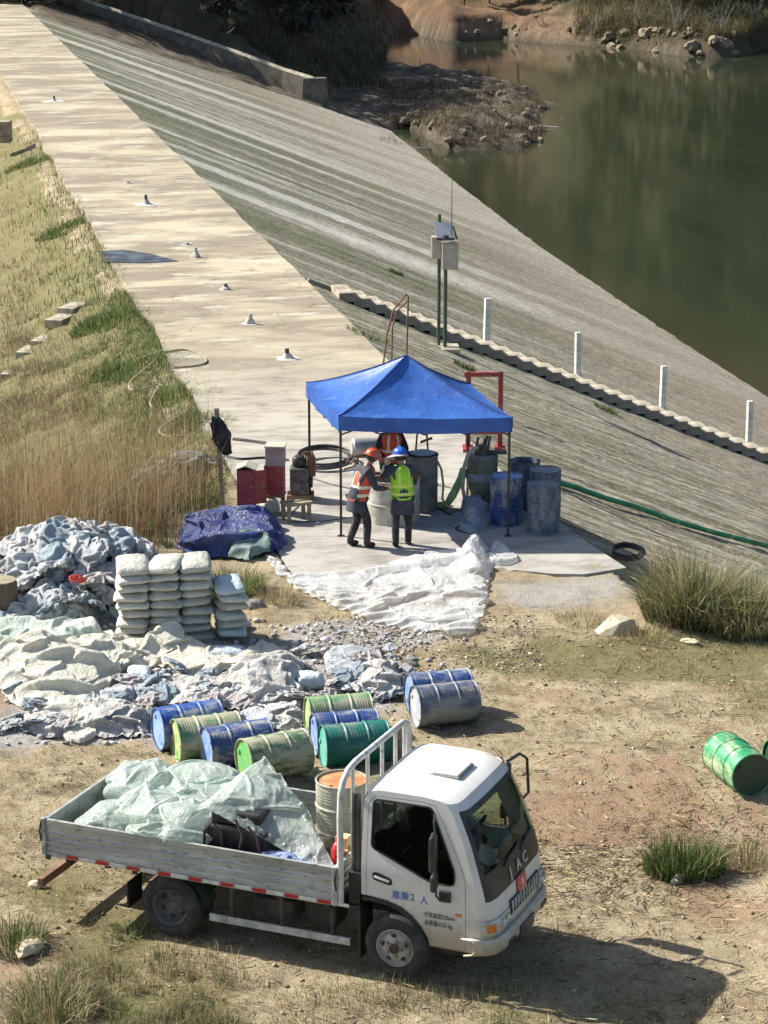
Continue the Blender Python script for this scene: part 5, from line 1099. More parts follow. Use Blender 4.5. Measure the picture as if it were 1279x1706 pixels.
for z, r_ in ((0, .34), (.1, .29), (.4, .27), (.72, .265), (.76, .25)): rings.append([Vector((math.cos(2*PI*k/n), math.sin(2*PI*k/n), 0))*r_*(1+.10*mnoise.noise(Vector((math.cos(2*PI*k/n)*3, math.sin(2*PI*k/n)*3, z*.6))))+Vector((0, 0, z)) for k in range(n)])
q.loft(rings); q.obj('trunk', pm('grey_bark', (.20, .165, .11), (.10, .08, .055), 5, rough=.95, stretch=(1, 1, .15), bs=18, bstr=.8), stu, smooth=40); MB().lathe([(.245, .765), (.001, .775)], 24, cap=False).obj('cut_face', WOOD, stu)
# ================================================================== TRUCK
TO = G(282, 1568); TYAW, TPIT = R(-22.8), R(-.2)
truck = thing('flatbed_truck', (TO.x, TO.y, .03), 'white cab-over dropside flatbed truck parked on the dirt in the foreground', 'truck', rot=(0, TPIT, TYAW))
TM = Matrix.Translation(truck.location) @ Matrix.Rotation(TYAW, 4, 'Z') @ Matrix.Rotation(TPIT, 4, 'Y')
def ontruck(o): o.matrix_world = TM @ o.matrix_world; return o
WP, t, p = nodes('white_truck_paint'); co = coord(t)
c = mix(t, (.66, .66, .63), (.56, .55, .51), ramp(t, nz(t, co, 2.2, 6), [(.4, 0), (.7, 1)])); c = mix(t, c, (.40, .36, .29), ramp(t, nz(t, coord(t, (3, 3, 1)), 5, 8, .75), [(.58, 0), (.76, .7)]))
sx = t.nodes.new('ShaderNodeSeparateXYZ'); t.links.new(co, sx.inputs[0]); mm = N(t, 'ShaderNodeMath', operation='MULTIPLY_ADD'); t.links.new(nz(t, co, 6, 8, .75), mm.inputs[0]); mm.inputs[1].default_value = .9; mr = N(t, 'ShaderNodeMapRange', **{'From Min': .35, 'From Max': 1.05, 'To Min': .55, 'To Max': -.25}); t.links.new(sx.outputs['Z'], mr.inputs[0]); t.links.new(mr.outputs[0], mm.inputs[2])
c = mix(t, c, (.34, .28, .19), ramp(t, mm.outputs[0], [(.38, 0), (.85, .9)])); t.links.new(c, p.inputs['Base Color'])          # mud thrown up by the wheels
p.inputs['Roughness'].default_value = .38; bump(t, p, nz(t, co, 3, 3), .03, .02)
ALU = pm('scuffed_aluminium', (.50, .51, .47), (.33, .35, .32), 3, .38, .6, rough=.45, metal=.25, c3=(.10, .13, .115), s3=22, lo3=.54, hi3=.66, stretch=(.35, 1, 1.6))
ALUC = pm('worn_grey_paint', (.48, .49, .46), (.30, .31, .29), 5, rough=.5, c3=(.15, .14, .12), s3=14)
BLK = pm('black_plastic', (.014, .014, .015), (.03, .03, .03), 6, rough=.45); CHAS = pm('dirty_chassis', (.028, .026, .024), (.075, .062, .048), 5, rough=.85)
RUBBER = pm('tyre_rubber', (.028, .028, .028), (.075, .068, .058), 6, .45, .68, rough=.9, bs=30, bstr=.2); RIMG = pm('dusty_steel_rim', (.38, .37, .34), (.24, .22, .19), 7, rough=.55, metal=.2, c3=(.15, .12, .09), s3=12); RIMD = pm('dark_rim', (.075, .08, .075), (.13, .125, .11), 6, rough=.7)
REDR = pm('red_reflector', (.42, .025, .02), rough=.35); WHR = pm('white_reflector', (.68, .67, .62), (.5, .49, .45), 9, rough=.4); TINT = glass('tinted_window', (.10, .12, .11), .10); WSG = glass('windscreen_glass', (.50, .58, .52), .16)
ORANGE = pm('amber_lens', (.62, .20, .04), rough=.2); LENS = pm('headlamp_lens', (.55, .55, .48), (.40, .38, .30), 9, rough=.12); CHROME = pm('chrome', (.65, .65, .65), rough=.15, metal=.9)
YC = .95
def yw(z): return .10+.10*max(0, min(1, (z-1.2)/.88))                     # near side leans in above the waist
def pip(x, z, P):
    ins = False; n = len(P)
    for i in range(n):
        (x0, z0), (x1, z1) = P[i], P[(i+1) % n]
        if (z0 > z) != (z1 > z) and x < (x1-x0)*(z-z0)/(z1-z0)+x0: ins = not ins
    return ins
def resamp(P, st, closed=True):
    out = []; n = len(P)
    for i in range(n):
        a, b = Vector(P[i]), Vector(P[(i+1) % n]); k = max(1, int((b-a).length/st))
        out += [tuple(a.lerp(b, j/k)) for j in range(k)]
    return out
def rnd_poly(P, rads):
    out = []; n = len(P)
    for i in range(n):
        a, b, c_ = Vector(P[i-1]), Vector(P[i]), Vector(P[(i+1) % n]); r_ = rads[i] if isinstance(rads, (list, tuple)) else rads
        if r_ <= 0: out.append(tuple(b)); continue
        p0 = b+(a-b).normalized()*min(r_, (a-b).length*.45); p1 = b+(c_-b).normalized()*min(r_, (c_-b).length*.45)
        for k in range(6): s_ = k/5; out.append(tuple(p0*(1-s_)**2+b*2*s_*(1-s_)+p1*s_*s_))
    return out
def panel(name, outl, holes, mat, parent, far=False, thick=.025, yoff=0.0, st=.07, smooth=30, yf=yw):
    O = resamp(outl, st); H = [resamp(h, st) for h in holes]
    vs = [Vector(p) for p in O]; ed = [(i, (i+1) % len(O)) for i in range(len(O))]
    for h in H:
        b = len(vs); vs += [Vector(p) for p in h]; ed += [(b+i, b+(i+1) % len(h)) for i in range(len(h))]
    xs = [p[0] for p in O]; zs = [p[1] for p in O]
    x = min(xs)+st*.5
    while x < max(xs):
        z = min(zs)+st*.5
        while z < max(zs):
            if pip(x, z, O) and not any(pip(x, z, h) for h in H) and min((Vector((x, z))-q).length for q in vs) > st*.45: vs.append(Vector((x, z)))
            z += st
        x += st
    r_ = delaunay_2d_cdt(vs, ed, [], 0, 1e-5); V2, F2 = r_[0], r_[2]
    F2 = [f for f in F2 if (lambda c_: pip(c_.x, c_.y, O) and not any(pip(c_.x, c_.y, h) for h in H))(sum((V2[i] for i in f), Vector((0, 0)))/3)]
    def y3(z, o): y = yf(z)+yoff+o; return 2*YC-y if far else y
    n = len(V2); V = [(v.x, y3(v.y, 0), v.y) for v in V2]; F = [tuple(f) for f in F2]
    if thick:
        cnt = {}
        for f in F2:
            for i in range(3):
                e = (f[i], f[(i+1) % 3]); cnt[e] = 1
        V += [(v.x, y3(v.y, thick), v.y) for v in V2]; F += [tuple(i+n for i in reversed(f)) for f in F2]
        F += [(a, b, b+n, a+n) for (a, b) in cnt if (b, a) not in cnt]
    q = MB(); q.add(V, F); return q.obj(name, mat, parent, smooth=smooth)
# --- side outlines (x forward from the rear axle, z up)
DOOR = [(2.335, .885), (2.335, 1.90), (2.40, 1.985), (2.95, 1.995), (3.085, 1.97), (3.165, 1.84), (3.40, 1.36), (3.455, 1.2), (3.462, .43), (3.07, .43), (3.05, .50), (2.98, .62), (2.87, .74), (2.74, .82), (2.58, .865)]
WINDOW = rnd_poly([(2.385, 1.43), (2.39, 1.955), (3.045, 1.955), (3.335, 1.30), (3.34, 1.15), (3.08, 1.145), (2.90, 1.22)], [.05, .07, .05, .06, .06, .06, .03])
def xf(z): return float(np.interp(z, [.40, .55, .8, 1.05, 1.2, 1.62, 1.93, 2.0, 2.04], [3.74, 3.79, 3.78, 3.745, 3.705, 3.565, 3.42, 3.36, 3.30]))
SIDE = [(2.275, .885), (2.275, 1.92), (2.33, 2.03), (2.45, 2.055), (2.95, 2.055), (3.14, 2.035), (xf(2.0)-.146, 2.0), (xf(1.93)-.146, 1.93), (xf(1.8)-.146, 1.8), (xf(1.62)-.146, 1.62), (xf(1.36)-.146, 1.36), (xf(1.2)-.146, 1.2), (xf(1.05)-.146, 1.05), (xf(.8)-.146, .8), (xf(.55)-.146, .55), (xf(.40)-.146, .42),
        (3.06, .42), (3.04, .50), (2.97, .615), (2.86, .73), (2.735, .81), (2.575, .855), (2.40, .875)]
shr = lambda P, k: [tuple(Vector(p)+(Vector(p)-Vector((2.88, 1.2))).normalized()*k) for p in P]
cab = MB()
qs = [-1, -.985, -.95, -.88, -.75, -.5, -.2, 0, .2, .5, .75, .88, .95, .985, 1]
prof = [(None, z) for z in (.62, .72, .80, .92, .985)]
def hw(z): return YC-yw(z)
def P3(z, q): x = xf(z)-.02*q*q-.13*abs(q)**13; return (x, YC+hw(z)*q, z)
low_z = [.60, .70, .80, .90, 1.0]; gl_z = [1.0, 1.06, 1.16, 1.28, 1.42, 1.56, 1.70, 1.82, 1.93]; hd_z = [1.93, 1.975, 2.01]
# front panel, header and roof in one skin; the windscreen opening stays open
front = [[P3(z, q) for q in qs] for z in low_z]; cab.grid(front)
def roofp(x, q, z0): w_ = hw(2.05); return (x-(.02*q*q+.13*abs(q)**13)*np.interp(x, [2.5, 3.2], [.0, 1]), YC+w_*q, z0-.045*abs(q)**5)
roofx = [(3.345, 2.03), (3.27, 2.062), (3.12, 2.085), (2.9, 2.095), (2.6, 2.095), (2.4, 2.085), (2.31, 2.06), (2.28, 2.0)]
cab.grid([[P3(z, q) for q in qs] for z in hd_z]+[[roofp(x, q, z) for q in qs] for x, z in roofx]+[[(2.272, YC+hw(1.5)*q, z) for q in qs] for z in (1.9, 1.85)])
# pillars beside the windscreen
for rng_ in (range(0, 3), range(12, 15)): cab.grid([[P3(z, qs[j]) for j in rng_] for z in gl_z])
cab.grid([[(2.272, YC+hw(z)*q, z) for q in (-1, -.6)] for z in (.885, 1.2, 1.85)]); cab.grid([[(2.272, YC+hw(z)*q, z) for q in (.6, 1)] for z in (.885, 1.2, 1.85)]); cab.grid([[(2.272, YC+hw(z)*q, z) for q in (-.6, .6)] for z in (.885, 1.3)])
cabo = cab.obj('cab_shell', WP, truck, smooth=32)
for far in (False, True):
    panel('side_panel', SIDE, [shr(DOOR, .007)], WP, cabo, far)
    d_ = panel('door', DOOR, [WINDOW], WP, truck, far, thick=.03)
    panel('door_window', WINDOW, [], TINT if not far else WSG, d_, far, thick=0, yoff=.012)
    # window rubber and waist crease
    W2 = resamp(WINDOW, .05); q = MB(); q.tube([(x, (yw(z)-.004) if not far else 2*YC-yw(z)+.004, z) for x, z in W2+W2[:2]], .010, 5, cap=False); q.obj('window_seal', BLK, d_, smooth=40)
    sg = -1 if not far else 1; y_ = .10 if not far else 2*YC-.10
    HP = rnd_poly([(2.40, 1.155), (2.41, 1.075), (2.60, 1.035), (2.635, 1.05), (2.625, 1.115), (2.46, 1.165)], .03)
    panel('handle_recess', HP, [], BLK, d_, far, thick=.004, yoff=-.004)
    q = MB(); q.tube([(2.43, y_+sg*.012, 1.115), (2.50, y_+sg*.022, 1.105), (2.60, y_+sg*.014, 1.08)], .014, 6); q.obj('door_handle', ALUC, d_, smooth=40)
    q = MB(); q.bar((3.09, y_+sg*.003, .565), (3.45, y_+sg*.003, .60), .006, .022); q.obj('crease', WP, d_, bevel=.002)
    q = MB(); q.box((3.385, y_+sg*.006, .83), (.07, .014, .032)); q.obj('side_marker', ORANGE, truck, bevel=.008)
    # wheel arch rim
    A = [(3.06, .42), (3.04, .50), (2.97, .615), (2.86, .73), (2.735, .81), (2.575, .855), (2.40, .872), (2.29, .865)]
    q = MB(); q.grid([[(x, y_+sg*.012, z) for x, z in A], [(x-.03 if i < 5 else x, y_+sg*.012, z-.045) for i, (x, z) in enumerate(A)], [(x-.03 if i < 5 else x, y_-sg*.25, z-.045) for i, (x, z) in enumerate(A)]]); q.obj('wheel_arch', BLK, truck, smooth=40)
    q = MB(); q.box((2.26, y_-sg*.15, .45), (.02, .34, .62)); q.obj('mud_flap', BLK, truck)
# windscreen, black surround and the lower black band
qg = [q for q in qs if abs(q) <= .951]
ws = MB(); ws.grid([[P3(z, q) for q in qg] for z in gl_z if z >= 1.28-1e-6 and z <= 1.93]); wso = ws.obj('windscreen', WSG, truck, smooth=0)
bd = MB(); bd.grid([[P3(z, q) for q in qg] for z in (1.0, 1.06, 1.16, 1.28)]); bd.obj('black_panel', BLK, wso, smooth=0)
off = lambda p: (p[0]+.006, p[1], p[2]+.002)
fr = MB()
for j0, j1 in ((qg[0], qg[0]+.045), (qg[-1]-.045, qg[-1])): fr.grid([[off(P3(z, j0)), off(P3(z, j1))] for z in gl_z])
fr.grid([[off(P3(z, q)) for q in qg] for z in (1.875, 1.935)]); fr.obj('windscreen_surround', BLK, wso, smooth=0)
for y0, y1 in ((.62, 1.12), (1.12, 1.55)):
    q = MB(); q.tube([(P3(z_, (y_-YC)/.85)[0]+.016, y_, z_) for y_, z_ in ((y0, 1.23), (y0+.12, 1.27), (y1-.1, 1.30), (y1, 1.315))], .011, 5); q.obj('wiper', BLK, truck, smooth=40)
def text(name, body, size, loc, rot, mat, parent, ext=.002, sx=1.0):
    cu = bpy.data.curves.new(name, 'FONT'); cu.body = body; cu.size = size; cu.extrude = ext; cu.align_x = 'LEFT'; ob = bpy.data.objects.new(name, cu); COL.objects.link(ob)
    me = bpy.data.meshes.new_from_object(ob.evaluated_get(bpy.context.evaluated_depsgraph_get())); bpy.data.objects.remove(ob); me.name = name
    o = mobj(name, me, mat, parent); o.location = loc; o.rotation_euler = rot; o.scale = (sx, 1, 1); return o
# letters on the black band, leaning with the glass
LETM = pm('silver_letters', (.55, .55, .53), rough=.4)
sl = math.atan2(xf(1.0)-xf(1.15), .15)
for ch_, yy in (('J', .70), ('A', .90), ('C', 1.10)):
    q_ = (yy+.06-YC)/.85; text('badge_letter', ch_, .165, (P3(1.08, q_)[0]+.014, yy, 1.075), (PI/2-sl, 0, PI/2), LETM, truck, .004, 1.15)
TXB = pm('blue_lettering', (.02, .12, .40), rough=.5); TXG = pm('grey_lettering', (.12, .12, .12), rough=.6)
text('door_lettering', '准乘', .105, (2.62, .094, .905), (PI/2, 0, 0), TXB, truck, .0015); text('door_lettering', '2', .11, (2.835, .094, .91), (PI/2, 0, 0), TXG, truck, .0015); text('door_lettering', '人', .10, (2.945, .094, .90), (PI/2, 0, 0), TXB, truck, .0015)
text('door_lettering', '栏板高度370mm', .068, (3.0, .094, .755), (PI/2, 0, R(0)), TXG, truck, .0015, .72); text('door_lettering', '总质量4325 kg', .068, (3.0, .094, .665), (PI/2, 0, 0), TXG, truck, .0015, .74)
# grille, red plate, lamps, bumper, number plate
def fpanel(name, z0, z1, q0, q1, mat, parent, o_=.008, n=8):
    q = MB(); q.grid([[(P3(z, a)[0]+o_, P3(z, a)[1], z) for a in np.linspace(q0, q1, n)] for z in np.linspace(z0, z1, 4)]); ob = q.obj(name, mat, parent, smooth=0)
    sd_ = ob.modifiers.new('solid', 'SOLIDIFY'); sd_.thickness = .012; sd_.offset = 0; return ob
gr = fpanel('grille', .70, .86, -.42, .62, BLK, truck, .012)
for k in range(11): a = -.40+.1*k; fpanel('grille_slat', .71, .85, a, a+.045, ALUC, gr, .022, 3)
rp = fpanel('red_sticker', .84, 1.02, -.14, .16, pm('red_sticker', (.62, .10, .07), rough=.5), truck, .016); PKS = pm('pale_red_print', (.75, .42, .32), rough=.5); fpanel('sticker_print', .89, .98, -.03, .06, PKS, rp, .024, 4); fpanel('sticker_print', .86, .875, -.08, .12, PKS, rp, .024, 4)
for q0, q1 in ((-1, -.44), (.64, 1)):
    hl = fpanel('headlight', .615, .80, q0, q1, LENS, truck, .010, 12); a, b = (q0, q0+.2) if q0 < 0 else (q1-.14, q1); fpanel('indicator', .665, .755, a+.03, b-.07, ORANGE, hl, .018, 6)
    for c_ in ((-.68, -.54) if q0 < 0 else (.74, .86)):
        px_ = P3(.71, c_); q = MB(); q.lathe([(.058, 0), (.05, -.03), (.02, -.045), (.001, -.045)], 18, Matrix.Translation((px_[0]+.03, px_[1], .71)) @ Matrix.Rotation(PI/2, 4, 'Y'), cap=False); q.obj('reflector_bowl', CHROME, hl, smooth=40)
q = MB(); qb = [-1.05, -1.03, -.97, -.88, -.7, -.4, 0, .4, .7, .88, .97, 1.03, 1.05]
q.grid([[(xf(.5)+dx-.02*a*a-.15*abs(a)**11, YC+.87*a, z) for a in qb] for dx, z in ((-.06, .605), (.055, .595), (.085, .56), (.09, .46), (.06, .42), (-.03, .40))]); bo = q.obj('bumper', ALUC if False else WP, truck, smooth=35); s_ = bo.modifiers.new('solid', 'SOLIDIFY'); s_.thickness = .02
for a in (-.55, .6): px_ = xf(.5)+.09-.05*a*a; MB().box((px_, YC+.87*a, .47), (.03, .20, .07)).obj('fog_lamp', BLK, bo, bevel=.012)
NP = pm('dark_number_plate', (.02, .03, .055), rough=.4); MB().box((xf(.5)+.10, YC-.05, .47), (.012, .42, .13)).obj('number_plate', NP, truck, bevel=.004)
q = MB(); q.bx(3.1, 3.68, .25, 1.65, .30, .42); q.obj('front_apron', CHAS, truck)
# roof hatch
MB().box((2.98, YC+.0, 2.115), (.30, .44, .03)).obj('roof_hatch', WP, truck, bevel=.012); MB().box((2.98, YC, 2.098), (.33, .47, .012)).obj('hatch_seal', pm('grey_seal', (.28, .28, .27), rough=.6), truck, bevel=.004)
# mirrors
for far in (False, True):
    fy = (lambda y: y) if not far else (lambda y: 2*YC-y)
    mr_ = MB(); mr_.tube([(3.10, fy(.13), 1.90), (3.17, fy(-.06), 1.90), (3.20, fy(-.10), 1.80), (3.21, fy(-.10), 1.10), (3.22, fy(-.03), 1.03), (3.22, fy(.09), 1.02)], .013, 7); arm = mr_.obj('mirror_arm', BLK, truck, smooth=40)
    MB().box((3.19, fy(-.14), 1.60), (.07, .19, .40), Matrix.Rotation(R(12 if not far else -12), 3, 'Z')).obj('mirror', BLK, arm, bevel=.03); MB().box((3.20, fy(-.13), 1.27), (.07, .18, .19), Matrix.Rotation(R(12 if not far else -12), 3, 'Z')).obj('mirror', BLK, arm, bevel=.03)
    MB().box((3.235, fy(.085), 1.02), (.13, .03, .12)).obj('mirror_bracket', BLK, arm, bevel=.008)
q = MB(); q.tube([(3.34, 1.68, 1.98), (3.42, 1.86, 2.02), (3.48, 1.93, 1.95), (3.50, 1.94, 1.55), (3.46, 1.80, 1.50)], .018, 7); q.obj('mirror_frame', BLK, truck, smooth=40)
# inside the cab
SEATM = pm('grey_seat', (.06, .06, .062), (.10, .095, .09), 6, rough=.9); DASH = pm('dark_dash', (.03, .03, .032), rough=.7)
MB().bx(2.29, 3.42, .17, 1.73, .84, .90).obj('cab_floor', DASH, truck)
for y in (.52, 1.38):
    st_ = MB().box((2.66, y, 1.02), (.46, .50, .16)).obj('seat', SEATM, truck, bevel=.04); MB().box((2.42, y, 1.28), (.12, .48, .46), Matrix.Rotation(R(-8), 3, 'Y')).obj('backrest', SEATM, st_, bevel=.04)
q = MB(); q.loft([[(3.18, y, 1.12), (3.52, y, 1.14), (3.62, y, 1.06), (3.55, y, .9), (3.2, y, .9)] for y in (.2, .6, 1.3, 1.7)]); q.obj('dashboard', DASH, truck)
q = MB(); q.tube([Matrix.Translation((3.08, 1.38, 1.25)) @ Matrix.Rotation(R(-58), 4, 'Y') @ Vector((math.cos(a)*.20, math.sin(a)*.20, 0)) for a in np.linspace(0, 2*PI, 25)], .014, 6, cap=False); q.bar((3.08, 1.2, 1.25), (3.08, 1.56, 1.25), .03, .02); q.bar((3.08, 1.38, 1.25), (3.25, 1.38, 1.10), .05, .05); q.obj('steering_wheel', BLK, truck, smooth=40)
PAPER = pm('paper', (.62, .62, .58), (.5, .5, .47), 5, rough=.9)
for k, (x, y, s_, r_) in enumerate([(3.40, .50, .22, .4), (3.43, .85, .18, 1.1), (3.36, 1.05, .2, .2)]):
    o = MB().box((0, 0, 0), (s_, s_*1.3, .015)).obj('paper_bundle', PAPER, None, bevel=.004); o.matrix_world = Matrix.Translation((x, y, 1.155+.01*k)) @ Matrix.Rotation(r_, 4, 'Z') @ Matrix.Rotation(.12, 4, 'X'); ontruck(o); tag(o, ['paper bundle on the near end of the truck dashboard behind the windscreen', 'paper lying in the middle of the truck dashboard behind the windscreen', 'folded paper by the steering wheel on the truck dashboard'][k], 'paper')
o = mobj('plastic_bag', crushed(66.2, .10, .12, .09), plastic('pale_blue_bag', (.40, .55, .62), (.5, .6, .65), .2, .3), None, 30); o.matrix_world = Matrix.Translation((3.42, 1.25, 1.23)); ontruck(o); tag(o, 'pale blue plastic bag on the truck dashboard behind the windscreen', 'bag')
o = MB().box((0, 0, 0), (.36, .28, .30)).obj('cardboard_box', pm('cardboard', (.36, .24, .12), (.3, .2, .1), 4, rough=.9), None, bevel=.006); o.matrix_world = Matrix.Translation((3.1, .40, 1.20)) @ Matrix.Rotation(.3, 4, 'Z'); ontruck(o); tag(o, 'brown cardboard box on the passenger side, seen through the truck door window', 'box')
# --- chassis, axles, wheels
q = MB(); [q.bx(-1.45, 3.6, y-.03, y+.03, .50, .66) for y in (.60, 1.30)]; [q.bx(x-.03, x+.03, .6, 1.3, .52, .64) for x in (-1.3, -.5, .6, 1.5, 2.3, 3.2)]; q.obj('chassis_frame', CHAS, truck)
q = MB(); [q.bx(x-.035, x+.035, .08, 1.82, .675, .755) for x in (-1.3, -.8, -.3, .25, .8, 1.3, 1.8)]; q.obj('cross_bearer', CHAS, truck)
q = MB(); q.tube([(0, .2, .36), (0, 1.7, .36)], .055, 10); q.lathe([(.001, -.14), (.10, -.12), (.16, 0), (.10, .12), (.001, .14)], 16, Matrix.Translation((0, .95, .36)) @ Matrix.Rotation(PI/2, 4, 'X')); q.obj('rear_axle', CHAS, truck, smooth=40); q = MB(); q.tube([(2.69, .2, .36), (2.69, 1.7, .36)], .045, 8); q.obj('front_axle', CHAS, truck)
def wheel(x, y, far, dish, rim):
    Rr = .36; wd = .19; w_ = bpy.data.objects.new('wheel', None); w_.empty_display_size = .1; link(w_, truck); w_.location = (x, y, Rr)
    M = Matrix.Rotation(PI/2 if not far else -PI/2, 4, 'X')                      # +Z of the profile points outwards
    h = wd/2; tp_ = [(.205, h-.02), (.215, h-.004), (.25, h+.006), (.30, h+.004), (.335, h-.012), (.352, h-.035)]
    for k in range(5): z0 = h-.035-k*(2*h-.07)/5; z1 = h-.035-(k+1)*(2*h-.07)/5; tp_ += [(.360, z0-.004), (.360, z1+.008), (.350, z1+.006), (.350, z1+.001)]
    tp_ += [(.352, -h+.035), (.335, -h+.012), (.30, -h-.004), (.215, -h+.004), (.205, -h+.02)]
    MB().lathe(tp_, 44, M, cap=False).obj('tyre', RUBBER, w_, smooth=35)
    s_ = 1 if dish else -1
    rp_ = [(.207, h-.015), (.214, h+.002), (.206, h+.006), (.196, h-.012), (.186, h-.03)]
    rp_ += [(.175, h-.034), (.15, h-.012), (.115, h+.004), (.08, h+.012), (.072, h+.014)] if not dish else [(.18, h-.08), (.165, h-.105), (.12, h-.10), (.08, h-.085)]
    ro = MB().lathe(rp_+[(.001, rp_[-1][1])], 40, M, cap=False).obj('rim', rim, w_, smooth=35); zf = rp_[-2][1]
    n = 5 if not dish else 6
    for k in range(n):
        a = 2*PI*k/n+.4; rr = .140 if not dish else .135; zz = (h-.006) if not dish else (h-.099)
        Mh = M @ Matrix.Translation((math.cos(a)*rr, math.sin(a)*rr, zz)) @ Matrix.Rotation(a, 4, 'Z') @ Matrix.Diagonal((1, 1.35, 1, 1))
        MB().lathe([(.024, .004), (.021, .007), (.001, .007)], 14, Mh, cap=False).obj('hand_hole', BLK, w_, smooth=40)
    q = MB(); q.lathe([(.058, zf-.01), (.056, zf+.02), (.035, zf+.035), (.001, zf+.037)], 18, M, cap=False); q.obj('hub', CHAS if not dish else RIMD, w_, smooth=40)
    for k in range(5): a = 2*PI*k/5; MB().lathe([(.013, 0), (.013, .028), (.001, .03)], 6, M @ Matrix.Translation((math.cos(a)*.088, math.sin(a)*.088, zf-.005)), cap=False).obj('wheel_nut', RUST, w_, smooth=30)
wheel(2.69, .125, False, False, RIMG); wheel(2.69, 1.775, True, False, RIMG)
wheel(0, .125, False, True, RIMD); wheel(0, 1.775, True, True, RIMD); wheel(0, .345, False, True, RIMD); wheel(0, 1.555, True, True, RIMD)
q = MB(); M = Matrix.Translation((-.98, .95, .52)); q.lathe([(.2, -.09), (.3, -.1), (.345, -.05), (.35, 0), (.345, .05), (.3, .1), (.2, .09), (.12, .05), (.001, .04)], 36, M, cap=False); q.obj('spare_wheel', RUBBER, truck, smooth=40)
GREENF = pm('green_black_mudguard', (.03, .05, .035), rough=.7)
for y in (.02, 1.58):
    q = MB(); a_ = [(math.cos(t_)*.44, .38+math.sin(t_)*.40) for t_ in np.linspace(R(8), R(68), 9)]; q.grid([[(x, y, z) for x, z in a_], [(x, y+.3, z) for x, z in a_]]); o = q.obj('mudguard', GREENF, truck, smooth=50)
    MB().box((-.52, y+.16, .42), (.02, .32, .30)).obj('mud_flap', BLK, truck)
q = MB(); q.bar((.48, .06, .325), (2.16, .06, .325), .03, .085); q.obj('side_guard', ALUC, truck, bevel=.006); [MB().bx(x-.02, x+.02, .05, .09, .34, .70).obj('guard_bracket', CHAS, truck) for x in (.75, 1.35, 1.95)]
q = MB(); q.bar((.48, 1.84, .325), (2.16, 1.84, .325), .03, .085); q.obj('side_guard', ALUC, truck, bevel=.006)
MB().bx(.95, 1.45, .16, .50, .36, .62).obj('fuel_tank', CHAS, truck, bevel=.05); MB().bx(1.6, 1.95, .18, .5, .40, .66).obj('battery_box', BLK, truck, bevel=.02); MB().lathe([(.001, -.25), (.11, -.24), (.11, .24), (.001, .25)], 16, Matrix.Translation((.72, 1.0, .44)) @ Matrix.Rotation(PI/2, 4, 'Y')).obj('silencer', CHAS, truck, smooth=40)
o = MB().box((0, 0, 0), (.075, 1.95, .10)).obj('underrun_bar', RUST, truck, bevel=.006); o.location = (-1.60, .93, .42); q = MB(); [q.bx(-1.62, -1.55, y-.03, y+.03, .42, .66) for y in (.6, 1.3)]; q.bx(-1.6, -1.4, .57, 1.33, .56, .66); q.obj('bar_bracket', CHAS, truck)
# --- dropside bed
bed = bpy.data.objects.new('cargo_bed', None); bed.empty_display_size = .2; link(bed, truck)
X0, X1, W_ = -1.55, 2.02, 1.90; ZB, ZT = .80, 1.18
def corr(h0, h1, n=3):
    P = [(0, h0), (0, h0+.03)]; k0 = h0+.05; s_ = (h1-.05-k0)/n
    for k in range(n): a = k0+k*s_; P += [(0, a), (.010, a+.012), (.010, a+s_*.55), (0, a+s_*.62), (0, a+s_*.8), (.006, a+s_*.84), (.006, a+s_*.9), (0, a+s_*.95)]
    P += [(0, h1-.03), (-.006, h1-.028), (-.006, h1), (.034, h1), (.034, h1-.03), (.026, h1-.032), (.026, h0)]
    return P
CP = corr(ZB, ZT)
def rail(y, s_): q = MB(); q.loft([[(x, y+s_*a, z) for a, z in CP] for x in (X0+.03, .25, X1-.03)]); return q.obj('side_board', ALU, bed)
rail(0, 1); rail(W_, -1)
q = MB(); q.loft([[(X0+a, y, z) for a, z in CP] for y in (.03, W_-.03)]); q.obj('tailboard', ALU, bed)
q = MB(); q.loft([[(X1-a, y, z) for a, z in CP] for y in (.03, W_-.03)]); q.obj('head_board', ALU, bed)
for x in (X0+.0, X1+.0):
    for y in (0, W_): MB().box((x, y, (ZB+ZT)/2-.01), (.055, .055, ZT-ZB+.05)).obj('corner_post', ALUC, bed, bevel=.006)
MB().bx(X0, X1, .02, W_-.02, .755, .80).obj('bed_floor', pm('bed_floor', (.16, .14, .11), (.09, .08, .07), 4, rough=.9), bed); q = MB(); q.bx(X0-.01, X1+.01, -.012, .02, .745, .798); q.obj('edge_rail', ALUC, bed); q = MB(); q.bx(X0-.01, X1+.01, W_-.02, W_+.012, .745, .798); q.obj('edge_rail', ALUC, bed)
for k in range(9):
    x = X0+.36+k*.385; MB().box((x, -.016, .775), (.15, .006, .042)).obj('red_reflector', REDR, bed); MB().box((x+.19, -.0155, .775), (.20, .005, .038)).obj('white_reflector', WHR, bed)
for x in (X0+.05, -.4, .8, X1-.08): MB().box((x, -.015, .735), (.06, .03, .05)).obj('hinge', CHAS, bed, bevel=.006)
for x in (X0-.02, X1+.02): q = MB(); q.tube([(x, -.02, 1.16), (x-.01, -.045, 1.05), (x, -.03, .93)], .011, 6); q.obj('latch', BLK, bed, smooth=40)
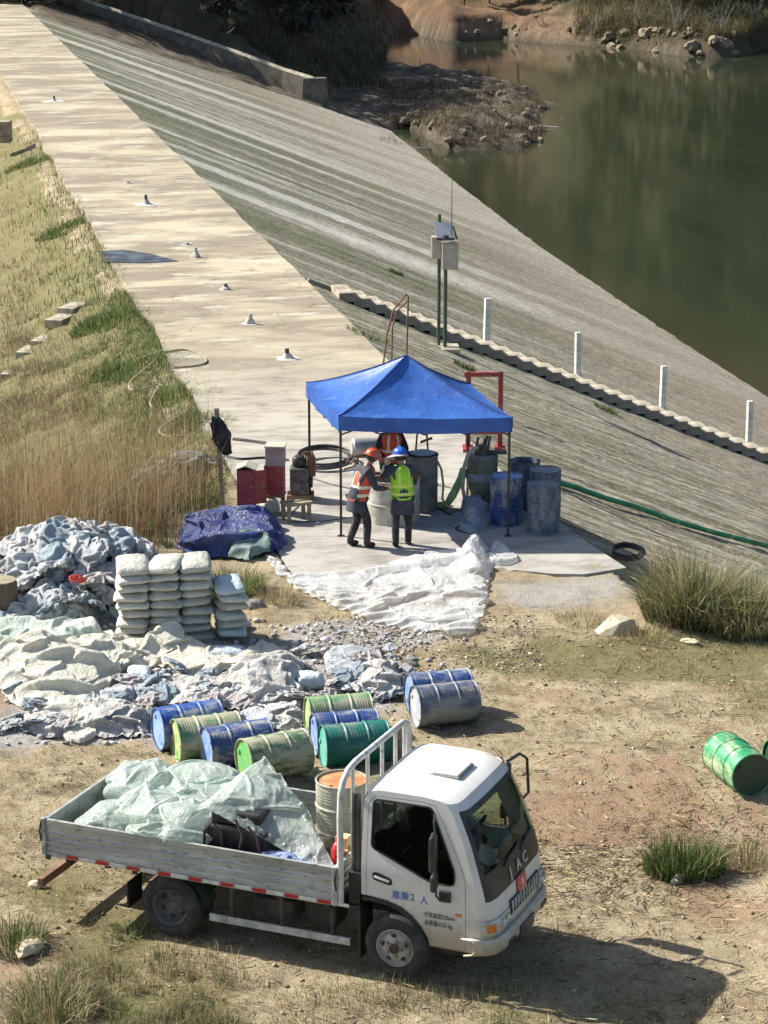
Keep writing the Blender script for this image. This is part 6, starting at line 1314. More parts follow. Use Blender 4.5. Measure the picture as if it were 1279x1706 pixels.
# tubular headboard frame
q = MB(); r_ = .036
hp = [(2.07, .02, .76), (2.07, .02, 1.75), (2.07, .04, 2.0), (2.075, .10, 2.13), (2.08, .22, 2.22), (2.09, .40, 2.255), (2.10, 1.70, 2.255), (2.10, 1.82, 2.20), (2.10, 1.87, 2.08), (2.10, 1.88, .78)]
q.tube(hp, r_, 10); hf = q.obj('headboard_frame', pm('white_frame_paint', (.60, .61, .58), (.45, .46, .43), 5, rough=.5, c3=(.2, .18, .15), s3=12), truck, smooth=45)
for y in (.32, .72, 1.12, 1.5, 1.76): q = MB(); q.tube([(2.085, y, 1.18), (2.09, y, 2.25)], .024, 8); q.obj('upright', MATS['white_frame_paint'], hf, smooth=45)
# air intake and tools between cab and bed
q = MB(); q.tube([(2.17, .22, .8), (2.17, .22, 1.75), (2.16, .26, 1.95)], [.06, .055, .05], 10); q.bx(2.12, 2.25, .12, .4, .75, 1.1); q.obj('air_intake', BLK, truck, smooth=40)
# --- what the bed carries (things of their own)
d_ = drum('oil_drum', (0, 0, 0), 'steel', 'pale grey-green drum with a rusty top standing in the truck bed behind the cab', 'drums on the truck'); d_.matrix_world = TM @ Matrix.Translation((1.56, 1.22, .80)) @ Matrix.Rotation(1.0, 4, 'Z')
TPL = plastic('green_tinted_plastic', (.56, .66, .59), (.74, .79, .75), .4, .17, 6, .28, clear=.52)
def tl(L): return [Vector(p) for p in L]
def onbed(o, lab, cat): o.matrix_world = TM.copy(); return tag(o, lab, cat)
o = crumple('plastic_sheeting', TPL, tl([(-1.15, 1.75, 1.0), (-.6, 1.84, 1.1), (0, 1.82, 1.1), (.55, 1.7, 1.05)]), tl([(-1.25, .95, .85), (-.85, .25, .95), (-.3, -.02, 1.20), (.1, .03, 1.18), (.62, .28, 1.1)]),
            lambda u, v: (.22+.10*np.sin(u*9+2)*np.sin(v*6))*np.sin(np.clip(v, .02, .98)*PI)**.5*np.sin(np.clip(u, .02, .98)*PI)**.35, 120, 80, .24, 1.9, 21, dirv=(.7, .7), z0=0, ground=False, edge=.05)
onbed(o, 'big heap of crumpled green-tinted plastic sheeting filling the truck bed', 'plastic sheeting')
for k, (x, y, rx, ry, h, lab) in enumerate([(-.95, 1.30, .42, .40, .62, 'puffed pale green plastic bag at the far tail corner of the truck load'), (-.30, 1.40, .46, .40, .66, 'puffed green-tinted plastic bag in the far middle of the truck load'), (.22, 1.22, .40, .42, .60, 'bulging pale plastic bag left of the draped sheet in the truck bed'),
        (-.42, .58, .42, .40, .62, 'crumpled green-tinted bag in the near middle of the truck load'), (.08, .42, .36, .40, .56, 'green-tinted bag slumping over the near side board of the truck')]):
    A = [(x+rx*math.cos(a_), y+ry*math.sin(a_), .84) for a_ in np.linspace(PI*1.0, 0, 9)]; B = [(x+rx*math.cos(a_), y-ry*math.sin(a_), .84) for a_ in np.linspace(PI*1.0, 0, 9)]
    o = crumple('plastic_bag', TPL, tl(A), tl(B), lambda u, v, h=h: h*np.sqrt(np.clip(1-(2*v-1)**2, 0, 1))*np.sqrt(np.clip(1-(2*u-1)**2, 0, 1)), 62, 50, .22, 3.0, 70+k, z0=0, ground=False, edge=.02, steps=55, slack=1.34); onbed(o, lab, 'plastic bag')
o = crumple('plastic_bundle', TPL, tl([(-1.36, .85, .85), (-1.1, .95, .85), (-.72, .8, .9)]), tl([(-1.36, .28, .82), (-1.05, .10, .82), (-.66, .14, .9)]), lambda u, v: .40*np.sin(np.clip(v, .02, .98)*PI)**.5*np.sin(np.clip(u, .02, .98)*PI)**.45, 60, 40, .14, 3.2, 27, z0=.0, ground=False, edge=.02)
onbed(o, 'rounded bundle of pale plastic in the tail corner of the truck bed', 'plastic bundle')
o = crumple('plastic_drape', TPL, tl([(.30, 1.25, 1.30), (.62, 1.15, 1.80), (.95, 1.0, 1.66), (1.4, .72, 1.40), (1.95, .14, 1.12)]), tl([(.22, .30, 1.46), (.42, .16, 1.55), (.80, .14, 1.42), (1.2, .2, 1.24), (1.80, .05, 1.06)]),
            lambda u, v: .05*np.sin(v*PI)+0*u, 90, 36, .10, 3.4, 29, dirv=(.3, 1), z0=0, ground=False, edge=.02)
onbed(o, 'green-tinted plastic sheet draped like a tent from the black machine down to the front corner of the bed', 'plastic sheet'); o['label'] = 'green-tinted plastic sheet draped from the black machine to the front corner of the truck bed'
mc = thing('black_machine', (0, 0, 0), 'black machine with bent tube handles standing in the truck bed under the plastic', 'machine'); mc.matrix_world = TM @ Matrix.Translation((.72, .45, .80))
MB().bx(-.36, .40, -.26, .40, .02, .55).obj('housing', BLK, mc, bevel=.03); MB().bx(-.3, .3, -.2, .34, .55, .72).obj('top_cover', BLK, mc, bevel=.03)
for y in (-.30, -.34): pass
for pts_ in ([(-.34, -.30, .15), (-.32, -.32, .50), (-.22, -.32, .62), (-.12, -.32, .52), (-.10, -.31, .2)], [(-.05, -.31, .1), (.10, -.32, .30), (.14, -.32, .52), (.05, -.3, .68)], [(.2, -.3, .62), (.32, -.32, .50), (.34, -.32, .30), (.12, -.31, .08)]):
    MB().tube(pts_, .016, 7).obj('tube_handle', pm('brown_black_tube', (.06, .045, .04), rough=.5) if 'brown_black_tube' not in MATS else MATS['brown_black_tube'], mc, smooth=40)
o = crumple('blue_cloth', BTARP if False else plastic('pale_blue_cloth', (.22, .30, .56), (.45, .52, .66), .1, .6), tl([(1.05, .45, .85), (1.4, .45, .9), (1.75, .4, .85)]), tl([(1.05, .05, 1.08), (1.4, .02, 1.16), (1.75, .06, 1.06)]), lambda u, v: .14*np.sin(v*PI)+0*u, 40, 24, .12, 4, 33, z0=0, ground=False, edge=.02); onbed(o, 'crumpled pale blue cloth at the front near corner of the truck bed', 'cloth')
o = crumple('khaki_sack', pm('khaki_sack', (.36, .34, .25), (.26, .25, .18), 5, rough=.9, bs=20), tl([(1.1, .95, .82), (1.4, .95, .84), (1.62, .9, .82)]), tl([(1.1, .5, .82), (1.4, .5, .84), (1.62, .5, .82)]), lambda u, v: .32*np.sin(np.clip(v, .02, .98)*PI)**.6+0*u, 36, 24, .10, 4, 35, z0=0, ground=False, edge=.02); onbed(o, 'khaki sack lying in the truck bed in front of the drum', 'sack')
o = crumple('black_plastic', plastic('black_film', (.03, .03, .035), (.12, .12, .13), .05, .25), tl([(1.5, .95, .82), (1.75, .95, .84), (1.98, .85, .82)]), tl([(1.55, .2, .82), (1.75, .15, .84), (1.98, .2, .82)]), lambda u, v: .22*np.sin(np.clip(v, .02, .98)*PI)**.6+0*u, 36, 24, .14, 4, 37, z0=0, ground=False, edge=.02); onbed(o, 'black plastic film bunched against the head board of the truck bed', 'plastic film')
q = MB(); q.lathe([(.065, 0), (.07, .02), (.07, .42), (.05, .48), (.025, .5), (.025, .56), (.001, .56)], 18, cap=False); o = q.obj('fire_extinguisher', pm('extinguisher_red', (.55, .02, .02), rough=.35), smooth=40); o.matrix_world = TM @ Matrix.Translation((1.90, .34, .82)); tag(o, 'red extinguisher cylinder standing against the head board of the truck bed', 'extinguisher')
o = MB().box((0, 0, 0), (.14, .14, .12)).obj('wood_block', pm('raw_wood', (.55, .42, .24), rough=.8), bevel=.006); o.matrix_world = TM @ Matrix.Translation((1.86, .58, 1.24)); tag(o, 'small raw wood block beside the red extinguisher in the truck bed', 'block')
o = MB().box((0, 0, 0), (.2, .3, .38)).obj('carton', MATS['cardboard'], bevel=.006); o.matrix_world = TM @ Matrix.Translation((1.86, .6, .99)); tag(o, 'brown carton behind the red extinguisher in the truck bed', 'carton')
# ================================================================== VEGETATION
STRAW = np.array([.42, .355, .205]); STRAWD = np.array([.26, .205, .115]); GRN = np.array([.105, .155, .04]); GRND = np.array([.045, .085, .02]); RUSTY = np.array([.30, .17, .075])
def gcols(n, *pairs):
    """pairs of (colour, share); every blade takes a colour with some scatter"""
    cs = np.array([p_[0] for p_ in pairs]); pr = np.array([p_[1] for p_ in pairs], float); k = rng.choice(len(pairs), n, p=pr/pr.sum())
    return np.clip(cs[k]*rng.uniform(.65, 1.35, (n, 1))*rng.uniform(.92, 1.08, (n, 3)), .004, .8)
def field(name, n, x0, x1, y0, y1, dens, h0, h1, wd, colf, lean=.6, lab=None, curve=.5):
    X = rng.uniform(x0, x1, n); Y = rng.uniform(y0, y1, n); keep = rng.uniform(0, 1, n) < dens(X, Y); X, Y = X[keep], Y[keep]; m_ = len(X)
    a = rng.uniform(0, 2*PI, m_); l_ = rng.uniform(.15, 1, m_)*lean; H = rng.uniform(h0, h1, m_)*(.6+.8*fbm(X*1.3, Y*1.3, 3, 5))
    o = blades(name, np.stack([X, Y, gz(X, Y)-.01], 1), H, wd, np.stack([np.cos(a)*l_, np.sin(a)*l_], 1), colf(X, Y, m_), GRASS, None, curve)
    return tag(o, kind='stuff')
def fdens(X, Y):
    n = fbm(X*1.1, Y*1.1, 4, 91); n2 = fbm(X*4, Y*4, 3, 92); z = zone(X, Y); lx, ly = w2d(X, Y)
    d = .18+.9*sst(.45, .62, n)+.7*z[:, 1]+sst(24.2, 22.6, Y)*.7
    lane = np.clip(1.2-np.hypot((X-1.4)/2.6, (Y-29)/3.0), 0, 1)
    d = d*sst(.30, .5, n2)*(1-.85*np.clip(z[:, 0], 0, 1))*(1-.8*lane)
    return np.where((lx < .2) & (ly > -17.4), 0, d*(gz(X, Y) > -.6))
def fcol(X, Y, n):
    g_ = np.clip(zone(X, Y)[:, 1]+(fbm(X*.7, Y*.7, 3, 95)-.52)*2, 0, 1)[:, None]; c1 = gcols(n, (STRAW, 5), (STRAWD, 4), (RUSTY, 1)); c2 = gcols(n, (GRN, 4), (STRAW, 3), (GRND, 1)); m_ = (rng.uniform(0, 1, (n, 1)) < g_*.7); return np.where(m_, c2, c1)
field('dry_grass', 230000, -6.5, 7.5, 20.2, 37.5, fdens, .025, .085, .006, fcol, 1.0)
# thicker rough grass in the lower left and beside the truck
def d2(X, Y): return np.clip(1.25-np.hypot((X+2.7)/1.35, (Y-22.7)/1.5), 0, 1)*sst(.36, .52, fbm(X*3, Y*3, 3, 14))+.35*np.clip(1.1-np.hypot((X-.2)/1.4, (Y-23.0)/.35), 0, 1)+.45*sst(22.9, 22.2, Y)*sst(.45, .6, fbm(X*1.6, Y*1.6, 3, 15))
field('rough_grass', 110000, -4.6, 4, 20.6, 24.6, d2, .08, .22, .007, lambda X, Y, n: np.where(rng.uniform(0, 1, (n, 1)) < .33, gcols(n, (GRN, 3), (GRND, 1)), gcols(n, (STRAW, 4), (STRAWD, 4))), .8)
# the grassed downstream slope: straw, with green weeds along the edge of the crest
def sdens(X, Y):
    lx, ly = w2d(X, Y); u = -CW-lx; return np.where(u > -.12+.3*(fbm(X*1.2, Y*1.2, 3, 66)-.5), (.22+.78*sst(.40, .56, fbm(X*1.1, Y*.8, 4, 61))+.5*sst(1.3, .3, u)), 0)*(Y > 39.5)*sst(118, 60, Y)
def scol(X, Y, n):
    lx, ly = w2d(X, Y); u = -CW-lx; g_ = sst(2.4, 1.0, u+ (fbm(X*.9, Y*.9, 3, 62)-.5)*2.4)*.95+.45*sst(.54, .64, fbm(X*.6, Y*.6, 3, 64)); m_ = rng.uniform(0, 1, n) < g_
    return np.where(m_[:, None], gcols(n, (GRN*1.1, 4), (GRND*1.3, 2), (STRAW, 1)), gcols(n, (STRAW*.72*np.array([.95, 1, 1.15]), 4), (STRAWD*.85, 6), (RUSTY*.7, 2), (GRN, 2)))
field('slope_grass', 210000, -17, -3.0, 40, 66, sdens, .04, .25, .012, scol, 1.1)
field('far_slope_grass', 90000, -34, -7, 66, 118, sdens, .12, .34, .022, scol, .9)
# tall dry grass on the left
def tden(X, Y): return np.clip(1.3-np.hypot((X+6.8)/3.3, (Y-42.6)/4.0), 0, 1)**.7*(.12+.88*sst(.38, .56, fbm(X*1.2, Y*1.2, 3, 81)))
field('tall_dry_grass', 24000, -10.5, -3.1, 38.4, 49, tden, .8, 2.3, .0075, lambda X, Y, n: gcols(n, (STRAW, 3), (STRAWD, 4), (RUSTY*1.1, 4)), .75, curve=.35)
field('dry_undergrowth', 26000, -10, -3.2, 38.6, 46.5, tden, .35, .8, .012, lambda X, Y, n: gcols(n, (STRAWD*.7, 5), (RUSTY*.8, 3), (STRAW, 2), (GRN*.8, 2)), 1.0)  # darker blade colours stand in for the shadow under the tall grass
field('dry_stalks', 3200, -10.5, -3.4, 39.5, 50, lambda X, Y: .9*np.clip(1.4-np.hypot((X+6.6)/3.2, (Y-43.5)/5), 0, 1), 1.5, 3.3, .0075, lambda X, Y, n: gcols(n, (STRAW, 3), (RUSTY, 2)), .25, curve=.2)
def clump(name, px, py, rad, n, h0, h1, wd, cols, label, lean=.8, ry=None, core=.72, dy=0):
    g0 = G(px, py); t = thing(name, (g0.x, g0.y, max(-1.5, float(gz(g0.x, g0.y)))), label, 'grass')
    a = rng.uniform(0, 2*PI, n); r_ = rad*np.sqrt(rng.uniform(0, 1, n))*core; ry = ry or rad
    X = np.cos(a)*r_; Y = np.sin(a)*r_*ry/rad; l_ = np.clip((r_/(rad*core))**.8*lean+rng.normal(0, .22, n), 0, 1.15); a2 = a+rng.normal(0, .7, n)
    zz = gz(X+g0.x, Y+g0.y)-t.location.z; P_ = np.stack([X, Y, np.where(zz < -.6, -.5, zz)-.02], 1)
    mod = .55+.9*fbm(X*2.2/rad+px*.1, Y*2.2/rad, 3, 7)
    hh = rng.uniform(h0*.35, h1, n)*(1-.35*(r_/rad))*mod; blades('grass_blades', P_, hh, wd*rng.uniform(.5, 1.2, n), np.stack([np.cos(a2)*l_, np.sin(a2)*l_], 1), cols(n), GRASS, t, .75); return t
gsc = lambda n: gcols(n, (STRAW, 5), (GRN*1.1, 4), (STRAWD, 3), (GRND, 2))
clump('grass_clump', 1155, 1035, 1.05, 3600, .55, 1.45, .015, gsc, 'big clump of long arching straw and green grass at the slab corner', .85, .9)
clump('grass_clump', 1245, 1052, .8, 1700, .5, 1.1, .014, gsc, 'lower clump of long grass at the right edge in front of the biggest clump', .95, .7)
clump('grass_clump', 1262, 985, 1.0, 3600, .7, 1.6, .016, gsc, 'second clump of long grass cut by the right edge, behind the big clump', .8, .8)
clump('grass_clump', 1130, 985, .6, 900, .55, 1.1, .014, gsc, 'smaller arching grass clump by the black cable coil', .8)
tf = clump('grass_stalks', 1160, 1000, 1.1, 60, 1.7, 2.5, .009, lambda n: gcols(n, (STRAW*1.3, 3), (RUSTY, 1)), 'thin tall seed stalks rising out of the big grass clump against the dam face', .22, .8)
clump('grass_tuft', 1138, 1458, .62, 1500, .30, .62, .012, lambda n: gcols(n, (GRN, 5), (GRND, 4), (STRAW, 1)), 'green grass tuft on the bare dirt at the right of the truck', .55, .4, .75)
clump('grass_tuft', 1240, 1440, .5, 500, .2, .4, .010, lambda n: gcols(n, (STRAWD, 4), (STRAW, 2), (GRN, 1)), 'brown dry weeds near the right edge below the green drum', .9)
clump('grass_tuft', 385, 985, .75, 1500, .3, .65, .012, lambda n: gcols(n, (GRN*1.2, 4), (STRAW, 3), (GRND, 1)), 'yellow-green grass growing behind the low stack of cement bags', .8, .5)
clump('grass_tuft', 465, 1003, .5, 500, .2, .42, .010, lambda n: gcols(n, (STRAW, 4), (STRAWD, 2), (GRN, 1)), 'dry grass left of the white plastic sheet', .9)
clump('grass_tuft', 970, 1035, .6, 450, .12, .3, .008, lambda n: gcols(n, (STRAW, 4), (STRAWD, 3)), 'thin dry grass left of the pale angular rock', .9)
clump('grass_tuft', 1075, 1062, .6, 600, .15, .35, .009, lambda n: gcols(n, (STRAW, 4), (STRAWD, 3), (GRN, 1)), 'straw fringe between the pale rock and the big grass clump', .95)
clump('grass_tuft', 30, 1575, .45, 700, .2, .5, .010, lambda n: gcols(n, (GRN, 3), (GRND, 2), (STRAW, 2)), 'dark green tuft at the left edge above the square rock', .7)
clump('grass_tuft', 85, 1690, .6, 1000, .25, .6, .011, lambda n: gcols(n, (GRN, 3), (STRAW, 3), (STRAWD, 3)), 'mixed green and straw tuft in the bottom left corner', .8)
clump('grass_tuft', 205, 1685, .25, 220, .12, .3, .009, lambda n: gcols(n, (GRN*1.2, 3), (STRAW, 2)), 'small yellow-green tuft right of the bottom left tuft', .7)
clump('grass_tuft', 215, 1555, .3, 300, .08, .2, .009, lambda n: gcols(n, (GRN*1.2, 3), (STRAW, 2)), 'low green tuft by the rear wheel of the truck', .8)
for k, (px, py, r_, lab) in enumerate([(45, 262, .8, 'bright green weeds at the top end of the bank edge'), (100, 370, .7, 'green weeds hanging over the walkway edge above the painted shadow'), (205, 520, .9, 'green weeds on the bank below the painted shadow'), (160, 515, .6, 'leafy green weed patch right of the concrete steps'), (240, 600, .9, 'green weeds where the cream hose leaves the bank'),
                              (300, 655, .8, 'green weeds beside the walkway above the post with the jacket'), (335, 700, .6, 'green weeds just above the post with the jacket'), (185, 590, .5, 'small weed patch left of the cream hoses'), (300, 820, .7, 'greenish grass below the dark plastic heap')]):
    clump('weed_patch', px, py, r_*1.25, 1100, .12, .42, .024, lambda n: gcols(n, (GRN*1.25, 5), (GRND*1.4, 2), (STRAW, 1)), lab, 1.0, None, .95)
# weeds on the face beside the stairs
for k, (px, py, r_, lab) in enumerate([(775, 612, .30, 'weeds at the shaded foot of the stair wall below the instrument station'), (1010, 683, .35, 'green weeds under the stair wall in the middle of the flight'), (612, 560, .6, 'mossy weeds on the face beside the handrail'), (660, 455, .25, 'dark tuft growing on the upper face left of the station')]):
    lx, ly, lz, q = on_face(px, py); t = thing('weed_patch', (q.x, q.y, q.z), lab, 'weeds'); n = 260; a = rng.uniform(0, 2*PI, n); r__ = r_*np.sqrt(rng.uniform(0, 1, n)); X = np.cos(a)*r__; Y = np.sin(a)*r__
    blades('weed_blades', np.stack([X, Y, -X*.42*ca-Y*.42*sa-.02], 1), rng.uniform(.06, .2, n), .014, np.stack([np.cos(a), np.sin(a)], 1)*rng.uniform(.2, 1, (n, 1)), gcols(n, (GRN, 3), (GRND, 3), (STRAW, 1)), GRASS, t)
# litter on the dirt: straws, twigs, pebbles
n = 7600; X = rng.uniform(-4.6, 5.2, n); Y = rng.uniform(20.8, 35.5, n); X[:1300] = 2.55+rng.normal(0, .8, 1300); Y[:1300] = 26.3+rng.normal(0, .7, 1300); X[1300:1800] = 4.1+rng.normal(0, .5, 500); Y[1300:1800] = 27.2+rng.normal(0, .8, 500); a = rng.uniform(0, 2*PI, n); L = rng.uniform(.05, .32, n)*rng.uniform(.4, 1, n); Z = gz(X, Y)+.012; wv = rng.uniform(.003, .008, n)
dx, dy = np.cos(a)*L/2, np.sin(a)*L/2; nx_, ny_ = -np.sin(a)*wv, np.cos(a)*wv; X2, Y2 = X+dx, Y+dy; X1, Y1 = X-dx, Y-dy; Za = gz(X1, Y1)+.012+rng.uniform(0, .03, n); Zb = gz(X2, Y2)+.012+rng.uniform(0, .03, n)
V = np.stack([np.stack([X1-nx_, Y1-ny_, Za], 1), np.stack([X1+nx_, Y1+ny_, Za], 1), np.stack([X2, Y2, Zb], 1), np.stack([X1, Y1, Za+wv*1.6], 1)], 1).reshape(-1, 3); b = (np.arange(n)*4)[:, None]
F = np.concatenate([b+[[0, 1, 2]], b+[[0, 2, 3]], b+[[1, 3, 2]]], 1).reshape(-1, 3)
tag(mobj('straw_litter', npmesh('straw_litter', V, F, np.repeat(gcols(n, (STRAW*1.15, 5), (STRAWD, 3), (np.array([.10, .065, .04]), 5)), 4, 0)), GRASS, None, 0), kind='stuff')
def pebbles(name, n, sx, sy, s0, s1, cols, keep=None):
    X = rng.uniform(*sx, n); Y = rng.uniform(*sy, n)
    if keep is not None: k = rng.uniform(0, 1, n) < keep(X, Y); X, Y = X[k], Y[k]; n = len(X)
    b_ = bmesh.new(); bmesh.ops.create_icosphere(b_, subdivisions=1, radius=1); BV = np.array([v.co[:] for v in b_.verts]); BF = np.array([[v.index for v in f.verts] for f in b_.faces]); b_.free()
    s_ = s0+(s1-s0)*rng.uniform(0, 1, n)**3; sc = s_[:, None]*rng.uniform(.6, 1.3, (n, 3))*[1, 1, .7]; J = BV[None]*rng.uniform(.75, 1.25, (n, len(BV), 1)); a = rng.uniform(0, 2*PI, n)
    Q = J*sc[:, None]; c_, s1_ = np.cos(a)[:, None], np.sin(a)[:, None]; V = np.stack([Q[..., 0]*c_-Q[..., 1]*s1_+X[:, None], Q[..., 0]*s1_+Q[..., 1]*c_+Y[:, None], Q[..., 2]+(gz(X, Y)+s_*.3)[:, None]], -1).reshape(-1, 3)
    F = (BF[None]+(np.arange(n)*len(BV))[:, None, None]).reshape(-1, 3); return tag(mobj(name, npmesh(name, V, F, np.repeat(cols(n), len(BV), 0)), MATS['pebble'], None, None), kind='stuff')
tintmat('pebble', .95, 0.0)
pebbles('pebbles', 3200, (-4.6, 5.4), (20.8, 36), .004, .034, lambda n: gcols(n, (np.array([.38, .31, .20]), 4), (np.array([.22, .16, .10]), 4), (np.array([.46, .40, .30]), 1)))
pebbles('cement_rubble', 9000, (-5.4, 1.4), (30.5, 36.5), .006, .06, lambda n: gcols(n, (np.array([.44, .43, .435]), 5), (np.array([.30, .29, .30]), 3), (np.array([.58, .57, .54]), 2)), lambda X, Y: zone(X, Y)[:, 0]**1.5)
pebbles('slab_front_gravel', 2500, (-1.2, 2.4), (33.5, 36.3), .006, .03, lambda n: gcols(n, (np.array([.40, .36, .28]), 4), (np.array([.2, .17, .12]), 3)))

# ---- woods beyond the water: one mass of leaf clumps, plus the trees and shrubs that can be told apart
def leaves(name, C, sz, cols, parent=None):
    n = len(C); a = rng.normal(0, 1, (n, 3)); a /= np.linalg.norm(a, axis=1)[:, None]; b_ = np.cross(a, rng.normal(0, 1, (n, 3))); b_ /= np.linalg.norm(b_, axis=1)[:, None]; s_ = np.asarray(sz)[:, None]
    V = np.stack([C-a*s_, C+b_*s_*.55, C+a*s_, C-b_*s_*.55], 1).reshape(-1, 3); F = np.arange(n*4).reshape(-1, 4); return mobj(name, npmesh(name, V, F, np.repeat(cols, 4, 0)), GRASS, parent, None)
def woodpts(n, fx0, fx1, fy0, fy1, keep, h0, h1, per):
    X = rng.uniform(fx0, fx1, n); Y = rng.uniform(fy0, fy1, n); k = keep(X, Y); X, Y = X[k], Y[k]; Z = tz(X, Y, False); H = rng.uniform(h0, h1, len(X)); out = []; shade = []
    for x, y, z, h in zip(X, Y, Z, H):
        t_ = rng.uniform(0, 1, per); rr = h*.30*np.sin(np.clip(t_*.9+.12, 0, 1)*PI)**.6*np.sqrt(rng.uniform(.1, 1, per)); an = rng.uniform(0, 2*PI, per); out.append(np.stack([x+np.cos(an)*rr, y+np.sin(an)*rr, z+h*(.18+.82*t_)], 1)); shade.append(np.full(per, rng.uniform(.6, 1.4)))
    return np.concatenate(out), np.concatenate(shade)
tag_far = lambda X, Y: (Y-np.interp(X, _shx, _shy)) > np.where((X > -2) & (X < 24), 34, 11)
C_, s_ = woodpts(520, -40, 75, 240, 380, tag_far, 6, 12, 110)
o = leaves('far_woods', C_, rng.uniform(.35, .85, len(C_)), gcols(len(C_), (np.array([.06, .075, .032]), 4), (np.array([.095, .105, .045]), 3), (np.array([.12, .10, .06]), 2))*s_[:, None]); tag(o, kind='stuff')
def hk(X, Y):
    x0 = np.interp(Y, [188, 196, 215, 250, 300], [-8.5, -7.5, -5, -1.5, .5]); return (x0-X > 3.5) & (Y > 205)
C_, s_ = woodpts(260, -48, 2, 203, 290, hk, 7, 11, 130)
o = leaves('hillside_woods', C_, rng.uniform(.25, .7, len(C_)), gcols(len(C_), (np.array([.035, .042, .026]), 4), (np.array([.06, .052, .036]), 3))*s_[:, None]); tag(o, kind='stuff')  # leaf colours darkened to carry the shade of the backlit side
BARK = pm('reddish_bark', (.17, .09, .05), (.10, .06, .04), 5, rough=.95); BARKG = pm('grey_twig', (.32, .28, .22), (.2, .17, .13), 5, rough=.9)
def farz(q): return float(tz(np.array([q.x]), np.array([q.y]))[0])
def onterr_many(px, py):
    px = np.asarray(px, float); py = np.asarray(py, float); n = len(px)
    D = np.stack([(px-639.5)/FPX, FW.y-UPV.y*(py-853)/FPX, FW.z-UPV.z*(py-853)/FPX], 1)
    T = np.full(n, 300.0); live = np.ones(n, bool)
    for t_ in np.arange(150, 420, 1.0):
        i = np.where(live)[0]
        if not len(i): break
        Q = D[i]*t_; hit = Q[:, 2]+CAM_H < tz(Q[:, 0], Q[:, 1]); T[i[hit]] = t_; live[i[hit]] = False
    Q = D*T[:, None]; Q[:, 2] += CAM_H; Q[:, 2] = np.where(live, Q[:, 2], tz(Q[:, 0], Q[:, 1])); return Q
def onterr(px, py): return Vector(onterr_many([px], [py])[0])
def tree(name, q, h, r_, label, seed, cols, bark):
    rr = random.Random(seed); t = thing(name, q, label, 'tree', 'trees on the far bank'); b_ = MB(); top = Vector((rr.uniform(-.5, .5), 0, h*.8)); b_.tube([(0, 0, -.3), top*.4+Vector((.1, 0, 0)), top], [r_, r_*.7, r_*.25], 9)
    cc = []
    for k in range(9):
        z = h*rr.uniform(.35, .8); a = rr.uniform(0, 6.28); L = h*rr.uniform(.15, .3); p0 = top*(z/(h*.8)); p1 = p0+Vector((math.cos(a)*L, math.sin(a)*L, L*.6)); b_.tube([p0, p0.lerp(p1, .5)+Vector((0, 0, .1)), p1], [r_*.35, r_*.22, r_*.08], 6); cc += [p1, p0.lerp(p1, .6)]
    b_.obj('trunk', bark, t, smooth=50); per = 70; C = np.concatenate([np.array(tuple(c))[None]+rng.normal(0, h*.06, (per, 3)) for c in cc]); leaves('crown', C, rng.uniform(.12, .32, len(C)), gcols(len(C), *cols), t)
for k, (px, py, h, lab) in enumerate([(772, 10, 7, 'thin red-barked tree at the left on the red far bank'), (815, 6, 6, 'thin red-barked tree second from the left on the red far bank'), (862, 12, 8, 'red-barked tree third from the left on the red far bank, leaning over'), (700, -4, 7, 'tree on the shaded end of the red far bank')]):
    tree('bank_tree', onterr(px, py), h, .16, lab, k, [(np.array([.06, .09, .025]), 3), (np.array([.11, .10, .04]), 1)], BARK)
def bare(px, py, n, L0, label, seed, mat, spread=.9, name='bare_shrub'):
    rr = random.Random(seed); q = onterr(px, py); t = thing(name, q, label, 'shrub', 'bare shrubs on the banks'); b_ = MB()
    for k in range(n):
        a = rr.uniform(0, 6.28); L = L0*rr.uniform(.5, 1.1); s1_ = rr.uniform(.1, spread); p0 = Vector((rr.uniform(-.4, .4), rr.uniform(-.4, .4), -.1)); p1 = p0+Vector((math.cos(a)*s1_*L, math.sin(a)*s1_*L*.6, L)); pm_ = p0.lerp(p1, .5)+Vector((rr.uniform(-.2, .2), 0, L*.12)); b_.tube([p0, pm_, p1], [.035, .025, .008], 5)
        for j in range(2): p2 = pm_.lerp(p1, rr.uniform(0, .6)); b_.tube([p2, p2+Vector((rr.uniform(-.5, .5), rr.uniform(-.3, .3), rr.uniform(.1, .6)))*L*.35], [.015, .005], 4)
    b_.obj('twigs', mat, t)
for k, (px, py, n, L, lab) in enumerate([(990, 62, 14, 2.6, 'bare pale shrub overhanging the far bank near the middle'), (1062, 56, 18, 3.2, 'tangle of bare stems on the far bank right of the middle shrub'), (1130, 50, 18, 3.4, 'tangle of bare grey stems in the top right'), (1200, 60, 20, 3.6, 'dense bare shrub over the last rocky knoll of the far bank'), (1258, 56, 16, 3.5, 'bare shrub cut by the right edge of the far bank'), (905, 50, 9, 2.0, 'small bare bush at the end of the red bank'),
                            (655, 60, 10, 2.2, 'bare brush at the shaded head of the inlet')]):
    bare(px, py, n, L, lab, 30+k, BARKG)
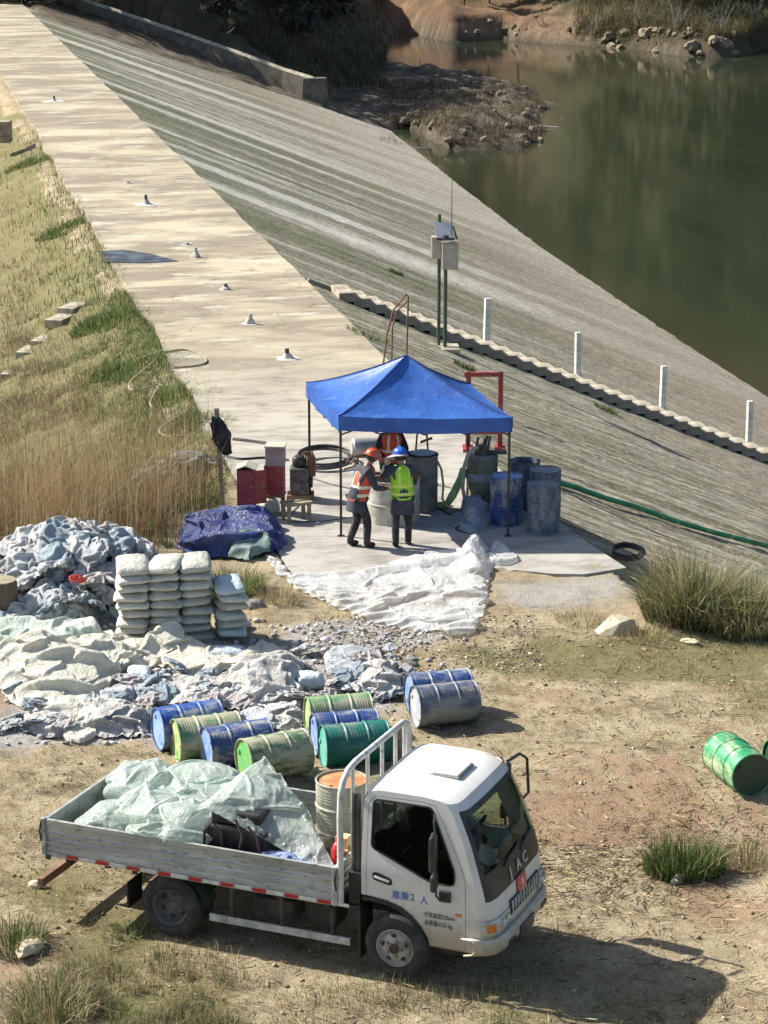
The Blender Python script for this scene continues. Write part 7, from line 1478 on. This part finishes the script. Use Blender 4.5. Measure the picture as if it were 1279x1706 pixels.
def scrub(name, n, px0, px1, py0, py1, h0, h1, cols, w_=.03, lean=.9):
    P_ = onterr_many(rng.uniform(px0, px1, n//4), rng.uniform(py0, py1, n//4)); P_ = P_[(P_[:, 2] > WZ+.05) & ((P_[:, 1] > 211) | (P_[:, 0] > -4.5))][:n//6]
    P_ = np.repeat(P_, 6, 0)+rng.normal(0, .35, (len(P_)*6, 3))*[1, 1, 0]; P_[:, 2] = tz(P_[:, 0], P_[:, 1])-.03; P_ = P_[P_[:, 2] > WZ-.05]; m_ = len(P_); a = rng.uniform(0, 2*PI, m_); l_ = rng.uniform(.1, lean, m_)
    return tag(blades(name, P_, rng.uniform(h0, h1, m_), w_, np.stack([np.cos(a)*l_, np.sin(a)*l_], 1), cols(m_), GRASS), kind='stuff')
scrub('spit_scrub', 9000, 640, 915, 140, 250, .25, .8, lambda n: gcols(n, (np.array([.11, .07, .04]), 4), (np.array([.2, .165, .11]), 3), (np.array([.05, .055, .03]), 2)))
scrub('hillside_scrub', 12000, 260, 640, 0, 150, .5, 1.5, lambda n: gcols(n, (np.array([.10, .085, .045]), 4), (np.array([.055, .065, .028]), 4), (np.array([.2, .16, .09]), 1)), .05)
scrub('bank_scrub', 9000, 960, 1279, 0, 70, .4, 1.6, lambda n: gcols(n, (np.array([.2, .165, .09]), 4), (np.array([.07, .095, .03]), 3), (np.array([.12, .08, .05]), 2)), .05)
ROCKF = pm('bank_rock', (.33, .27, .18), (.20, .15, .10), 3, rough=.95, c3=(.12, .10, .07), s3=7, bs=10, bstr=.8, bd=.06, rnd=.3); LMF = []
for k in range(5): me = lumpm(40+k*2.1, .8); me.materials.append(ROCKF); LMF.append(me)
for k in range(100):
    if k < 34: px, py, gr_, lab = random.uniform(985, 1240), random.uniform(52, 90), 'rocks along the foot of the far bank', 'rock in the eroded foot of the far bank at the top right'
    elif k < 88: px, py, gr_, lab = random.uniform(660, 905), random.uniform(135, 246), 'rocks on the mud spit', 'small rock lying on the dark mud spit'
    else: px, py, gr_, lab = random.uniform(760, 985), random.uniform(35, 66), 'rocks on the red bank', 'reddish stone on the bare red far bank'
    q = onterr(px, py)
    if q.z < WZ-.05: continue
    o = bpy.data.objects.new('rock', random.choice(LMF)); link(o); s_ = random.uniform(.15, .8) if k < 34 else random.uniform(.12, .4); o.scale = (s_*1.4, s_, s_); o.location = q; o.rotation_euler = (0, 0, random.uniform(0, 6)); tag(o, lab, 'rock', gr_)
for px, py, L, a, lab in [(672, 248, 4, .25, 'pale driftwood stick at the near foot of the mud spit'), (905, 211, 2.6, -.3, 'pale driftwood stick at the tip of the mud spit')]:
    q = G(px, py, WZ+.06); o = MB().tube([q-Vector((math.cos(a), math.sin(a), 0))*L/2, q+Vector((0, 0, .05)), q+Vector((math.cos(a), math.sin(a), 0))*L/2], [.07, .06, .03], 6).obj('driftwood', pm('driftwood', (.55, .52, .45), rough=.9) if 'driftwood' not in MATS else MATS['driftwood'], smooth=40); tag(o, lab, 'driftwood')
